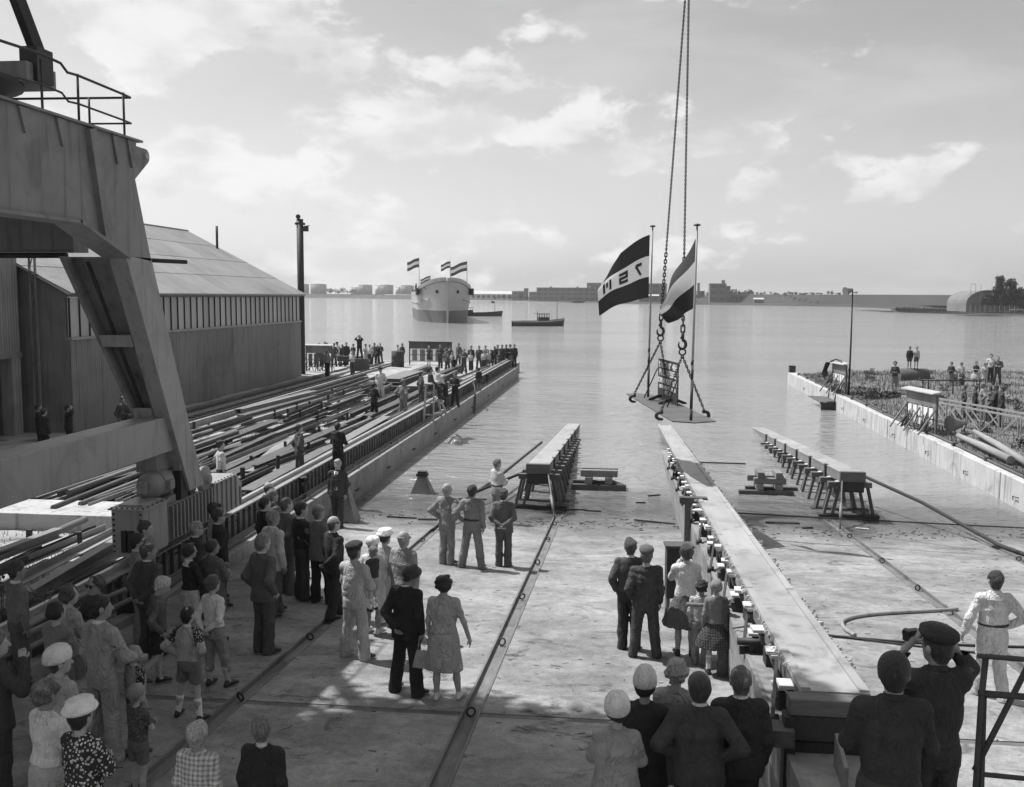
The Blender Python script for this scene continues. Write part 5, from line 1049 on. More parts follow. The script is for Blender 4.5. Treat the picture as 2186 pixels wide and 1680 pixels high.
# arched hall, fence and trees on the right point
ah = empty('arched_hall', (131, 378, 1.5), label='arched dark hall behind a fence on the right point', cat='hall')
arc = [(-7.5, 0)]+[(-7.5*math.cos(a), 3.2+4.6*math.sin(a)) for a in np.linspace(0, math.pi, 15)]+[(7.5, 0)]
MB().prism(arc, 0, 22, 'Y').build('vault', m_brick, ah); MB().prism([(x*1.02, z*1.02) for x, z in arc[1:-1]]+[(x*0.97, z*0.97) for x, z in reversed(arc[1:-1])], -0.4, -0.02, 'Y').build('arch_rim', m_tk, ah)
for k in range(5): MB().box(-5.4+k*2.4, -4.0+k*2.4, -0.15, -0.01, 0.4, 2.8).build('window', m_win, ah)
fc = empty('paling_fence', (128, 366, 1.5), label='paling fence in front of the arched hall', cat='fence')
for k in range(30): MB().box(-7+k*0.55, -6.88+k*0.55, -0.05, 0.05, 0, 2.4).build('paling', m_winl if k % 3 == 0 else m_wood, fc)
for z in (0.5, 1.8): MB().box(-7, 9.2, 0.052, 0.12, z, z+0.1).build('fence_rail', m_wood, fc)
for (x, lab) in ((122.2, 'thin frame mast left of the arched hall'), (125.6, 'thin pole left of the dark tree')):
    o = empty('thin_mast', (x, 370, 1.5), label=lab, cat='mast'); MB().tube([(0,0,0),(0,0,10)], 0.07, 5).build('pole', m_wood, o)
    if x < 124: MB().tube([(1.6,0,0),(1.6,0,10)], 0.07, 5).build('pole', m_wood, o); MB().tube([(0,0,10),(1.6,0,10)], 0.07, 5).build('crossbar', m_wood, o)
rt = empty('tree', (132.4, 372, 1.5), label='tall dark tree standing before the arched hall', cat='tree'); rg = np.random.RandomState(9)
Vs = []; Fs = []; nv = 0
for (c, r_, n) in (((0.4,0,7.0), (3.2,2.8,5.0), 3200), ((-2.6,0.2,4.0), (3.2,2.4,3.0), 1800), ((4.0,0,5.6), (4.0,2.8,4.6), 3000), ((0.2,0,11), (1.7,1.6,2.4), 900), ((4.2,0,9.8), (2.4,2.0,2.6), 1200), ((8,1,5), (3.5,2.6,4.2), 2200)):
    V, F = leaf_cloud(rg, n, c, r_, 0.34, clump=22); Vs.append(V); Fs.append(F+nv); nv += len(V)
link(bpy.data.objects.new('crown', mesh_np('crown', np.concatenate(Vs), np.concatenate(Fs), [m_leafd], smooth=False)), rt)
MB().tube([(0,0,0),(0.1,0,4),(0,0,9)], [0.4,0.3,0.08], 8).build('trunk', m_woodd, rt)
def reed_area(rg):
    t = rg.rand(); x = 119+t*45; return x, 455-(x-118)*2.3+(0 if t > 0.9 else 0)+rg.rand()*9
grass('reeds', 5000, reed_area, 1.3, m_leafd, lambda x, y: 0.8, 8, wid=0.12)
# ---------------------------------------------------------------- right bank
lp = empty('lamp_post', (12.75, 58.0, 0.9), label='slender post with a floodlight at its top on the right quay', cat='lamp post')
MB().tube([(0,0,0),(0.02,0,3),(0.0,0,5.9)], [0.06,0.05,0.04], 8).build('post', m_iron, lp)
hd = MB().lathe([(0.26,-0.32),(0.25,-0.28),(0.13,0.0),(0.1,0.16),(0.05,0.2)], n=20, axis='X').build('lamp_head', m_steel, lp, loc=(-0.16, -0.05, 5.95)); hd.rotation_euler = (0, R(-12), R(25))
MB().lathe([(0.22,-0.30),(0.22,-0.295)], n=20, axis='X').build('lamp_glass', m_steell, hd)
dr = empty('boiler_drum', (18.45, 65.9, 1.0), R(8), label='large rusty cylinder lying in the grass with two children standing on it', cat='drum')
MB().lathe([(0.48,-0.95),(0.5,-0.93),(0.5,0.93),(0.48,0.95),(0.40,0.95),(0.40,0.2)], (0,0,0.42), 24, 'X').build('shell', m_rust, dr)
gw = empty('gangway', (0,0,0), label='light lattice gangway lying on the right bank with people behind it', cat='gangway')
A0, A1 = Vector((13.6, 47.0, 1.05)), Vector((16.6, 37.5, 1.0)); dA = (A1-A0).normalized(); sd = Vector((dA.y, -dA.x, 0))*-1
for off, nm in ((0.0, 'near'), (1.0, 'far')):
    o1 = sd*(-off); Lg = (A1-A0).length; n = 9
    MB().beam(A0+o1, A1+o1, 0.07, 0.07).build('bottom_chord', m_steell, gw); MB().beam(A0+o1+Vector((0,0,0.92)), A1+o1+Vector((0,0,0.92)), 0.07, 0.07).build('top_chord', m_steell, gw)
    for k in range(n+1):
        p = A0+o1+dA*(Lg*k/n); MB().beam(p+Vector((0,0,0.03)), p+Vector((0,0,0.89)), 0.045, 0.045).build('upright', m_steell, gw)
        if k < n: MB().beam(p+Vector((0,0,0.89 if k < 5 else 0.04)), A0+o1+dA*(Lg*(k+1)/n)+Vector((0,0,0.04 if k < 5 else 0.89)), 0.04, 0.04).build('diagonal', m_steell, gw)
for k in range(36): 
    p = A0+dA*((A1-A0).length*(k+0.5)/36); MB().beam(p, p-sd*1.0, 0.12, 0.03).build('tread', m_woodm, gw)
hn = empty('loudspeaker_horn', (13.55, 41.6, 1.35), R(20), label='grey horn on the ground beside the nearer cable board', cat='loudspeaker')
MB().lathe([(0.34,-0.45),(0.33,-0.42),(0.2,-0.05),(0.14,0.15),(0.12,0.3)], n=20, axis='X').build('horn', m_steel, hn); MB().lathe([(0.29,-0.43),(0.29,-0.425)], n=20, axis='X').build('horn_mouth', m_steell, hn)
MB().beam((0.1,-0.2,-0.05),(-0.5,-0.7,-0.42),0.05,0.05).build('stand_leg', m_woodm, hn); MB().beam((0.1,0.2,-0.05),(-0.3,0.3,-0.42),0.05,0.05).build('stand_leg', m_woodm, hn); MB().beam((0.2,0,-0.05),(0.4,0.1,-0.42),0.05,0.05).build('stand_leg', m_woodm, hn)
for (a, c, r_, lab) in (((12.95,39.8,1.12), (12.85,34.2,1.08), 0.13, 'thick pale pole lying on the bank, nearer the wall'), ((13.75,40.4,1.22), (12.95,33.0,1.15), 0.12, 'longer pale pole lying on the bank, crossing the other')):
    MB().tube([a, ((a[0]+c[0])/2, (a[1]+c[1])/2, (a[2]+c[2])/2+0.02), c], [r_*0.7, r_, r_*1.05], 12).build('wooden_pole', mat('pale_pole', 0.27, 0.8, var=0.2, scale=3, stretch=(3,0.5,3)), None, label=lab, cat='pole')
bp_ = empty('landing_box', (11.75, 59.3, 0), label='small landing stage hanging on the right quay wall at the water', cat='landing stage')
r_ = MB(); r_.hexa([(-0.6,-1.4,0.42),(0.28,-1.4,0.5),(0.28,1.2,0.5),(-0.6,2.4,0.42),(-0.6,-1.4,0.46),(0.28,-1.4,0.54),(0.28,1.2,0.54),(-0.6,2.4,0.46)]); r_.build('deck', m_wood, bp_)
MB().box(-0.5, 0.25, -1.3, -1.2, -0.3, 0.41).build('side_board', m_woodd, bp_); MB().beam((-0.55,-1.3,0.4),(0.2,-0.2,-0.2),0.06,0.06).build('brace', m_woodd, bp_)
for y in (-1.2, 0.6): MB().tube([(0.26,y,0.5),(0.3,y,0.95)], 0.03, 6).build('hanger', m_iron, bp_)
bk = empty('pipe_barrier', (18.3, 57.5, 1.0), R(-4), label='low dark pipe barrier in the grass behind the nearer cable board', cat='barrier')
for x in (-1.6, -1.3, 0, 1.4): MB().tube([(x,0,0),(x,0,0.85)], 0.035, 6).build('post', m_iron, bk)
MB().tube([(-1.7,0,0.85),(1.5,0,0.85)], 0.045, 6).build('top_rail', m_iron, bk)
def bank_area(rg):
    while True:
        y = 22+rg.rand()**0.8*54; x = 12.7+rg.rand()**1.3*min(16, 4+y*0.25)
        if y < 76+(x-12)*0.2: return x, y
grass('bank_grass', 26000, bank_area, 0.17, m_gg, bankz, 4, wid=0.016)
rgb = np.random.RandomState(3)
m_bush = mat('bank_weeds', 0.075, 0.95, var=0.5, scale=2)
Vs = []; Fs = []; nv = 0
for i in range(46):
    y = 26+rgb.rand()*48; x = 13.2+rgb.rand()*9; V, F = leaf_cloud(rgb, 150, (x, y, bankz(x, y)+0.12), (0.5, 0.6, 0.28+0.25*rgb.rand()), 0.06, clump=8); Vs.append(V); Fs.append(F+nv); nv += len(V)
for (x, y, h) in ((13.6, 55.8, 0.55), (14.3, 55.2, 0.4), (14.2, 33.5, 0.8), (14.8, 31.0, 0.9), (15.5, 32.0, 1.0), (14.0, 29.5, 0.8), (16.2, 34, 0.9)):
    V, F = leaf_cloud(rgb, 900, (x, y, bankz(x, y)+h*0.4), (0.8, 0.9, h*0.6), 0.07, clump=16); Vs.append(V); Fs.append(F+nv); nv += len(V)
tag(link(bpy.data.objects.new('bank_weeds', mesh_np('bank_weeds', np.concatenate(Vs), np.concatenate(Fs), [m_bush], smooth=False))), kind='stuff')
# leafy weeds at the lower left
lwb = empty('weed_bush', (-9.9, 13.2, 0.9), label='leafy weed bush growing at the left behind the crowd', cat='bush')
m_leafw = mat('weed_leaf', 0.15, 0.8, var=0.4, scale=4); Vs = []; Fs = []; nv = 0
for (c, r_, n) in (((0,0,0.35), (0.8,1.1,0.6), 2600), ((0.5,1.3,0.35), (0.5,0.8,0.5), 1200), ((-0.6,1.4,0.6), (0.5,0.6,0.5), 700)):
    V, F = leaf_cloud(rgb, n, c, r_, 0.05, clump=24); Vs.append(V); Fs.append(F+nv); nv += len(V)
link(bpy.data.objects.new('foliage', mesh_np('foliage', np.concatenate(Vs), np.concatenate(Fs), [m_leafw], smooth=False)), lwb)
st_ = MB()
for k in range(26): x, y = rgb.normal(0, 0.4), rgb.normal(0.3, 0.8); st_.tube([(x, y, -0.2), (x*1.1, y*1.05, 0.3), (x*1.25, y*1.1, 0.75+0.3*rgb.rand())], [0.012, 0.009, 0.004], 5)
st_.build('stems', m_wood, lwb)
# ---------------------------------------------------------------- broad tree leaning in from the left, its shade dapples the slip
bt = empty('shade_tree', (-11.6, 4.6, 1.3), label='broad tree overhead at the left whose shade dapples the slip', cat='tree'); Vs = []; Fs = []; nv = 0
for (c, r_, n, cl_) in (((-9.0,13.0,14.4), (3.5,2.9,1.6), 26000, 105), ((-6.6,10.8,14.6), (2.9,2.6,1.5), 18000, 75), ((-10.0,8.6,14.6), (3.4,3.2,2.0), 12000, 50), ((-4.6,7.6,14.8), (2.6,2.4,1.4), 10000, 45)):
    V, F = leaf_cloud(rgb, n, c, r_, 0.15, clump=cl_); Vs.append(V); Fs.append(F+nv); nv += len(V)
V = np.concatenate(Vs)-np.array([-11.6, 4.6, 1.3])
link(bpy.data.objects.new('crown', mesh_np('crown', V, np.concatenate(Fs), [m_leafd], smooth=False)), bt)
MB().tube([(0,0,-0.3),(0.3,0.4,3),(1.0,1.4,7),(2.2,3.6,10.5),(3.6,5.8,12.2)], [0.5,0.42,0.34,0.22,0.1], 10).build('trunk', m_woodd, bt)
for (e, s_) in (((6.6,5.2,12.6), (1.6,2.4,9)), ((2.5,3.5,13.2), (1.0,1.4,7)), ((8.0,3.6,13.0), (2.2,3.6,10.5))):
    MB().tube([s_, ((s_[0]+e[0])/2, (s_[1]+e[1])/2, (s_[2]+e[2])/2+0.6), e], [0.18, 0.12, 0.04], 7).build('limb', m_woodd, bt)
# ---------------------------------------------------------------- people: bodies grown from distance fields, meshed by surface nets
def surf_nets(D, org, h):
    ins = D < 0
    nx, ny, nz_ = D.shape
    c = ins.astype(np.int8); s = np.zeros((nx-1, ny-1, nz_-1), np.int8)
    for dx in (0, 1):
        for dy in (0, 1):
            for dz in (0, 1): s += c[dx:nx-1+dx, dy:ny-1+dy, dz:nz_-1+dz]
    act = (s > 0) & (s < 8); I = np.argwhere(act)
    if len(I) == 0: return np.zeros((0, 3)), np.zeros((0, 4), int)
    ids = np.full(act.shape, -1, np.int32); ids[act] = np.arange(len(I))
    acc = np.zeros((len(I), 3)); cnt = np.zeros(len(I))
    cor = [(a, b, d) for a in (0, 1) for b in (0, 1) for d in (0, 1)]
    val = {q: D[I[:, 0]+q[0], I[:, 1]+q[1], I[:, 2]+q[2]] for q in cor}
    for q in cor:
        for ax in range(3):
            if q[ax]: continue
            r_ = tuple(1 if i == ax else q[i] for i in range(3)); a, b = val[q], val[r_]; m_ = (a < 0) != (b < 0)
            t = a[m_]/(a[m_]-b[m_]); p = np.tile(np.array(q, float), (m_.sum(), 1)); p[:, ax] = t; acc[m_] += p; cnt[m_] += 1
    V = (I+acc/cnt[:, None])*h+np.array(org); F = []
    for ax in range(3):
        sl0 = [slice(None)]*3; sl1 = [slice(None)]*3; sl0[ax] = slice(0, -1); sl1[ax] = slice(1, None)
        d = ins[tuple(sl0)].astype(np.int8)-ins[tuple(sl1)].astype(np.int8); E = np.argwhere(d != 0); sg = d[d != 0]
        o1, o2 = (ax+1) % 3, (ax+2) % 3
        k = (E[:, o1] > 0) & (E[:, o2] > 0) & (E[:, o1] < D.shape[o1]-1) & (E[:, o2] < D.shape[o2]-1); E = E[k]; sg = sg[k]
        q = []
        for (a, b) in ((-1, -1), (0, -1), (0, 0), (-1, 0)):
            e = E.copy(); e[:, o1] += a; e[:, o2] += b; q.append(ids[e[:, 0], e[:, 1], e[:, 2]])
        q = np.stack(q, 1); q[sg < 0] = q[sg < 0][:, ::-1]; F.append(q)
    return V, np.concatenate(F)
class Fld:
    def __init__(s, lo, hi, h):
        s.h = h; s.lo = np.array(lo, float)-2.5*h; n = np.ceil((np.array(hi, float)+2.5*h-s.lo)/h).astype(int)+1
        s.ax = [s.lo[i]+np.arange(n[i])*h for i in range(3)]; s.D = np.full(n, 1.0, np.float32)
    def _blk(s, lo, hi, pad):
        sl = []
        for i in range(3):
            a = max(0, int((lo[i]-pad-s.lo[i])/s.h)); b = min(len(s.ax[i]), int((hi[i]+pad-s.lo[i])/s.h)+2)
            if b <= a: return None
            sl.append(slice(a, b))
        X = s.ax[0][sl[0]][:, None, None]; Y = s.ax[1][sl[1]][None, :, None]; Z = s.ax[2][sl[2]][None, None, :]
        return tuple(sl), X, Y, Z
    def _mix(s, sl, d, k):
        o = s.D[sl]
        if k > 0:
            hh = np.clip(0.5+0.5*(o-d)/k, 0, 1); s.D[sl] = o*(1-hh)+d*hh-k*hh*(1-hh)
        else: s.D[sl] = np.minimum(o, d)
    def cone(s, a, b, r1, r2, k=0.03, sq=None):
        a = np.array(a, float); b = np.array(b, float); r = max(r1, r2); q = s._blk(np.minimum(a, b)-r, np.maximum(a, b)+r, k+2*s.h)
        if q is None: return
        sl, X, Y, Z = q; d = b-a; L2 = max(d@d, 1e-9); t = np.clip(((X-a[0])*d[0]+(Y-a[1])*d[1]+(Z-a[2])*d[2])/L2, 0, 1)
        dx, dy, dz = X-a[0]-t*d[0], Y-a[1]-t*d[1], Z-a[2]-t*d[2]
        if sq is not None: dx, dy, dz = dx/sq[0], dy/sq[1], dz/sq[2]
        s._mix(sl, (np.sqrt(dx*dx+dy*dy+dz*dz)-(r1+t*(r2-r1)))*(min(sq) if sq is not None else 1), k)
    def ell(s, c, rad, k=0.02, Rm=None):
        c = np.array(c, float); rad = np.array(rad, float); m_ = rad.max(); q = s._blk(c-m_, c+m_, k+2*s.h)
        if q is None: return
        sl, X, Y, Z = q; x, y, z = X-c[0], Y-c[1], Z-c[2]
        if Rm is not None: x, y, z = x*Rm[0][0]+y*Rm[1][0]+z*Rm[2][0], x*Rm[0][1]+y*Rm[1][1]+z*Rm[2][1], x*Rm[0][2]+y*Rm[1][2]+z*Rm[2][2]
        g = np.sqrt((x/rad[0])**2+(y/rad[1])**2+(z/rad[2])**2); s._mix(sl, (g-1)*rad.min(), k)
    def loft(s, tab, k=0.03, lean=0.0, pw=2.4):
        """tab rows: z, half width, half depth, y offset"""
        T = np.array(tab, float); T = T[np.argsort(T[:, 0])]; w = T[:, 1].max(); dp = (T[:, 2]+abs(T[:, 3])).max()+abs(lean)
        q = s._blk((-w, -dp, T[0, 0]), (w, dp, T[-1, 0]), k+2*s.h)
        if q is None: return
        sl, X, Y, Z = q; z = Z.ravel(); A = np.interp(z, T[:, 0], T[:, 1])[None, None, :]; B = np.interp(z, T[:, 0], T[:, 2])[None, None, :]; C = np.interp(z, T[:, 0], T[:, 3])[None, None, :]
        g = ((np.abs(X)/A)**pw+(np.abs(Y-C)/B)**pw)**(1/pw); d = (g-1)*np.minimum(A, B); d = np.maximum(d, np.maximum(T[0, 0]-Z, Z-T[-1, 0])); s._mix(sl, d, k)
    def wrinkle(s, amp, rg, fr=(14, 14, 22), n=4, zf=None, zb=0.3):
        X = s.ax[0][:, None, None]; Y = s.ax[1][None, :, None]; Z = s.ax[2][None, None, :]; w = 0
        for i in range(n):
            f = rg.normal(size=3)*np.array(fr)*0.6+np.array([0, 0, fr[2]*zb])*rg.choice((-1, 1)); ph = rg.rand()*6.28; w = w+(1.2-2.4*np.abs(np.sin(0.5*(X*f[0]+Y*f[1]+Z*f[2]+ph+1.5*np.sin(Z*7+X*5*rg.rand()+ph))))**0.8)
        s.D += (amp*w/n*(1.0 if zf is None else np.clip((zf[0]-Z)/zf[1], 0, 1))).astype(np.float32)
    def mesh(s): return surf_nets(s.D, s.lo, s.h)
def rotm(yaw, pitch=0.0, roll=0.0):
    return np.array(Euler((pitch, roll, yaw)).to_matrix())
def hand_geo(wr, dirv, side, curl):
    """palm, four unequal bent fingers and a thumb leaving the side of the palm"""
    b = MB(); d = Vector(dirv).normalized(); ref = Vector((0, 1, 0)) if abs(d.y) < 0.8 else Vector((0, 0, 1))
    w_ = Vector((d.y*0, 0, 0)); lat = d.cross(Vector((side, 0, 0))); lat = (lat if lat.length > 0.1 else d.cross(ref)).normalized(); nor = lat.cross(d).normalized()*side   # lat: towards thumb, nor: palm side
    if nor.x*side > 0: nor = -nor
    W = Vector(wr); p1 = W+d*0.085
    b.beam(W-d*0.01, p1, 0.062, 0.030, up=nor, w2=0.078, h2=0.026)
    for i, (o, l) in enumerate(((0.029, 0.072), (0.010, 0.080), (-0.010, 0.075), (-0.028, 0.058))):
        r0 = p1+lat*o-d*0.012; c = curl*(1+0.12*i); e1 = r0+(d*math.cos(c*0.5)+nor*math.sin(c*0.5))*l*0.55; e2 = e1+(d*math.cos(c*1.3)+nor*math.sin(c*1.3))*l*0.5
        b.tube([r0, e1, e2], [0.0098, 0.009, 0.0065], 6)
    t0 = W+lat*0.030+d*0.018; t1 = t0+(d*0.62+lat*0.62+nor*0.3)*0.042; t2 = t1+(d*0.85+lat*0.15+nor*0.35)*0.036
    b.tube([t0, t1, t2], [0.0135, 0.0115, 0.008], 6)
    return b
ARMS = {'down': ((.235,-.03,1.13), (.232,.035,.88)), 'hips': ((.355,-.13,1.17), (.205,.0,1.02)), 'pocket': ((.275,-.11,1.14), (.215,.045,.93)), 'behind': ((.262,-.12,1.14), (.035,-.20,.965)),
        'crossed': ((.245,.09,1.15), (-.02,.215,1.17)), 'face': ((.215,.20,1.21), (.075,.225,1.47)), 'hold': ((.25,.07,1.14), (.10,.25,1.15)), 'out': ((.30,.0,1.14), (.36,.05,.91)), 'fwd': ((.25,.10,1.13), (.21,.32,1.05)), 'up': ((.30,.12,1.45), (.13,.10,1.66)), 'rest': ((.24,.08,1.12), (.13,.28,1.00))}
LEGS = {'stand': ((.10,.01,.48), (.105,-.01,.085), (.10,.01,.48), (.105,-.01,.085)), 'apart': ((.14,.01,.48), (.19,-.01,.085), (.14,.01,.48), (.19,-.01,.085)), 'step': ((.10,.08,.485), (.11,.14,.085), (.10,-.02,.48), (.12,-.16,.09)), 'relaxR': ((.10,.0,.48), (.10,-.02,.085), (.15,.07,.485), (.19,.08,.085)), 'wide': ((.16,.02,.48), (.23,.0,.085), (.15,-.02,.48), (.21,-.05,.085)), 'kick': ((.10,.01,.48), (.10,.0,.085), (.16,-.06,.50), (.24,-.30,.24)), 'sit': ((.13,.40,.86), (.12,.46,.44), (.13,.40,.86), (.12,.44,.44))}
SKIN = {}
def fabric(kind, v):
    nm = f'{kind}_{v:.3f}'
    if nm in MATS: return MATS[nm]
    v = 0.022+1.0*v; mm = mat(nm, v, 0.9, var=0.22, scale=5, spec=0.25); t = mm.node_tree; b = t.nodes['Principled BSDF']; L = t.links.new  # lifts every cloth a little: film flare put into the base colour
    cb_ = N(t, 'ShaderNodeTexCoord').outputs['Object']; hts = []
    for (sc_, st_, dis, wgt) in ((5.5, (1.5, 1.5, 0.7), 1.6, 1.0), (13, (1.0, 1.0, 1.5), 1.2, 0.35), (60, (1, 1, 1), 0.0, 0.05)):     # hanging folds, creases, weave
        mp_ = N(t, 'ShaderNodeMapping'); mp_.inputs['Scale'].default_value = st_; mp_.inputs['Rotation'].default_value = (0.35, 0.25, 0); L(cb_, mp_.inputs[0])
        n_ = N(t, 'ShaderNodeTexNoise'); n_.inputs['Scale'].default_value = sc_; n_.inputs['Detail'].default_value = 3; n_.inputs['Distortion'].default_value = dis; L(mp_.outputs[0], n_.inputs['Vector'])
        hts.append(M(t, 'MULTIPLY', M(t, 'ABSOLUTE', M(t, 'SUBTRACT', n_.outputs[0], 0.5)), wgt))
    bp_ = N(t, 'ShaderNodeBump'); bp_.inputs['Strength'].default_value = 1.0; bp_.inputs['Distance'].default_value = 0.12 if kind == 'cotton' else 0.065; L(M(t, 'ADD', M(t, 'ADD', hts[0], hts[1]), hts[2]), bp_.inputs['Height']); L(bp_.outputs[0], b.inputs['Normal'])
    src = b.inputs['Base Color'].links[0].from_socket; co = N(t, 'ShaderNodeTexCoord').outputs['Object']; sp = N(t, 'ShaderNodeSeparateXYZ'); L(co, sp.inputs[0])
    def stripes(axis, per, duty, ang=None): return M(t, 'LESS_THAN', M(t, 'FRACT', M(t, 'MULTIPLY', sp.outputs[axis], 1/per)), duty)
    pat = None
    if kind == 'plaid':
        a = M(t, 'ADD', stripes(0, 0.052, 0.45), stripes(2, 0.052, 0.45)); pat = M(t, 'SUBTRACT', 1.0, M(t, 'MULTIPLY', a, 0.30))
    elif kind == 'tartan':
        a = M(t, 'ADD', M(t, 'ADD', stripes(0, 0.045, 0.2), stripes(2, 0.045, 0.2)), 0.0); pat = M(t, 'ADD', 1.0, M(t, 'MULTIPLY', a, 1.3))
    elif kind == 'striped': pat = M(t, 'SUBTRACT', 1.0, M(t, 'MULTIPLY', stripes(2, 0.026, 0.45), 0.72))
    elif kind in ('floral', 'print'):
        vo = N(t, 'ShaderNodeTexVoronoi'); vo.inputs['Scale'].default_value = 30 if kind == 'floral' else 22; L(co, vo.inputs['Vector'])
        d = vo.outputs['Distance']; a = M(t, 'MULTIPLY', M(t, 'LESS_THAN', d, 0.36), M(t, 'GREATER_THAN', d, 0.14)); c = M(t, 'LESS_THAN', d, 0.06); pat = M(t, 'ADD', 1.0, M(t, 'MULTIPLY', M(t, 'ADD', a, c), 14.0 if kind == 'floral' else 0.9))
    elif kind == 'knit':
        vo = N(t, 'ShaderNodeTexNoise'); vo.inputs['Scale'].default_value = 55; L(co, vo.inputs['Vector']); pat = M(t, 'ADD', 0.6, M(t, 'MULTIPLY', vo.outputs[0], 0.8))
    if pat is not None: L(M(t, 'MULTIPLY', src, pat), b.inputs['Base Color'])
    return mm
m_skin = [mat('skin_fair', 0.36, 0.55, var=0.10, scale=6, spec=0.3), mat('skin_tan', 0.25, 0.55, var=0.10, scale=6, spec=0.3)]
def hairm(v): return mat(f'hair_{v:.3f}', v*1.15+0.006, 0.42, var=0.7, scale=14, stretch=(3.5,3.5,0.6), bump=1.6, bscale=26)
m_shoe = mat('shoe_leather', 0.025, 0.4, var=0.2, scale=8); m_shoew = mat('white_shoes', 0.6, 0.5, var=0.1, scale=8); m_sock = mat('white_socks', 0.7, 0.9, var=0.05); m_eye = mat('eyes_dark', 0.01, 0.25)
def add_obj(name, V, F, mt, parent, smooth=True):
    if len(F) == 0: return None
    return link(bpy.data.objects.new(name, mesh_np(name, V, F, [mt] if not isinstance(mt, list) else mt, smooth=smooth)), parent)
def build_person(P):
    """P: dict with h, top, bottom, colours, hair, hat, arms, legs, head turn, res ... -> list of (name, V, F, material) in body space (facing +Y)"""
    rg = np.random.RandomState(P['seed']); H = P['h']; k = H/1.785; res = P['res']; parts = []; fem = P.get('fem', False); child = P.get('child', 0.0)
    aL, aR = P['arms']; lg = LEGS[P['legs']]; top, bot = P['top'], P['bot']; sit = P['legs'] == 'sit'
    fat = P.get('fat', 1.0); sw = (0.160 if fem else 0.177)*(0.93 if child else 1.0); nb = 1.0+0.0
    lean = P.get('lean', 0.0)
    def arm(side, nm):
        e, w_ = ARMS[nm]; f = sw/0.177; q = lambda p, keepx=False: np.array((side*p[0]*(0.5+0.5*f), p[1], p[2]))
        return np.array((side*sw, 0.0, 1.400)), q(e), q(w_)
    arms = [(-1,)+arm(-1, aL), (1,)+arm(1, aR)]
    legs = [(-1, np.array((-.09, 0, .90)), np.array(lg[0])*(-1, 1, 1), np.array(lg[1])*(-1, 1, 1)), (1, np.array((.09, 0, .90)), np.array(lg[2]), np.array(lg[3]))]
    bare_arm = top in ('dress', 'tshirt', 'sleeveless'); bare_leg = bot in ('skirt', 'flared', 'shorts', 'dressskirt', 'capri')
    # ---- head frame
    yaw, pit = P.get('turn', 0.0), P.get('nod', 0.0); Rm = rotm(yaw, pit); hs = (1.13+0.28*child)*P.get('hs', 1.0); nk = np.array((0, 0.0, 1.495));  
    def hp(p): return nk+Rm@((np.array(p)-nk)*hs)
    # ---- body: head, neck, hands, bare limbs; thin core where clothes cover it
    hr = max(0.007, res*0.62); f = Fld((-.5, -.4, .0), (.5, .55, 1.80+0.1*child), hr)
    core = hr*1.15; K = 0.012
    f.ell(hp((0, -.008, 1.655)), np.array((.077, .098, .098))*hs, K, Rm); f.ell(hp((0, .030, 1.595)), np.array((.058, .066, .082))*hs, 0.03, Rm); f.ell(hp((0, .055, 1.548)), np.array((.030, .030, .024))*hs, 0.025, Rm)
    f.cone(hp((0, .092, 1.64)), hp((0, .112, 1.605)), .009*hs, .014*hs, 0.012)
    for sx in (-1, 1): f.ell(hp((sx*.078, -.008, 1.625)), np.array((.013, .024, .033))*hs, 0.006, Rm); f.ell(hp((sx*.034, .080, 1.655)), np.array((.022, .012, .010))*hs, 0.012, Rm)
    f.ell(hp((0, .088, 1.575)), np.array((.024, .012, .010))*hs, 0.01, Rm)
    nr = (.049 if fem else .055)*(0.85 if child else 1); f.cone((0, -.025, 1.40), hp((0, -.012, 1.575)), nr*1.15, nr, 0.025)
    f.cone((0, -.02, 1.42), (0, 0, .95), core*2, core*2, 0.01)
    for sd_, s_, e, w_ in arms:
        f.cone((0, 0, 1.38), s_, core*1.5, core, 0.01)
        if bare_arm: f.cone(s_, e, .046 if fem else .05, .038, .02); f.cone(e, w_, .038, .027, .02)
        else: f.cone(s_, e, core, core, 0.0); f.cone(e, w_, core, .026, 0.01)
        f.cone(w_-(w_-e)/np.linalg.norm(w_-e)*0.09, w_, .029, .026, .01)
    for sd_, h_, kn, an in legs:
        f.cone((0, 0, .95), h_, core*2, core, 0.01)
        if bare_leg: f.cone(h_, kn, .078, .052, .02); f.cone(kn, an*0.45+kn*0.55+np.array((0, -.022, 0)), .050, .052, .02); f.cone(an*0.45+kn*0.55+np.array((0, -.022, 0)), an, .052, .034, .02); f.cone(an, an+np.array((sd_*.02, .10, -.045)), .034, .026, .02)
        else: f.cone(h_, kn, core, core, 0.0); f.cone(kn, an, core, core, 0.0)
    V, F = f.mesh(); hv = []; 
    for sd_, s_, e, w_ in arms:
        if P.get('hide_hands') : continue
        hb_ = hand_geo(w_, w_-e if aL not in ('x',) else w_-e, sd_, 0.9 if (aL if sd_ < 0 else aR) in ('hold', 'crossed', 'behind', 'face', 'up', 'hips') else 0.45); n0 = len(V)+sum(len(q[0]) for q in hv)
        hv.append((np.array(hb_.v), hb_.f, n0))
    parts.append(('body', V, F, m_skin[P.get('skin', 0)], hv))
    if P.get('face'):
        e = MB()
        for sx in (-1, 1):
            c = hp((sx*.032, .088, 1.642)); e.lathe([(0.001,-.006),(.010,-.003),(.010,.003),(.001,.006)], tuple(c), 8, 'Y')
        parts.append(('eyes', np.array(e.v), e.f, m_eye, None))
    # ---- legs' clothing
    bc = P['botc']
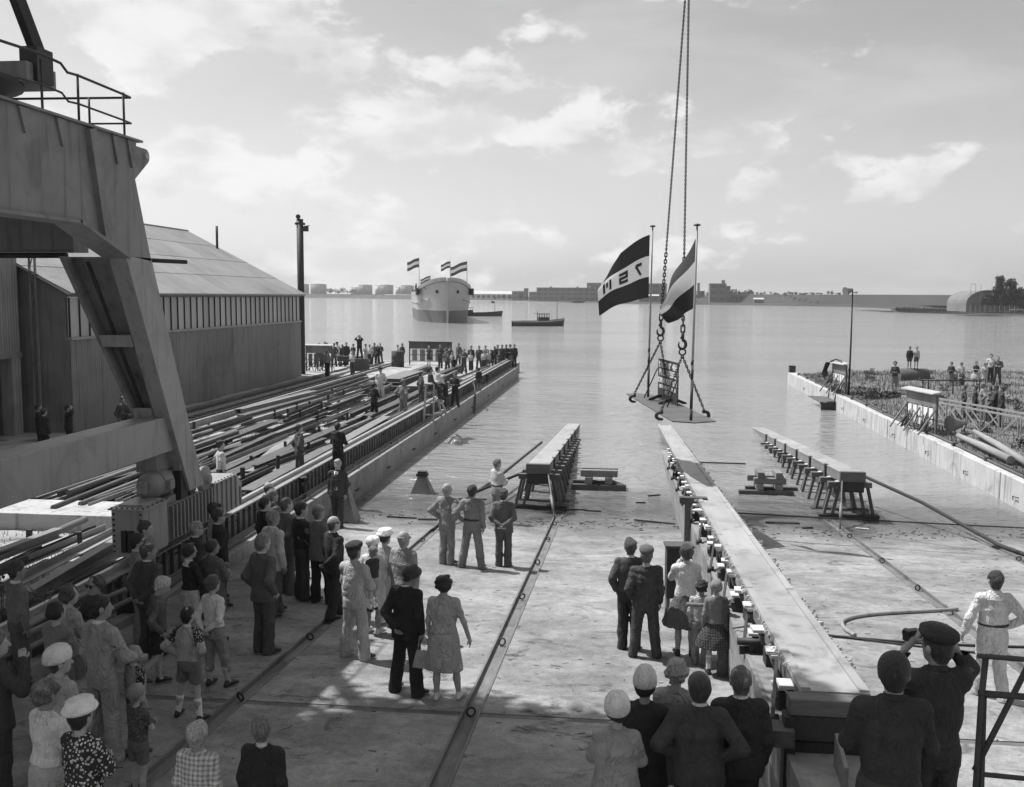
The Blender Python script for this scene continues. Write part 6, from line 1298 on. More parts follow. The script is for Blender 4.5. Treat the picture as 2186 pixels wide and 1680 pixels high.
    if bot in ('trousers', 'shorts', 'capri'):
        f = Fld((-.42, -.45, .0), (.42, .62, 1.1), res); zt = 1.06
        f.loft([(.80, .165*fat, .115*fat, -.01), (.92, .178*fat, .125*fat, -.012), (1.00, .165*fat, .115*fat, 0), (zt, .150*fat, .105*fat, 0)], 0.03)
        for sd_, h_, kn, an in legs:
            ae = an+np.array((0, 0, -.035)); f.cone(h_+np.array((0, 0, -.02)), kn, .098*fat, .076 if bot != 'shorts' else .1, .035)
            if bot == 'trousers': f.cone(kn, ae*0.5+kn*0.5+np.array((0, -.012, 0)), .076, .078, .03); f.cone(ae*0.5+kn*0.5+np.array((0, -.012, 0)), ae, .078, .083, .03, sq=(0.92, 1.12, 1))
            elif bot == 'capri': f.cone(kn, kn*0.5+an*0.5, .07, .062, .03)
        if bot == 'shorts':
            Z = f.ax[2][None, None, :]; f.D = np.maximum(f.D, (0.60-Z).astype(np.float32))
        f.wrinkle(0.014, rg, (24, 24, 9), zf=(0.95, 0.2), zb=0.15); V, F = f.mesh(); parts.append(('trousers' if bot == 'trousers' else 'shorts', V, F, bc, None))
    elif bot in ('skirt', 'flared', 'dressskirt'):
        hem = P.get('hem', 0.50); fl = {'skirt': .215, 'flared': .36, 'dressskirt': .235}[bot]*fat; f = Fld((-.45, -.42, hem-.05), (.45, .42, 1.12), res)
        f.loft([(hem, fl, fl*(.72 if bot != 'flared' else .82), 0), (.72, max(.205*fat, fl*.86), max(.15*fat, fl*.66), -.01), (.90, .195*fat, .145*fat, -.015), (1.0, .165*fat, .12*fat, -.005), (1.09, .138*fat, .105*fat, 0)], 0.02, pw=2.1)
        f.wrinkle(0.016 if bot == 'flared' else 0.006, rg, (34, 34, 1.5) if bot == 'flared' else (12, 12, 10), zf=(0.98, 0.3)); V, F = f.mesh(); parts.append(('skirt', V, F, bc, None))
    # ---- upper garment
    tcx = P['topc']; f = Fld((-.52, -.38, .62), (.52, .5, 1.54), res); jk = top in ('suit', 'coat')
    if top == 'coat': hem = P.get('hem', 0.62); f = Fld((-.52, -.4, hem-.05), (.52, .5, 1.54), res)
    if fem and top != 'coat':
        tb_ = [(1.0 if top != 'cardigan' else .93, .165*fat, .125*fat, -.004), (1.08, .140*fat, .108*fat, 0), (1.18, .150*fat, .122*fat, .012), (1.27, .165*fat, .135*fat, .02), (1.36, .165*fat, .112*fat, 0), (1.43, .13, .088, -.01), (1.475, .072, .068, -.018)]
    elif top == 'coat': tb_ = [(hem, .235*fat, .18*fat, 0), (.90, .215*fat, .165*fat, -.005), (1.08, .190*fat, .14*fat, 0), (1.27, .195*fat, .145*fat, .01), (1.37, .172, .116, 0), (1.44, .118, .09, -.01), (1.485, .078, .074, -.018)]
    elif top == 'suit': tb_ = [(.80, .205*fat, .145*fat, 0), (.93, .200*fat, .142*fat, -.004), (1.08, .180*fat, .126*fat, 0), (1.25, .200*fat, .136*fat, .006), (1.36, .182, .118, 0), (1.435, .125, .092, -.012), (1.485, .076, .074, -.02)]
    else: tb_ = [(.96 if top != 'coverall' else .93, .170*fat, .125*fat, 0), (1.05, .168*fat, .122*fat, 0), (1.15, .172*fat, .122*fat, 0), (1.26, .190*fat, .130*fat, .006), (1.36, .172, .112, 0), (1.435, .118, .088, -.012), (1.48, .07, .07, -.02)]
    f.loft(tb_, 0.02)
    for sd_, s_, e, w_ in arms:
        sh0 = np.array((sd_*.065, -.01, 1.425)); rs_ = (.062 if fem else .069)*(0.88 if child else 1)*(1.06 if jk else 1); f.cone(sh0, s_, .055, rs_, .04)
        if top == 'sleeveless': continue
        if bare_arm: f.cone(s_, s_*0.45+e*0.55, rs_, rs_*0.94, .03)
        else:
            re_ = rs_*0.84; we = w_-(w_-e)/np.linalg.norm(w_-e)*(0.02); f.cone(s_, e, rs_, re_, .03); f.cone(e, we, re_, re_*0.74, .025)
    f.wrinkle({'suit': 0.013, 'coverall': 0.021, 'coat': 0.013}.get(top, 0.015), rg, (17, 17, 22), 5); V, F = f.mesh(); parts.append(({'suit': 'jacket', 'coat': 'coat', 'coverall': 'overalls_top', 'dress': 'bodice', 'cardigan': 'cardigan', 'tshirt': 'shirt', 'sleeveless': 'vest'}.get(top, 'sweater'), V, F, tcx, None))
    # ---- shoes, socks
    low = min(legs[0][3][2], legs[1][3][2])-.085
    for sd_, h_, kn, an in legs:
        f = Fld(an-np.array((.13, .14, .12)), an+np.array((.13, .27, .12)), max(0.010, res*0.8)); t_ = np.array((sd_*.035, .165, -.05))
        f.cone(an+np.array((0, -.045, -.045)), an+t_*0.55, .036, .042, .02); f.cone(an+t_*0.55, an+t_, .042, .034, .02, sq=(1.1, 1, .8)); f.cone(an+np.array((0, -.02, -.03)), an+np.array((0, -.01, .01)), .042, .04, .02)
        if not sit and P['legs'] != 'kick': f.D = np.maximum(f.D, (low-f.ax[2][None, None, :]).astype(np.float32))
        V, F = f.mesh(); parts.append(('shoe', V, F, m_shoew if P.get('wshoe') else m_shoe, None))
        if P.get('socks'):
            f = Fld(an-np.array((.12, .12, .05)), an*0.35+kn*0.65+np.array((.12, .12, .08)), 0.012); f.cone(an, an*0.35+kn*0.65+np.array((0, -.012, 0)), .043, .060, .01); V, F = f.mesh(); parts.append(('sock', V, F, m_sock, None))
    # ---- belt
    if P.get('belt'):
        f = Fld((-.24, -.2, .98), (.24, .2, 1.12), 0.012); f.loft([(1.03, .187*fat, .140*fat, 0), (1.075, .187*fat, .140*fat, 0)], 0.0); V, F = f.mesh(); parts.append(('belt', V, F, m_black, None))
    # ---- collar
    if top == 'suit':
        f = Fld((-.16, -.16, 1.40), (.16, .12, 1.54), 0.012); f.loft([(1.43, .125, .098, -.018), (1.475, .088, .086, -.022), (1.512, .071, .074, -.024)], 0.0); V, F = f.mesh(); parts.append(('jacket_collar', V, F, tcx, None))
    if P.get('collar') is not None:
        b = MB(); n = 20; big = P.get('bigcollar', False)
        for (ra, za, rb, zb) in (((nr*1.32, 1.485, nr*1.16, 1.525),) if not big else ((nr*2.5, 1.40, nr*1.3, 1.515), (nr*1.3, 1.515, nr*1.15, 1.50))):
            base = len(b.v)
            for (r_, z) in ((ra, za), (rb, zb)):
                for i in range(n): a = 2*math.pi*i/n; b.v.append((r_*math.cos(a)*(1.25 if big and z < 1.45 else 1.0), r_*math.sin(a)*(1.0 if not (big and z < 1.45) else 0.85)-.02, z-.012*math.sin(a)))
            for i in range(n): j = (i+1) % n; b.f.append((base+i, base+j, base+n+j, base+n+i)); b.sm.append(True)
        parts.append(('collar', np.array(b.v), np.array(b.f), P['collar'], None))
    # ---- hair
    hr_ = P.get('hair', 'short'); hres = max(0.008, res*0.7)
    if hr_ != 'none':
        f = Fld((-.17, -.19, 1.40), (.17, .19, 1.86+0.06*child), hres); R_ = Rm
        X = f.ax[0][:, None, None]; Y = f.ax[1][None, :, None]; Z = f.ax[2][None, None, :]; x, y, z = X-nk[0], Y-nk[1], Z-nk[2]
        lx = (x*R_[0][0]+y*R_[1][0]+z*R_[2][0])/hs; ly = (x*R_[0][1]+y*R_[1][1]+z*R_[2][1])/hs; lz = (x*R_[0][2]+y*R_[1][2]+z*R_[2][2])/hs
        vol = {'short': (.087, .107, .107, -.012, .160, .084), 'crew': (.084, .104, .104, -.012, .158, .088), 'bald': (.083, .103, .100, -.015, .152, .086), 'curly': (.100, .112, .112, -.018, .160, .045), 'bob': (.094, .110, .110, -.015, .158, .030), 'long': (.100, .116, .115, -.02, .155, .0), 'tuft': (.087, .108, .111, -.006, .163, .092)}[hr_]
        g = np.sqrt((lx/vol[0])**2+((ly-vol[3])/vol[1])**2+((lz-vol[4])/vol[2])**2); d = (g-1)*min(vol[:3])
        tight = hr_ in ('short', 'crew', 'bald', 'tuft')
        if tight:       # cropped hair hugs skull and nape, thinning towards the neck
            gs = np.sqrt((lx/.077)**2+((ly+.008)/.098)**2+((lz-.155)/.098)**2); ds = (gs-1)*.077; dn = np.maximum(np.sqrt((lx*0.98)**2+(ly+.016)**2)-.056, lz-.10)
            hh = np.clip(0.5+0.5*(dn-ds)/.03, 0, 1); dd = dn*(1-hh)+ds*hh-.03*hh*(1-hh); th = {'crew': .008, 'bald': .006, 'short': .012, 'tuft': .015}[hr_]
            d = dd-np.interp(lz.ravel(), (.035, .07, .13, .22), (.0008, .004, th*0.8, th)).reshape(lz.shape)
        nzv = 0
        am, fq = {'curly': (.013, 75), 'bob': (.006, 45), 'long': (.007, 40), 'tuft': (.006, 60)}.get(hr_, (.0045, 60))
        for i in range(5): v_ = rg.normal(size=3)*fq*0.6; nzv = nzv+np.sin(lx*v_[0]+ly*v_[1]+lz*v_[2]+rg.rand()*6)
        d = d+am*nzv/2.2
        face = (ly-.048)-(lz-.165)*0.85 if hr_ != 'tuft' else (ly-.055)-(lz-.16)*0.9         # face cut
        d = np.maximum(d, face*0.8); d = np.maximum(d, ((.042 if tight else vol[5])-lz)-0.35*np.maximum(0, ly+.02))
        if hr_ in ('short', 'crew', 'bald', 'tuft'): d = np.maximum(d, np.where(ly > -.022, 0.118-lz-0.6*np.maximum(0, -.0-ly), -1.0))  # clear of the ears
        if hr_ == 'bald': d = np.maximum(d, (lz-.185)-.0)
        f.D = (d*hs*0.8).astype(np.float32); V, F = f.mesh(); parts.append(('hair', V, F, P['hairc'], None))
    # ---- hat
    ht = P.get('hat')
    if ht:
        b = MB(); n = 24
        def ringhat(prof, mt, nm='hat', cy=-.012, tilt=0.0, scy=1.18):
            b = MB(); b.lathe([(r_, z) for r_, z in prof], n=n); Vh = np.array(b.v)
            Vh[:, 1] = Vh[:, 1]*scy; Vh[:, 2] += tilt*Vh[:, 1]; Vh[:, 1] += cy
            Vh = np.array([hp(p+np.array((0, 0, 0))) for p in Vh]); parts.append((nm, Vh, b.f, mt, None))
        hm = P['hatc']
        if ht == 'cap': ringhat([(.088, 1.672), (.100, 1.69), (.105, 1.715), (.092, 1.745), (.05, 1.765), (.005, 1.77)], hm, 'cap', .0, 0.12); ringhat([(.07, 1.668), (.082, 1.676), (.07, 1.684), (.01, 1.69)], hm, 'cap_peak', .075, -0.25, 0.8)
        elif ht == 'beret': ringhat([(.080, 1.675), (.092, 1.685), (.112, 1.712), (.108, 1.742), (.07, 1.765), (.005, 1.772)], hm, 'beret', -.01, 0.10)
        elif ht == 'bell': ringhat([(.104, 1.645), (.112, 1.660), (.114, 1.70), (.106, 1.745), (.082, 1.785), (.04, 1.808), (.004, 1.813)], hm, 'hat', -.02, 0.12)
        elif ht == 'pointed': ringhat([(.102, 1.655), (.108, 1.675), (.104, 1.72), (.086, 1.775), (.056, 1.815), (.022, 1.832), (.004, 1.834)], hm, 'hat', -.015, 0.05)
        elif ht == 'turban': ringhat([(.092, 1.668), (.105, 1.685), (.112, 1.715), (.104, 1.755), (.075, 1.785), (.03, 1.80), (.004, 1.802)], hm, 'hat', -.012, 0.05)
        elif ht == 'boater': ringhat([(.128, 1.692), (.134, 1.705), (.126, 1.725), (.108, 1.735), (.104, 1.775), (.09, 1.785), (.004, 1.788)], hm, 'hat', -.01, 0.06)
    # ---- extras
    if P.get('sunglasses'):
        b = MB()
        for sx in (-1, 1): b.lathe([(0.001,-.004),(.024,-.003),(.026,.003),(.001,.005)], (sx*.034, .098, 1.642), 10, 'Y')
        b.tube([(-.075,.0,1.65),(-.06,.085,1.65),(-.01,.103,1.648),(.01,.103,1.648),(.06,.085,1.65),(.075,.0,1.65)], .005, 5); parts.append(('sunglasses', np.array([hp(p) for p in b.v]), b.f, m_black, None))
    if P.get('glasses'):
        b = MB(); b.tube([(-.08,.0,1.645),(-.064,.085,1.645),(0,.108,1.643),(.064,.085,1.645),(.08,.0,1.645)], .004, 5)
        for sx in (-1, 1): b.tube([(sx*.034+.022*math.cos(a), .100, 1.64+.018*math.sin(a)) for a in np.linspace(0, 6.28, 11)[:-1]], .003, 5, closed=True)
        parts.append(('glasses', np.array([hp(p) for p in b.v]), b.f, m_black, None))
    if P.get('tie'):
        b = MB(); b.hexa([(-.045,.118,1.0),(.045,.118,1.0),(.045,.14,1.0),(-.045,.14,1.0),(-.06,.06,1.475),(.06,.06,1.475),(.05,.095,1.475),(-.05,.095,1.475)]); parts.append(('shirt_front', np.array(b.v), b.f, m_white, None))
        b = MB(); b.hexa([(-.028,.135,1.02),(.028,.135,1.02),(.028,.150,1.02),(-.028,.150,1.02),(-.018,.09,1.475),(.018,.09,1.475),(.018,.104,1.475),(-.018,.104,1.475)]); parts.append(('tie', np.array(b.v), b.f, P['tie'], None))
    if P.get('pattern_sleeve'):
        f = Fld((-.5, -.3, .95), (.5, .4, 1.52), res)
        for sd_, s_, e, w_ in arms: f.cone(np.array((sd_*.09, -.01, 1.44)), s_, .05, .0745, .02); f.cone(s_, s_*0.45+e*0.55, .0745, .068, .02)
        V, F = f.mesh(); parts.append(('dark_yoke', V, F, P['pattern_sleeve'], None))
    return parts, k
def place_person(P, loc, heading, label, group=None, proto=None):
    """heading: 0 faces the water (+Y), positive turns left"""
    parts, k = P['_built']; o = empty('person', loc, heading, label=label, cat='person', group=group); o.scale = (k*P.get('wx', 1.0), k*P.get('wx', 1.0), k)
    for (nm, me) in parts:
        c = bpy.data.objects.new(nm, me); link(c, o)
    return o
def finish(P):
    parts, k = build_person(P); ms_ = []
    for (nm, V, F, mt, extra) in parts:
        if len(F) == 0: continue
        if extra is not None or not isinstance(F, np.ndarray):
            me = bpy.data.meshes.new(nm)
            if extra is not None:
                VV = np.concatenate([V]+[q[0] for q in extra]) if extra else V; FF = [tuple(int(i) for i in f_) for f_ in F]
                for (v_, fs, n0) in extra: FF += [tuple(i+n0 for i in f_) for f_ in fs]
            else: VV, FF = V, F
            me.from_pydata([tuple(map(float, p)) for p in VV], [], FF); me.materials.append(mt); me.polygons.foreach_set('use_smooth', np.full(len(me.polygons), True, bool)); me.update()
        else: me = mesh_np(nm, V, F, [mt])
        ms_.append((nm, me))
    P['_built'] = (ms_, k); return P
# ---------------------------------------------------------------- the crowd on the slip
# label, x, y, height, heading deg, (top, kind, value), (bottom, kind, value), (hair, value), (left arm, right arm), legs, extras
W = lambda v: ('wool', v)
CROWD = [
 ('man in a light grey suit behind two darker men beside the bogie', -7.85,15.2,1.80,-75,('suit','wool',.17),('trousers','wool',.15),('short',.03),('down','down'),'stand',dict(collar=1)),
 ('man in a pale suit wearing dark sunglasses beside the bogie', -7.55,14.35,1.75,-62,('suit','wool',.20),('trousers','wool',.18),('short',.012),('down','pocket'),'stand',dict(collar=1,sunglasses=1)),
 ('man in a dark brown suit with hands joined, seen from behind at the bogie', -7.0,13.6,1.76,-20,('suit','wool',.055),('trousers','wool',.045),('crew',.06),('behind','behind'),'stand',dict(collar=1,turn=-.5)),
 ('blond boy in a grey jacket and black shorts looking down', -6.28,12.42,1.53,-62,('jumper','cotton',.13),('shorts','wool',.012),('tuft',.45),('pocket','pocket'),'kick',dict(nod=-.55,child=.15)),
 ('grey haired man with glasses in a dark suit near the bogie', -7.2,15.7,1.74,-52,('suit','wool',.03),('trousers','wool',.03),('short',.22),('down','down'),'stand',dict(collar=1,glasses=1)),
 ('man in a pale jacket behind the man in the dark suit and glasses', -7.6,17.4,1.80,-50,('suit','wool',.25),('trousers','wool',.1),('curly',.015),('down','down'),'stand',dict(collar=1)),
 ('man in a black suit and glasses before the far end of the bogie', -7.25,16.75,1.80,-55,('suit','wool',.022),('trousers','wool',.025),('short',.03),('down','down'),'stand',dict(collar=1,glasses=1)),
 ('curly haired woman in a black top with white collar and pale skirt', -6.7,14.35,1.62,-38,('jumper','wool',.016),('skirt','cotton',.55),('curly',.03),('hold','hold'),'stand',dict(fem=1,collar=1,bigcollar=1)),
 ('woman in a grey coat with a broad round collar', -6.42,14.55,1.66,-25,('coat','wool',.105),('skirt','wool',.09),('bob',.03),('hold','hold'),'stand',dict(fem=1,collar='g',bigcollar=1,turn=-.4,hem=.55)),
 ('youngster in a white knitted jumper with hands behind the back', -5.52,12.5,1.55,-22,('jumper','knit',.62),('capri','cotton',.26),('bob',.06),('behind','behind'),'relaxR',dict(child=.12,fem=1)),
 ('dark haired boy in a pale sweater with patterned sleeves and white socks', -5.32,11.29,1.43,-12,('jumper','cotton',.42),('shorts','wool',.14),('crew',.012),('hips','hips'),'wide',dict(child=.18,collar=1,socks=1,pattern_sleeve=1)),
 ('woman in sunglasses facing the camera with folded arms', -6.75,11.7,1.68,158,('coat','wool',.05),('trousers','wool',.018),('bob',.05),('crossed','crossed'),'stand',dict(fem=1,sunglasses=1,hem=.82,face=1)),
 ('curly haired woman in a pale blouse beside the woman in sunglasses', -6.9,11.35,1.62,-35,('jumper','cotton',.36),('skirt','wool',.12),('curly',.06),('hold','hold'),'stand',dict(fem=1)),
 ('dark haired woman in a plain grey jumper near the left edge', -6.55,10.5,1.64,-18,('jumper','knit',.17),('skirt','wool',.12),('bob',.012),('hold','hold'),'stand',dict(fem=1,fat=1.08)),
 ('tall man in pale overalls resting a hand on a boy', -5.75,10.05,1.86,-28,('coverall','cotton',.33),('trousers','cotton',.31),('short',.012),('down','fwd'),'apart',dict(collar=1,turn=-.35)),
 ('small fair boy in a pale sweater with one patterned sleeve', -5.45,10.2,1.24,-35,('jumper','cotton',.40),('shorts','wool',.07),('crew',.30),('down','down'),'stand',dict(child=.32,collar=1,pattern_sleeve=1)),
 ('small child in a dark knitted short sleeved jumper', -4.85,9.1,1.18,-30,('tshirt','print',.07),('shorts','wool',.13),('tuft',.22),('crossed','crossed'),'stand',dict(child=.34)),
 ('blond boy in a checked shirt at the bottom edge', -3.55,7.65,1.42,-6,('jumper','plaid',.62),('trousers','wool',.08),('tuft',.40),('down','down'),'stand',dict(child=.15)),
 ('brown haired boy in a black jumper at the bottom edge', -3.02,7.76,1.46,-6,('jumper','wool',.012),('trousers','wool',.05),('tuft',.16),('down','down'),'stand',dict(child=.15,collar=1)),
 ('woman in a pale bell hat and light coat at lower left', -5.45,8.75,1.64,-30,('coat','wool',.34),('skirt','wool',.3),('short',.05),('hold','hold'),'stand',dict(fem=1,hat='bell',hatc=.6,turn=-.3)),
 ('curly haired woman in a white jumper at lower left', -5.02,7.85,1.64,-24,('jumper','wool',.62),('skirt','wool',.4),('curly',.10),('hold','hold'),'stand',dict(fem=1,fat=1.1,collar='w',bigcollar=1)),
 ('woman in a dark flowered dress and white hat at lower left', -4.5,7.5,1.60,-14,('jumper','floral',.022),('dressskirt','floral',.022),('short',.02),('hold','hold'),'stand',dict(fem=1,fat=1.12,hat='boater',hatc=.72)),
 ('man in a dark suit cut by the left edge raising a hand', -6.15,8.8,1.78,-50,('suit','wool',.035),('trousers','wool',.03),('short',.12),('down','face'),'stand',dict(collar=1)),
 ('young man in a grey pullover at the far left edge', -8.1,12.1,1.74,-40,('jumper','wool',.14),('trousers','wool',.08),('short',.03),('down','down'),'stand',dict(collar=1)),
 ('tall man in a dark suit and tie facing the camera', -7.62,25.35,1.86,172,('suit','wool',.04),('trousers','wool',.035),('short',.34),('down','down'),'step',dict(collar=1,tie=1,face=1,turn=.1)),
 ('bald man in a dark coat, farthest of the left row', -7.75,20.6,1.80,-42,('suit','wool',.03),('trousers','wool',.03),('bald',.10),('down','down'),'stand',dict(collar=1)),
 ('stout grey haired man before the bald man in the left row', -7.3,19.6,1.78,-46,('suit','wool',.13),('trousers','wool',.1),('short',.14),('down','down'),'stand',dict(collar=1)),
 ('man in a black jacket half hidden in the left row', -7.05,18.5,1.78,-42,('suit','wool',.018),('trousers','wool',.02),('short',.02),('down','down'),'stand',dict(collar=1)),
 ('man in a grey suit with bowed head in the left row', -6.38,17.85,1.88,-38,('suit','wool',.13),('trousers','wool',.11),('crew',.10),('down','behind'),'stand',dict(collar=1)),
 ('man in a cream jacket and dark trousers in the left row', -6.05,16.25,1.88,-36,('suit','wool',.42),('trousers','wool',.07),('short',.16),('pocket','down'),'step',dict(collar=1)),
 ('balding man in a grey suit, nearest of the left row', -5.42,14.1,1.86,-32,('suit','wool',.085),('trousers','wool',.06),('short',.14),('pocket','pocket'),'stand',dict(collar=1)),
 ('man in a black pullover with pale shoulders', -5.95,17.45,1.86,-50,('jumper','wool',.016),('trousers','wool',.055),('short',.02),('hold','hold'),'stand',dict(collar=1,pattern_sleeve='l')),
 ('man in a grey jacket and black trousers with hand on hip', -5.55,17.25,1.84,-34,('suit','wool',.14),('trousers','wool',.018),('short',.12),('hips','down'),'relaxR',dict(collar=1)),
 ('bald man with glasses in a black suit stepping forward', -4.98,16.3,1.80,-44,('suit','wool',.022),('trousers','wool',.022),('bald',.07),('down','behind'),'step',dict(collar=1,glasses=1)),
 ('man in a beret and pale overalls carrying a child', -3.98,14.05,1.78,-24,('coverall','cotton',.46),('trousers','cotton',.44),('crew',.05),('hold','hold'),'apart',dict(hat='beret',hatc=.02)),
 ('woman in a white turban hat and white coat', -4.05,15.4,1.60,-16,('coat','wool',.62),('skirt','wool',.5),('none',.02),('down','hold'),'stand',dict(fem=1,hat='turban',hatc=.75,wshoe=1,hem=.5)),
 ('woman in a white brimmed hat and pale dress behind the turban', -3.98,15.95,1.64,-26,('coat','wool',.40),('skirt','wool',.36),('bob',.03),('down','hold'),'stand',dict(fem=1,hat='boater',hatc=.78,wshoe=1,hem=.5)),
 ('balding man in a light grey suit with glasses', -3.5,15.25,1.77,-28,('suit','wool',.27),('trousers','wool',.22),('bald',.30),('down','down'),'stand',dict(fat=1.1,glasses=1)),
 ('young man in a black suit looking down', -2.86,12.6,1.78,-26,('suit','wool',.012),('trousers','wool',.014),('tuft',.03),('behind','down'),'apart',dict(collar=1,nod=-.5,turn=-.6)),
 ('woman in a pale belted dress carrying a handbag', -2.32,12.44,1.70,-6,('dress','cotton',.42),('dressskirt','cotton',.42),('curly',.018),('down','out'),'relaxR',dict(fem=1,fat=1.14,wshoe=1,collar='t',bigcollar=1,hem=.46)),
 ('bald worker in pale overalls with hands on hips', -3.86,21.1,1.82,-26,('coverall','cotton',.26),('trousers','cotton',.27),('bald',.30),('hips','hips'),'stand',dict(turn=-.3)),
 ('dark haired worker in belted overalls standing wide', -3.25,20.8,1.84,-6,('coverall','cotton',.22),('trousers','cotton',.22),('short',.025),('hips','down'),'wide',dict(belt=1,turn=-.25)),
 ('man in a brown suit with hands clasped behind his back', -2.6,21.1,1.74,-4,('suit','wool',.10),('trousers','wool',.09),('short',.05),('behind','behind'),'stand',dict(collar=1)),
 ('fair worker in a white shirt at the water edge', -3.5,26.9,1.82,-48,('jumper','cotton',.55),('trousers','cotton',.30),('short',.16),('down','hold'),'apart',dict(belt=1)),
 ('young man in a dark pullover left of the man in a cap', .13,15.2,1.78,-4,('jumper','wool',.06),('trousers','wool',.03),('tuft',.07),('pocket','pocket'),'stand',dict(collar=1)),
 ('man in a flat cap and dark overalls seen from behind', .37,14.8,1.73,2,('coverall','cotton',.055),('trousers','cotton',.06),('crew',.12),('pocket','down'),'apart',dict(hat='cap',hatc=.10,fat=1.12)),
 ('woman in a white cardigan and flared skirt holding hands to her face', .98,14.95,1.76,2,('cardigan','knit',.60),('flared','wool',.085),('bob',.05),('face','face'),'stand',dict(fem=1,hem=.52)),
 ('small curly haired child in a striped shirt', 1.19,14.55,1.28,-10,('jumper','striped',.62),('trousers','cotton',.26),('curly',.03),('down','hold'),'stand',dict(child=.28)),
 ('girl in a grey jumper and tartan pleated skirt', 1.36,14.12,1.40,2,('jumper','wool',.19),('flared','tartan',.022),('bob',.26),('down','hold'),'stand',dict(fem=1,child=.2,collar='w',bigcollar=1,socks=1,hem=.56)),
 ('woman in a white round hat and pale coat at the bottom', -.02,8.3,1.60,-4,('coat','wool',.30),('skirt','wool',.3),('bob',.02),('hold','hold'),'stand',dict(fem=1,fat=1.08,hat='bell',hatc=.66)),
 ('woman in a pointed white hat and black coat', .23,8.85,1.66,-6,('coat','wool',.022),('skirt','wool',.02),('bob',.015),('hold','hold'),'stand',dict(fem=1,hat='pointed',hatc=.55)),
 ('blond curly haired woman in a light blouse', .54,9.3,1.66,-8,('jumper','cotton',.34),('skirt','wool',.2),('curly',.30),('hold','hold'),'stand',dict(fem=1)),
 ('broad man in a dark suit with hands on hips at the bottom', .70,8.5,1.80,0,('suit','wool',.038),('trousers','wool',.04),('short',.04),('hips','hips'),'stand',dict(collar=1,fat=1.12)),
 ('man in a black suit at the bottom beside the way', 1.08,8.75,1.80,4,('suit','wool',.018),('trousers','wool',.018),('crew',.10),('down','down'),'stand',dict(collar=1,fat=1.08)),
 ('man in white overalls walking on the right of the slip', 5.02,13.65,1.78,2,('coverall','cotton',.60),('trousers','cotton',.60),('short',.03),('out','hips'),'step',dict(belt=1,collar='w',bigcollar=1,fat=1.05)),
]
def mk(row, seed, res, floor=None):
    lab, x, y, h, hd, tp, bt_, hr_, ar, lg, ex = row; P = dict(ex); skinm = P.pop('skin', seed % 3 == 0)
    P.update(h=h, seed=seed, res=res, top=tp[0], topc=fabric(tp[1], tp[2]), bot=bt_[0], botc=fabric(bt_[1], bt_[2]), hair=hr_[0], hairc=hairm(hr_[1]), arms=ar, legs=lg, skin=int(skinm), child=P.get('child', 0))
    c = P.get('collar')
    P['collar'] = None if c is None else (fabric('cotton', .70) if c in (1, 'w') else P['topc'])
    if P.get('hat'): P['hatc'] = fabric('felt', P['hatc'])
    if P.get('tie'): P['tie'] = fabric('silk', .09)
    ps = P.get('pattern_sleeve'); 
    if ps: P['pattern_sleeve'] = fabric('wool', .14) if ps == 'l' else fabric('floral', .012)
    return finish(P)
for i, row in enumerate(CROWD):
    y = row[2]; res = 0.011 if y < 10.8 else (0.013 if y < 16 else (0.016 if y < 22 else 0.02))
    P = mk(row, 100+i, res); place_person(P, (row[1], y, zs(y)), R(row[4]), row[0])
# child carried by the man in the beret; sits on his forearm
P = mk(('x', 0, 0, .98, 0, ('jumper','wool',.03), ('shorts','cotton',.4), ('tuft',.2), ('fwd','hold'), 'stand', dict(child=.5, socks=1)), 301, 0.016)
place_person(P, (-3.72, 14.12, zs(14.1)+.72), R(60), 'small child in a dark jumper carried by the man in the beret')
# two men on the stand at the lower right, one photographing
STZ = 2.72
P = mk(('x', 0, 0, 1.78, 0, ('jumper','wool',.02), ('trousers','wool',.035), ('short',.02), ('hold','hold'), 'apart', dict(fat=1.08, collar='t')), 302, 0.010); place_person(P, (1.76, 6.4, STZ-.33), R(-4), 'big man in a dark work jacket at the bottom right, back to camera')
P = mk(('x', 0, 0, 1.76, 0, ('jumper','wool',.02), ('trousers','wool',.02), ('short',.03), ('up','up'), 'stand', dict(hat='beret', hatc=.015, fat=1.03, collar='t', turn=.35)), 303, 0.010); pm = place_person(P, (2.21, 7.0, STZ-.33), R(8), 'man in a beret raising a camera at the bottom right')
cm = empty('camera_in_hands', (2.07, 7.12, STZ+1.33), R(25), label='small dark camera held up by the man in the beret', cat='camera'); MB().box(-.06,.06,-.03,.03,-.04,.04).build('camera_body', m_black, cm, bevel=.006); MB().lathe([(.03,0),(.03,.04),(.024,.045)], (0,.03,0), 12, 'Y').build('lens', m_iron, cm)
stand = empty('viewing_stand', (1.7, 5.6, 0), label='timber stand under the two men at the lower right', cat='stand')
for k in range(6): MB().box(-1.1, 1.0, -.7+k*.4, -.34+k*.4, STZ-.39, STZ-.332).build('plank', m_woodm, stand)
for x in (-1.0, .9):
    for y in (-.6, 1.55): MB().box(x-.05, x+.05, y-.05, y+.05, zs(5.6)-.2, STZ-.392).build('post', m_wood, stand)
rl_ = empty('pipe_railing', (1.95, 5.25, STZ), label='dark pipe railing with a raking brace at the lower right corner', cat='railing'); RB = Vector((1.95, 5.25, STZ))
def rr(pts, r_, nm): MB().tube([Vector(p)-RB for p in pts], r_, 8).build(nm, m_iron, rl_)
rr([(1.845,5.2,4.60),(2.30,5.2,4.585)], .014, 'top_rail'); rr([(1.86,5.2,4.40),(2.6,5.2,4.375)], .019, 'mid_rail'); rr([(1.885,5.2,4.59),(1.875,5.2,4.38),(1.86,5.2,2.74)], .017, 'rail_post'); rr([(1.895,5.22,4.38),(1.90,5.2,3.9),(1.90,5.2,2.74)], .014, 'rail_post')
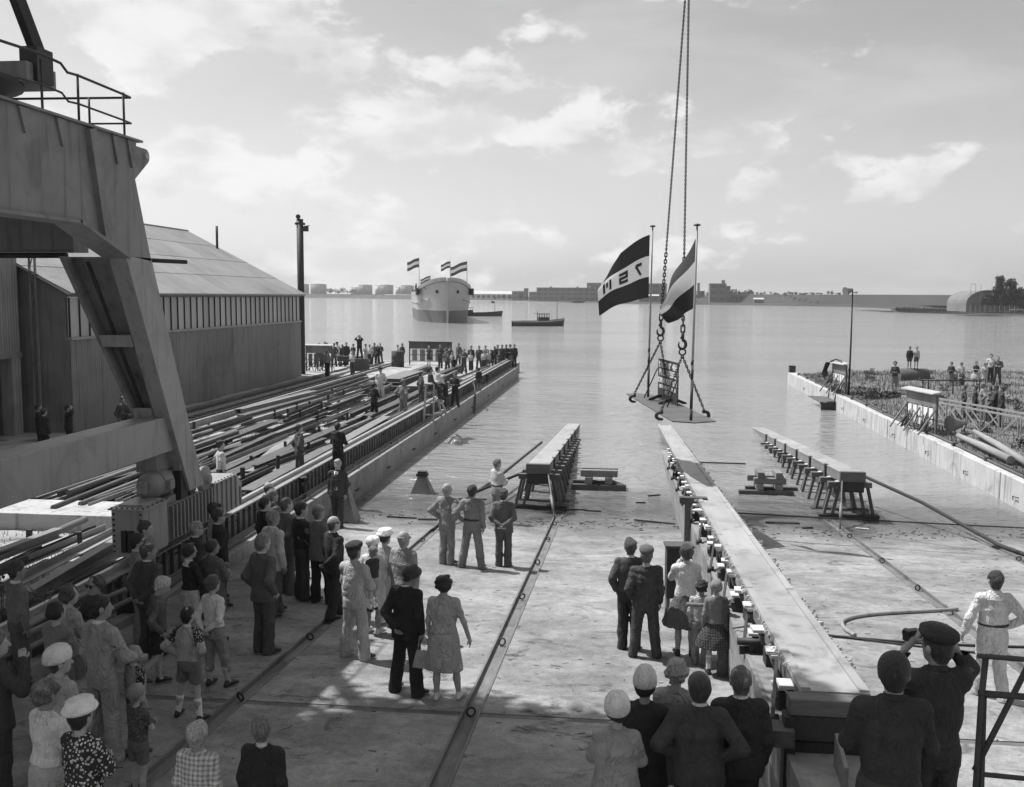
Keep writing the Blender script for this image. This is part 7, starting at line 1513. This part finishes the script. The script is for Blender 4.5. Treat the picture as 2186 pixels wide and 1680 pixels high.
rr([(2.12,5.2,4.62),(1.95,5.2,4.2),(1.86,5.2,3.98)], .016, 'rake_brace'); rr([(1.9,5.2,3.96),(2.6,5.2,3.93)], .014, 'lower_rail'); rr([(2.42,5.2,4.6),(2.42,5.2,2.74)], .017, 'rail_post')
# handbag of the woman in the pale dress
hb_ = empty('handbag', (-2.60, 12.46, zs(12.4)+.42), R(-8), label='pale handbag hanging from the hand of the woman in the dress', cat='handbag')
b = MB(); b.hexa([(-.15,-.06,0),(.15,-.06,0),(.15,.06,0),(-.15,.06,0),(-.10,-.02,.24),(.10,-.02,.24),(.10,.02,.24),(-.10,.02,.24)]); b.build('bag_body', fabric('cotton', .42), hb_, bevel=.02); MB().tube([(-.08,0,.24),(-.06,0,.38),(0,0,.44),(.06,0,.38),(.08,0,.24)], .009, 6).build('handle', fabric('cotton', .42), hb_)
cbx = empty('control_box', (.98, 17.0, zs(17)), R(4), label='dark upright box on legs beside the plinth', cat='box'); MB().box(-.22,.22,-.15,.15,.45,1.35).build('cabinet', m_woodd, cbx, bevel=.01); MB().box(-.25,.25,-.18,.18,1.352,1.39).build('lid', m_wood, cbx)
for x in (-.18, .18): MB().box(x-.03, x+.03, -.12, .12, 0, .45).build('leg', m_wood, cbx)
# ---------------------------------------------------------------- people farther off: outfits built once, copied with their parts
OUT_ = {
 'suit': (('suit','wool',.035),('trousers','wool',.03),('short',.03),('down','down'),'stand',dict(collar=1)),
 'suith': (('suit','wool',.05),('trousers','wool',.04),('short',.05),('hold','hold'),'stand',dict(collar=1)),
 'suitp': (('suit','wool',.10),('trousers','wool',.06),('short',.03),('pocket','pocket'),'relaxR',dict(collar=1)),
 'work': (('coverall','cotton',.09),('trousers','cotton',.08),('short',.05),('pocket','pocket'),'apart',dict()),
 'workd': (('coverall','cotton',.022),('trousers','cotton',.02),('short',.02),('hold','hold'),'apart',dict()),
 'worka': (('coverall','cotton',.10),('trousers','cotton',.09),('crew',.05),('crossed','crossed'),'apart',dict()),
 'white': (('coverall','cotton',.70),('trousers','cotton',.68),('crew',.05),('pocket','pocket'),'apart',dict(hat='cap',hatc=.03)),
 'pale': (('coverall','cotton',.28),('trousers','cotton',.27),('tuft',.16),('hips','pocket'),'apart',dict()),
 'shirt': (('jumper','cotton',.30),('trousers','wool',.018),('short',.10),('down','down'),'stand',dict()),
 'whiteshirt': (('tshirt','cotton',.68),('trousers','wool',.04),('short',.03),('hips','down'),'stand',dict()),
 'dress': (('dress','print',.36),('dressskirt','print',.36),('curly',.04),('hold','hold'),'stand',dict(fem=1)),
 'dressd': (('dress','wool',.06),('dressskirt','wool',.05),('curly',.22),('down','hold'),'stand',dict(fem=1)),
 'blouse': (('cardigan','cotton',.55),('skirt','wool',.13),('bob',.04),('down','down'),'stand',dict(fem=1)),
 'jackw': (('cardigan','wool',.045),('skirt','wool',.16),('curly',.02),('hold','hold'),'stand',dict(fem=1,collar='w',bigcollar=1)),
 'girl': (('tshirt','wool',.03),('flared','striped',.6),('short',.05),('crossed','crossed'),'stand',dict(fem=1,child=.15)),
 'boy': (('tshirt','cotton',.45),('shorts','wool',.12),('crew',.08),('down','hold'),'stand',dict(child=.22)),
 'boyd': (('jumper','wool',.02),('shorts','wool',.06),('short',.03),('down','down'),'stand',dict(child=.22)),
 'kidw': (('tshirt','cotton',.62),('trousers','wool',.05),('short',.08),('crossed','crossed'),'stand',dict(child=.25)),
 'cam': (('suit','wool',.02),('trousers','wool',.018),('short',.02),('up','up'),'wide',dict()),
 'sit': (('coverall','cotton',.05),('trousers','cotton',.05),('short',.02),('rest','rest'),'sit',dict()),
 'sitw': (('jumper','cotton',.66),('trousers','wool',.03),('short',.02),('rest','rest'),'sit',dict()),
}
PROTO = {k: mk(('x', 0, 0, 1.775, 0)+v, 500+i, 0.024) for i, (k, v) in enumerate(OUT_.items())}
FARP = [('man in a dark suit, leftmost on the pier by the cable cabinet', 'suit', -24.05, 75.41, 0.83, 1.82, -150),
 ('man in dark clothes with hand on hip, second on the pier', 'suitp', -24.22, 77.45, 0.83, 1.82, -170),
 ('woman in white behind the second man on the pier', 'blouse', -23.96, 77.15, 0.83, 1.76, 170),
 ('man in a grey shirt and black trousers on the near rail', 'shirt', -20.28, 65.36, 0.83, 1.82, -20),
 ('stocky man in dark overalls, hands in pockets, near the white worker', 'work', -22.9, 75.63, 0.83, 1.82, 165),
 ('man in white overalls and cap at the back of the pier', 'white', -23.15, 77.3, 0.83, 1.82, 170),
 ('boy in a dark jacket beside the white overalls', 'boyd', -22.68, 77.18, 0.83, 1.63, 170),
 ('tall man in a black suit left of the hand cart', 'suit', -22.29, 76.98, 0.83, 1.82, -160),
 ('woman in a dark jacket standing behind the hand cart', 'jackw', -22.37, 79.25, 0.83, 1.59, 170),
 ('small child in pale clothes standing before the hand cart', 'kidw', -19.22, 67.89, 0.83, 1.65, 160),
 ('woman in a printed dress right of the hand cart', 'dress', -21.18, 78.75, 0.83, 1.61, 175),
 ('man with a tie right of the printed dress', 'whiteshirt', -20.55, 77.6, 0.83, 1.63, 170),
 ('man in a dark jacket, middle of the small pier group', 'suitp', -20.31, 78.21, 0.83, 1.74, 160),
 ('short man in black in the small pier group', 'workd', -20.05, 78.26, 0.83, 1.54, 175),
 ('man in grey overalls, right of the small pier group', 'worka', -20.02, 78.98, 0.83, 1.7, -170),
 ('woman in a white blouse near the standing drum', 'blouse', -18.79, 79.95, 0.83, 1.51, 150),
 ('man in a black suit beside the standing drum', 'suit', -18.05, 78.43, 0.83, 1.71, 150),
 ('man with a camera standing on the steel chest', 'cam', -19.7, 71.5, 1.725, 1.75, 175),
 ('man in a dark suit crossing the stock rows', 'workd', -11.42, 43.86, 0.72, 1.73, -30),
 ('man in white overalls and dark cap among the stock steel', 'white', -13.22, 52.18, 0.72, 1.81, 172),
 ('man in pale overalls with hand on hip on the rail wall', 'pale', -10.31, 44.94, 0.72, 1.82, -25),
 ('blonde woman in a dark dress before the cable board', 'dressd', -15.83, 78.34, 0.83, 1.54, 175),
 ('man in a dark suit with folded hands right of the cable board', 'suith', -14.24, 74.97, 0.83, 1.82, 170),
 ('man in a grey jacket with his back turned at the pier end', 'suitp', -12.89, 70.43, 0.83, 1.82, -40),
 ('man in dark clothes behind the turned back', 'workd', -13.47, 75.12, 0.83, 1.66, 160),
 ('boy in pale clothes near the turned back', 'boy', -13.12, 73.92, 0.83, 1.32, 160),
 ('man in an open dark jacket with hand on hip at the pier end', 'suitp', -13.29, 77.79, 0.83, 1.81, 150),
 ('man in dark overalls with folded arms at the pier end', 'worka', -11.59, 70.11, 0.83, 1.82, 160),
 ('man in a dark suit behind the white shirted child', 'suit', -11.71, 74.19, 0.83, 1.8, 175),
 ('child in a white shirt with folded arms', 'kidw', -11.55, 73.0, 0.83, 1.41, 175),
 ('man with arms akimbo in a dark shirt at the pier end', 'work', -11.11, 74.3, 0.83, 1.8, 170),
 ('boy in a white shirt right of the man with arms akimbo', 'kidw', -10.58, 73.18, 0.83, 1.52, 170),
 ('man in grey at the back right of the pier end', 'shirt', -10.81, 75.62, 0.83, 1.78, 170),
 ('boy in pale clothes leaning by the rail wall', 'boy', -10.25, 73.24, 0.83, 1.55, 165),
 ('small boy in dark clothes at the rail wall', 'boyd', -10.21, 74.47, 0.83, 1.5, 160),
 ('man in dark clothes at the right pier group, first', 'workd', -10.11, 75.75, 0.83, 1.7, 165),
 ('man in a grey jacket at the right pier group, second', 'suitp', -9.88, 75.8, 0.83, 1.82, 170),
 ('tall man in a dark jacket at the right pier group, third', 'suit', -9.54, 75.86, 0.83, 1.82, 170),
 ('broad man in black in the right pier group, fourth', 'workd', -9.3, 76.55, 0.83, 1.82, 170),
 ('woman in dark clothes in the right pier group, fifth', 'jackw', -9.0, 76.61, 0.83, 1.82, 170),
 ('man in a black coat at the very tip of the pier', 'suit', -8.71, 76.99, 0.83, 1.82, 175),
 ('woman crouched before the right pier group', 'jackw', -9.31, 72.42, 0.86, 1.51, 170),
 ('man in dark clothes behind the trestle', 'workd', -12.45, 70.8, 0.72, 1.29, -30),
 ('boy in black on the quay ledge beside the hanging hose', 'boyd', -8.53, 56.98, 0.86, 1.37, -10),
 ('man in work clothes left of the trestle', 'work', -10.42, 49.58, 0.72, 1.82, -60),
 ('dark man in an open jacket standing on the quay edge', 'workd', -8.49, 48.64, 0.86, 1.71, 165),
 ('man with a tie standing behind the trestle', 'suith', -8.86, 47.53, 0.86, 1.62, 165),
 ('man seated on top of the timber trestle', 'sit', -8.6, 42.9, 1.5020000000000002, 1.78, -70),
 ('man in a white shirt seated behind on the trestle', 'sitw', -8.5, 44.1, 1.5020000000000002, 1.7, -60),
 ('man in a dark pullover standing on the rail wall ledge', 'workd', -8.62, 28.75, 0.86, 1.74, -15),
 ('man in an open shirt among the weeds behind the rail wall', 'work', -9.95, 29.1, 0.72, 1.75, -50),
 ('man with a white coat over his shoulder behind the bogie', 'whiteshirt', -10.99, 25.62, 0.72, 1.74, -55),
 ('man in a brown suit and tie before the shed wall', 'suitp', -19.34, 35.97, 0.72, 1.76, -120),
 ('man in a tie beside the brown suit before the shed wall', 'suith', -18.95, 35.7, 0.72, 1.74, -140),
 ('youth in dark clothes behind the sill beam, leftmost', 'workd', -20.9, 32.9, 0.72, 1.78, -60),
 ('youth in a dark jacket turned to his neighbour behind the sill beam', 'suit', -20.13, 32.0, 0.72, 1.73, -20),
 ('youth shading his eyes behind the sill beam', 'cam', -19.88, 33.08, 0.72, 1.75, -60),
 ('woman in a dark jacket and pale skirt alone on the right bank', 'jackw', 15.45, 58.72, 1.05, 1.75, 170),
 ('boy on the left end of the rusty cylinder', 'boyd', 18.2, 65.85, 1.9, 1.42, 170),
 ('boy on the right end of the rusty cylinder', 'boy', 18.62, 65.85, 1.9, 1.42, 160),
 ('woman in a pale coat at the left of the bank group', 'jackw', 19.71, 62.37, 1.12, 1.46, 160),
 ('girl in white at the back of the bank group', 'dress', 20.32, 62.47, 1.12, 1.42, 160),
 ('small child crouching in the bank group', 'boy', 20.01, 62.42, 1.12, 0.97, 170),
 ('woman in a dark coat sitting low in the bank group', 'dressd', 19.29, 59.15, 1.12, 1.18, 165),
 ('girl in a dark top and full striped skirt on the bank', 'girl', 21.43, 63.23, 1.12, 1.46, 170),
 ('woman in a white dress near the right of the bank', 'dress', 21.99, 63.33, 1.12, 1.34, 160),
 ('man in a white shirt at the back right of the bank', 'whiteshirt', 23.0, 65.25, 1.12, 1.82, 165),
 ('tall man in black with folded arms on the bank', 'worka', 22.68, 63.17, 1.12, 1.81, 160),
 ('man in a dark pullover leaning on the gangway, first', 'work', 14.99, 45.56, 1.1, 1.5, 75),
 ('man in black leaning on the gangway, second', 'suit', 15.28, 45.02, 1.1, 1.53, 75),
 ('man in a pale raincoat at the gangway, third', 'pale', 15.49, 44.76, 1.1, 1.69, 75),
 ('man in a grey jacket at the gangway, fourth', 'suitp', 15.52, 43.93, 1.1, 1.62, 75),
 ('man in a cap at the gangway, fifth', 'suith', 15.43, 43.11, 1.1, 1.74, 75),
 ('man in a dark coat at the gangway, sixth', 'suit', 15.51, 42.6, 1.1, 1.72, 75)]
for (lab, kd, x, y, z, h, hd) in FARP:
    parts, _k = PROTO[kd]['_built']; o = empty('person', (x, y, z), R(hd), label=lab, cat='person'); s_ = h/1.775; o.scale = (s_*0.97, s_*0.97, s_)
    for (nm, me) in parts: link(bpy.data.objects.new(nm, me), o)
# ---------------------------------------------------------------- thin summer haze over the harbour
hz_ = MB().box(-3500, 3500, -60, 6500, -8, 60).build('haze', None, None, kind='stuff')
hm_ = bpy.data.materials.new('haze'); hm_.use_nodes = True; hm_.node_tree.nodes.clear()
ho = N(hm_.node_tree, 'ShaderNodeOutputMaterial'); hv_ = N(hm_.node_tree, 'ShaderNodeVolumePrincipled'); hv_.inputs['Density'].default_value = 0.00015; hv_.inputs['Color'].default_value = (0.95, 0.95, 0.95, 1); hv_.inputs['Anisotropy'].default_value = 0.2
hm_.node_tree.links.new(hv_.outputs[0], ho.inputs['Volume']); hz_.data.materials.append(hm_)
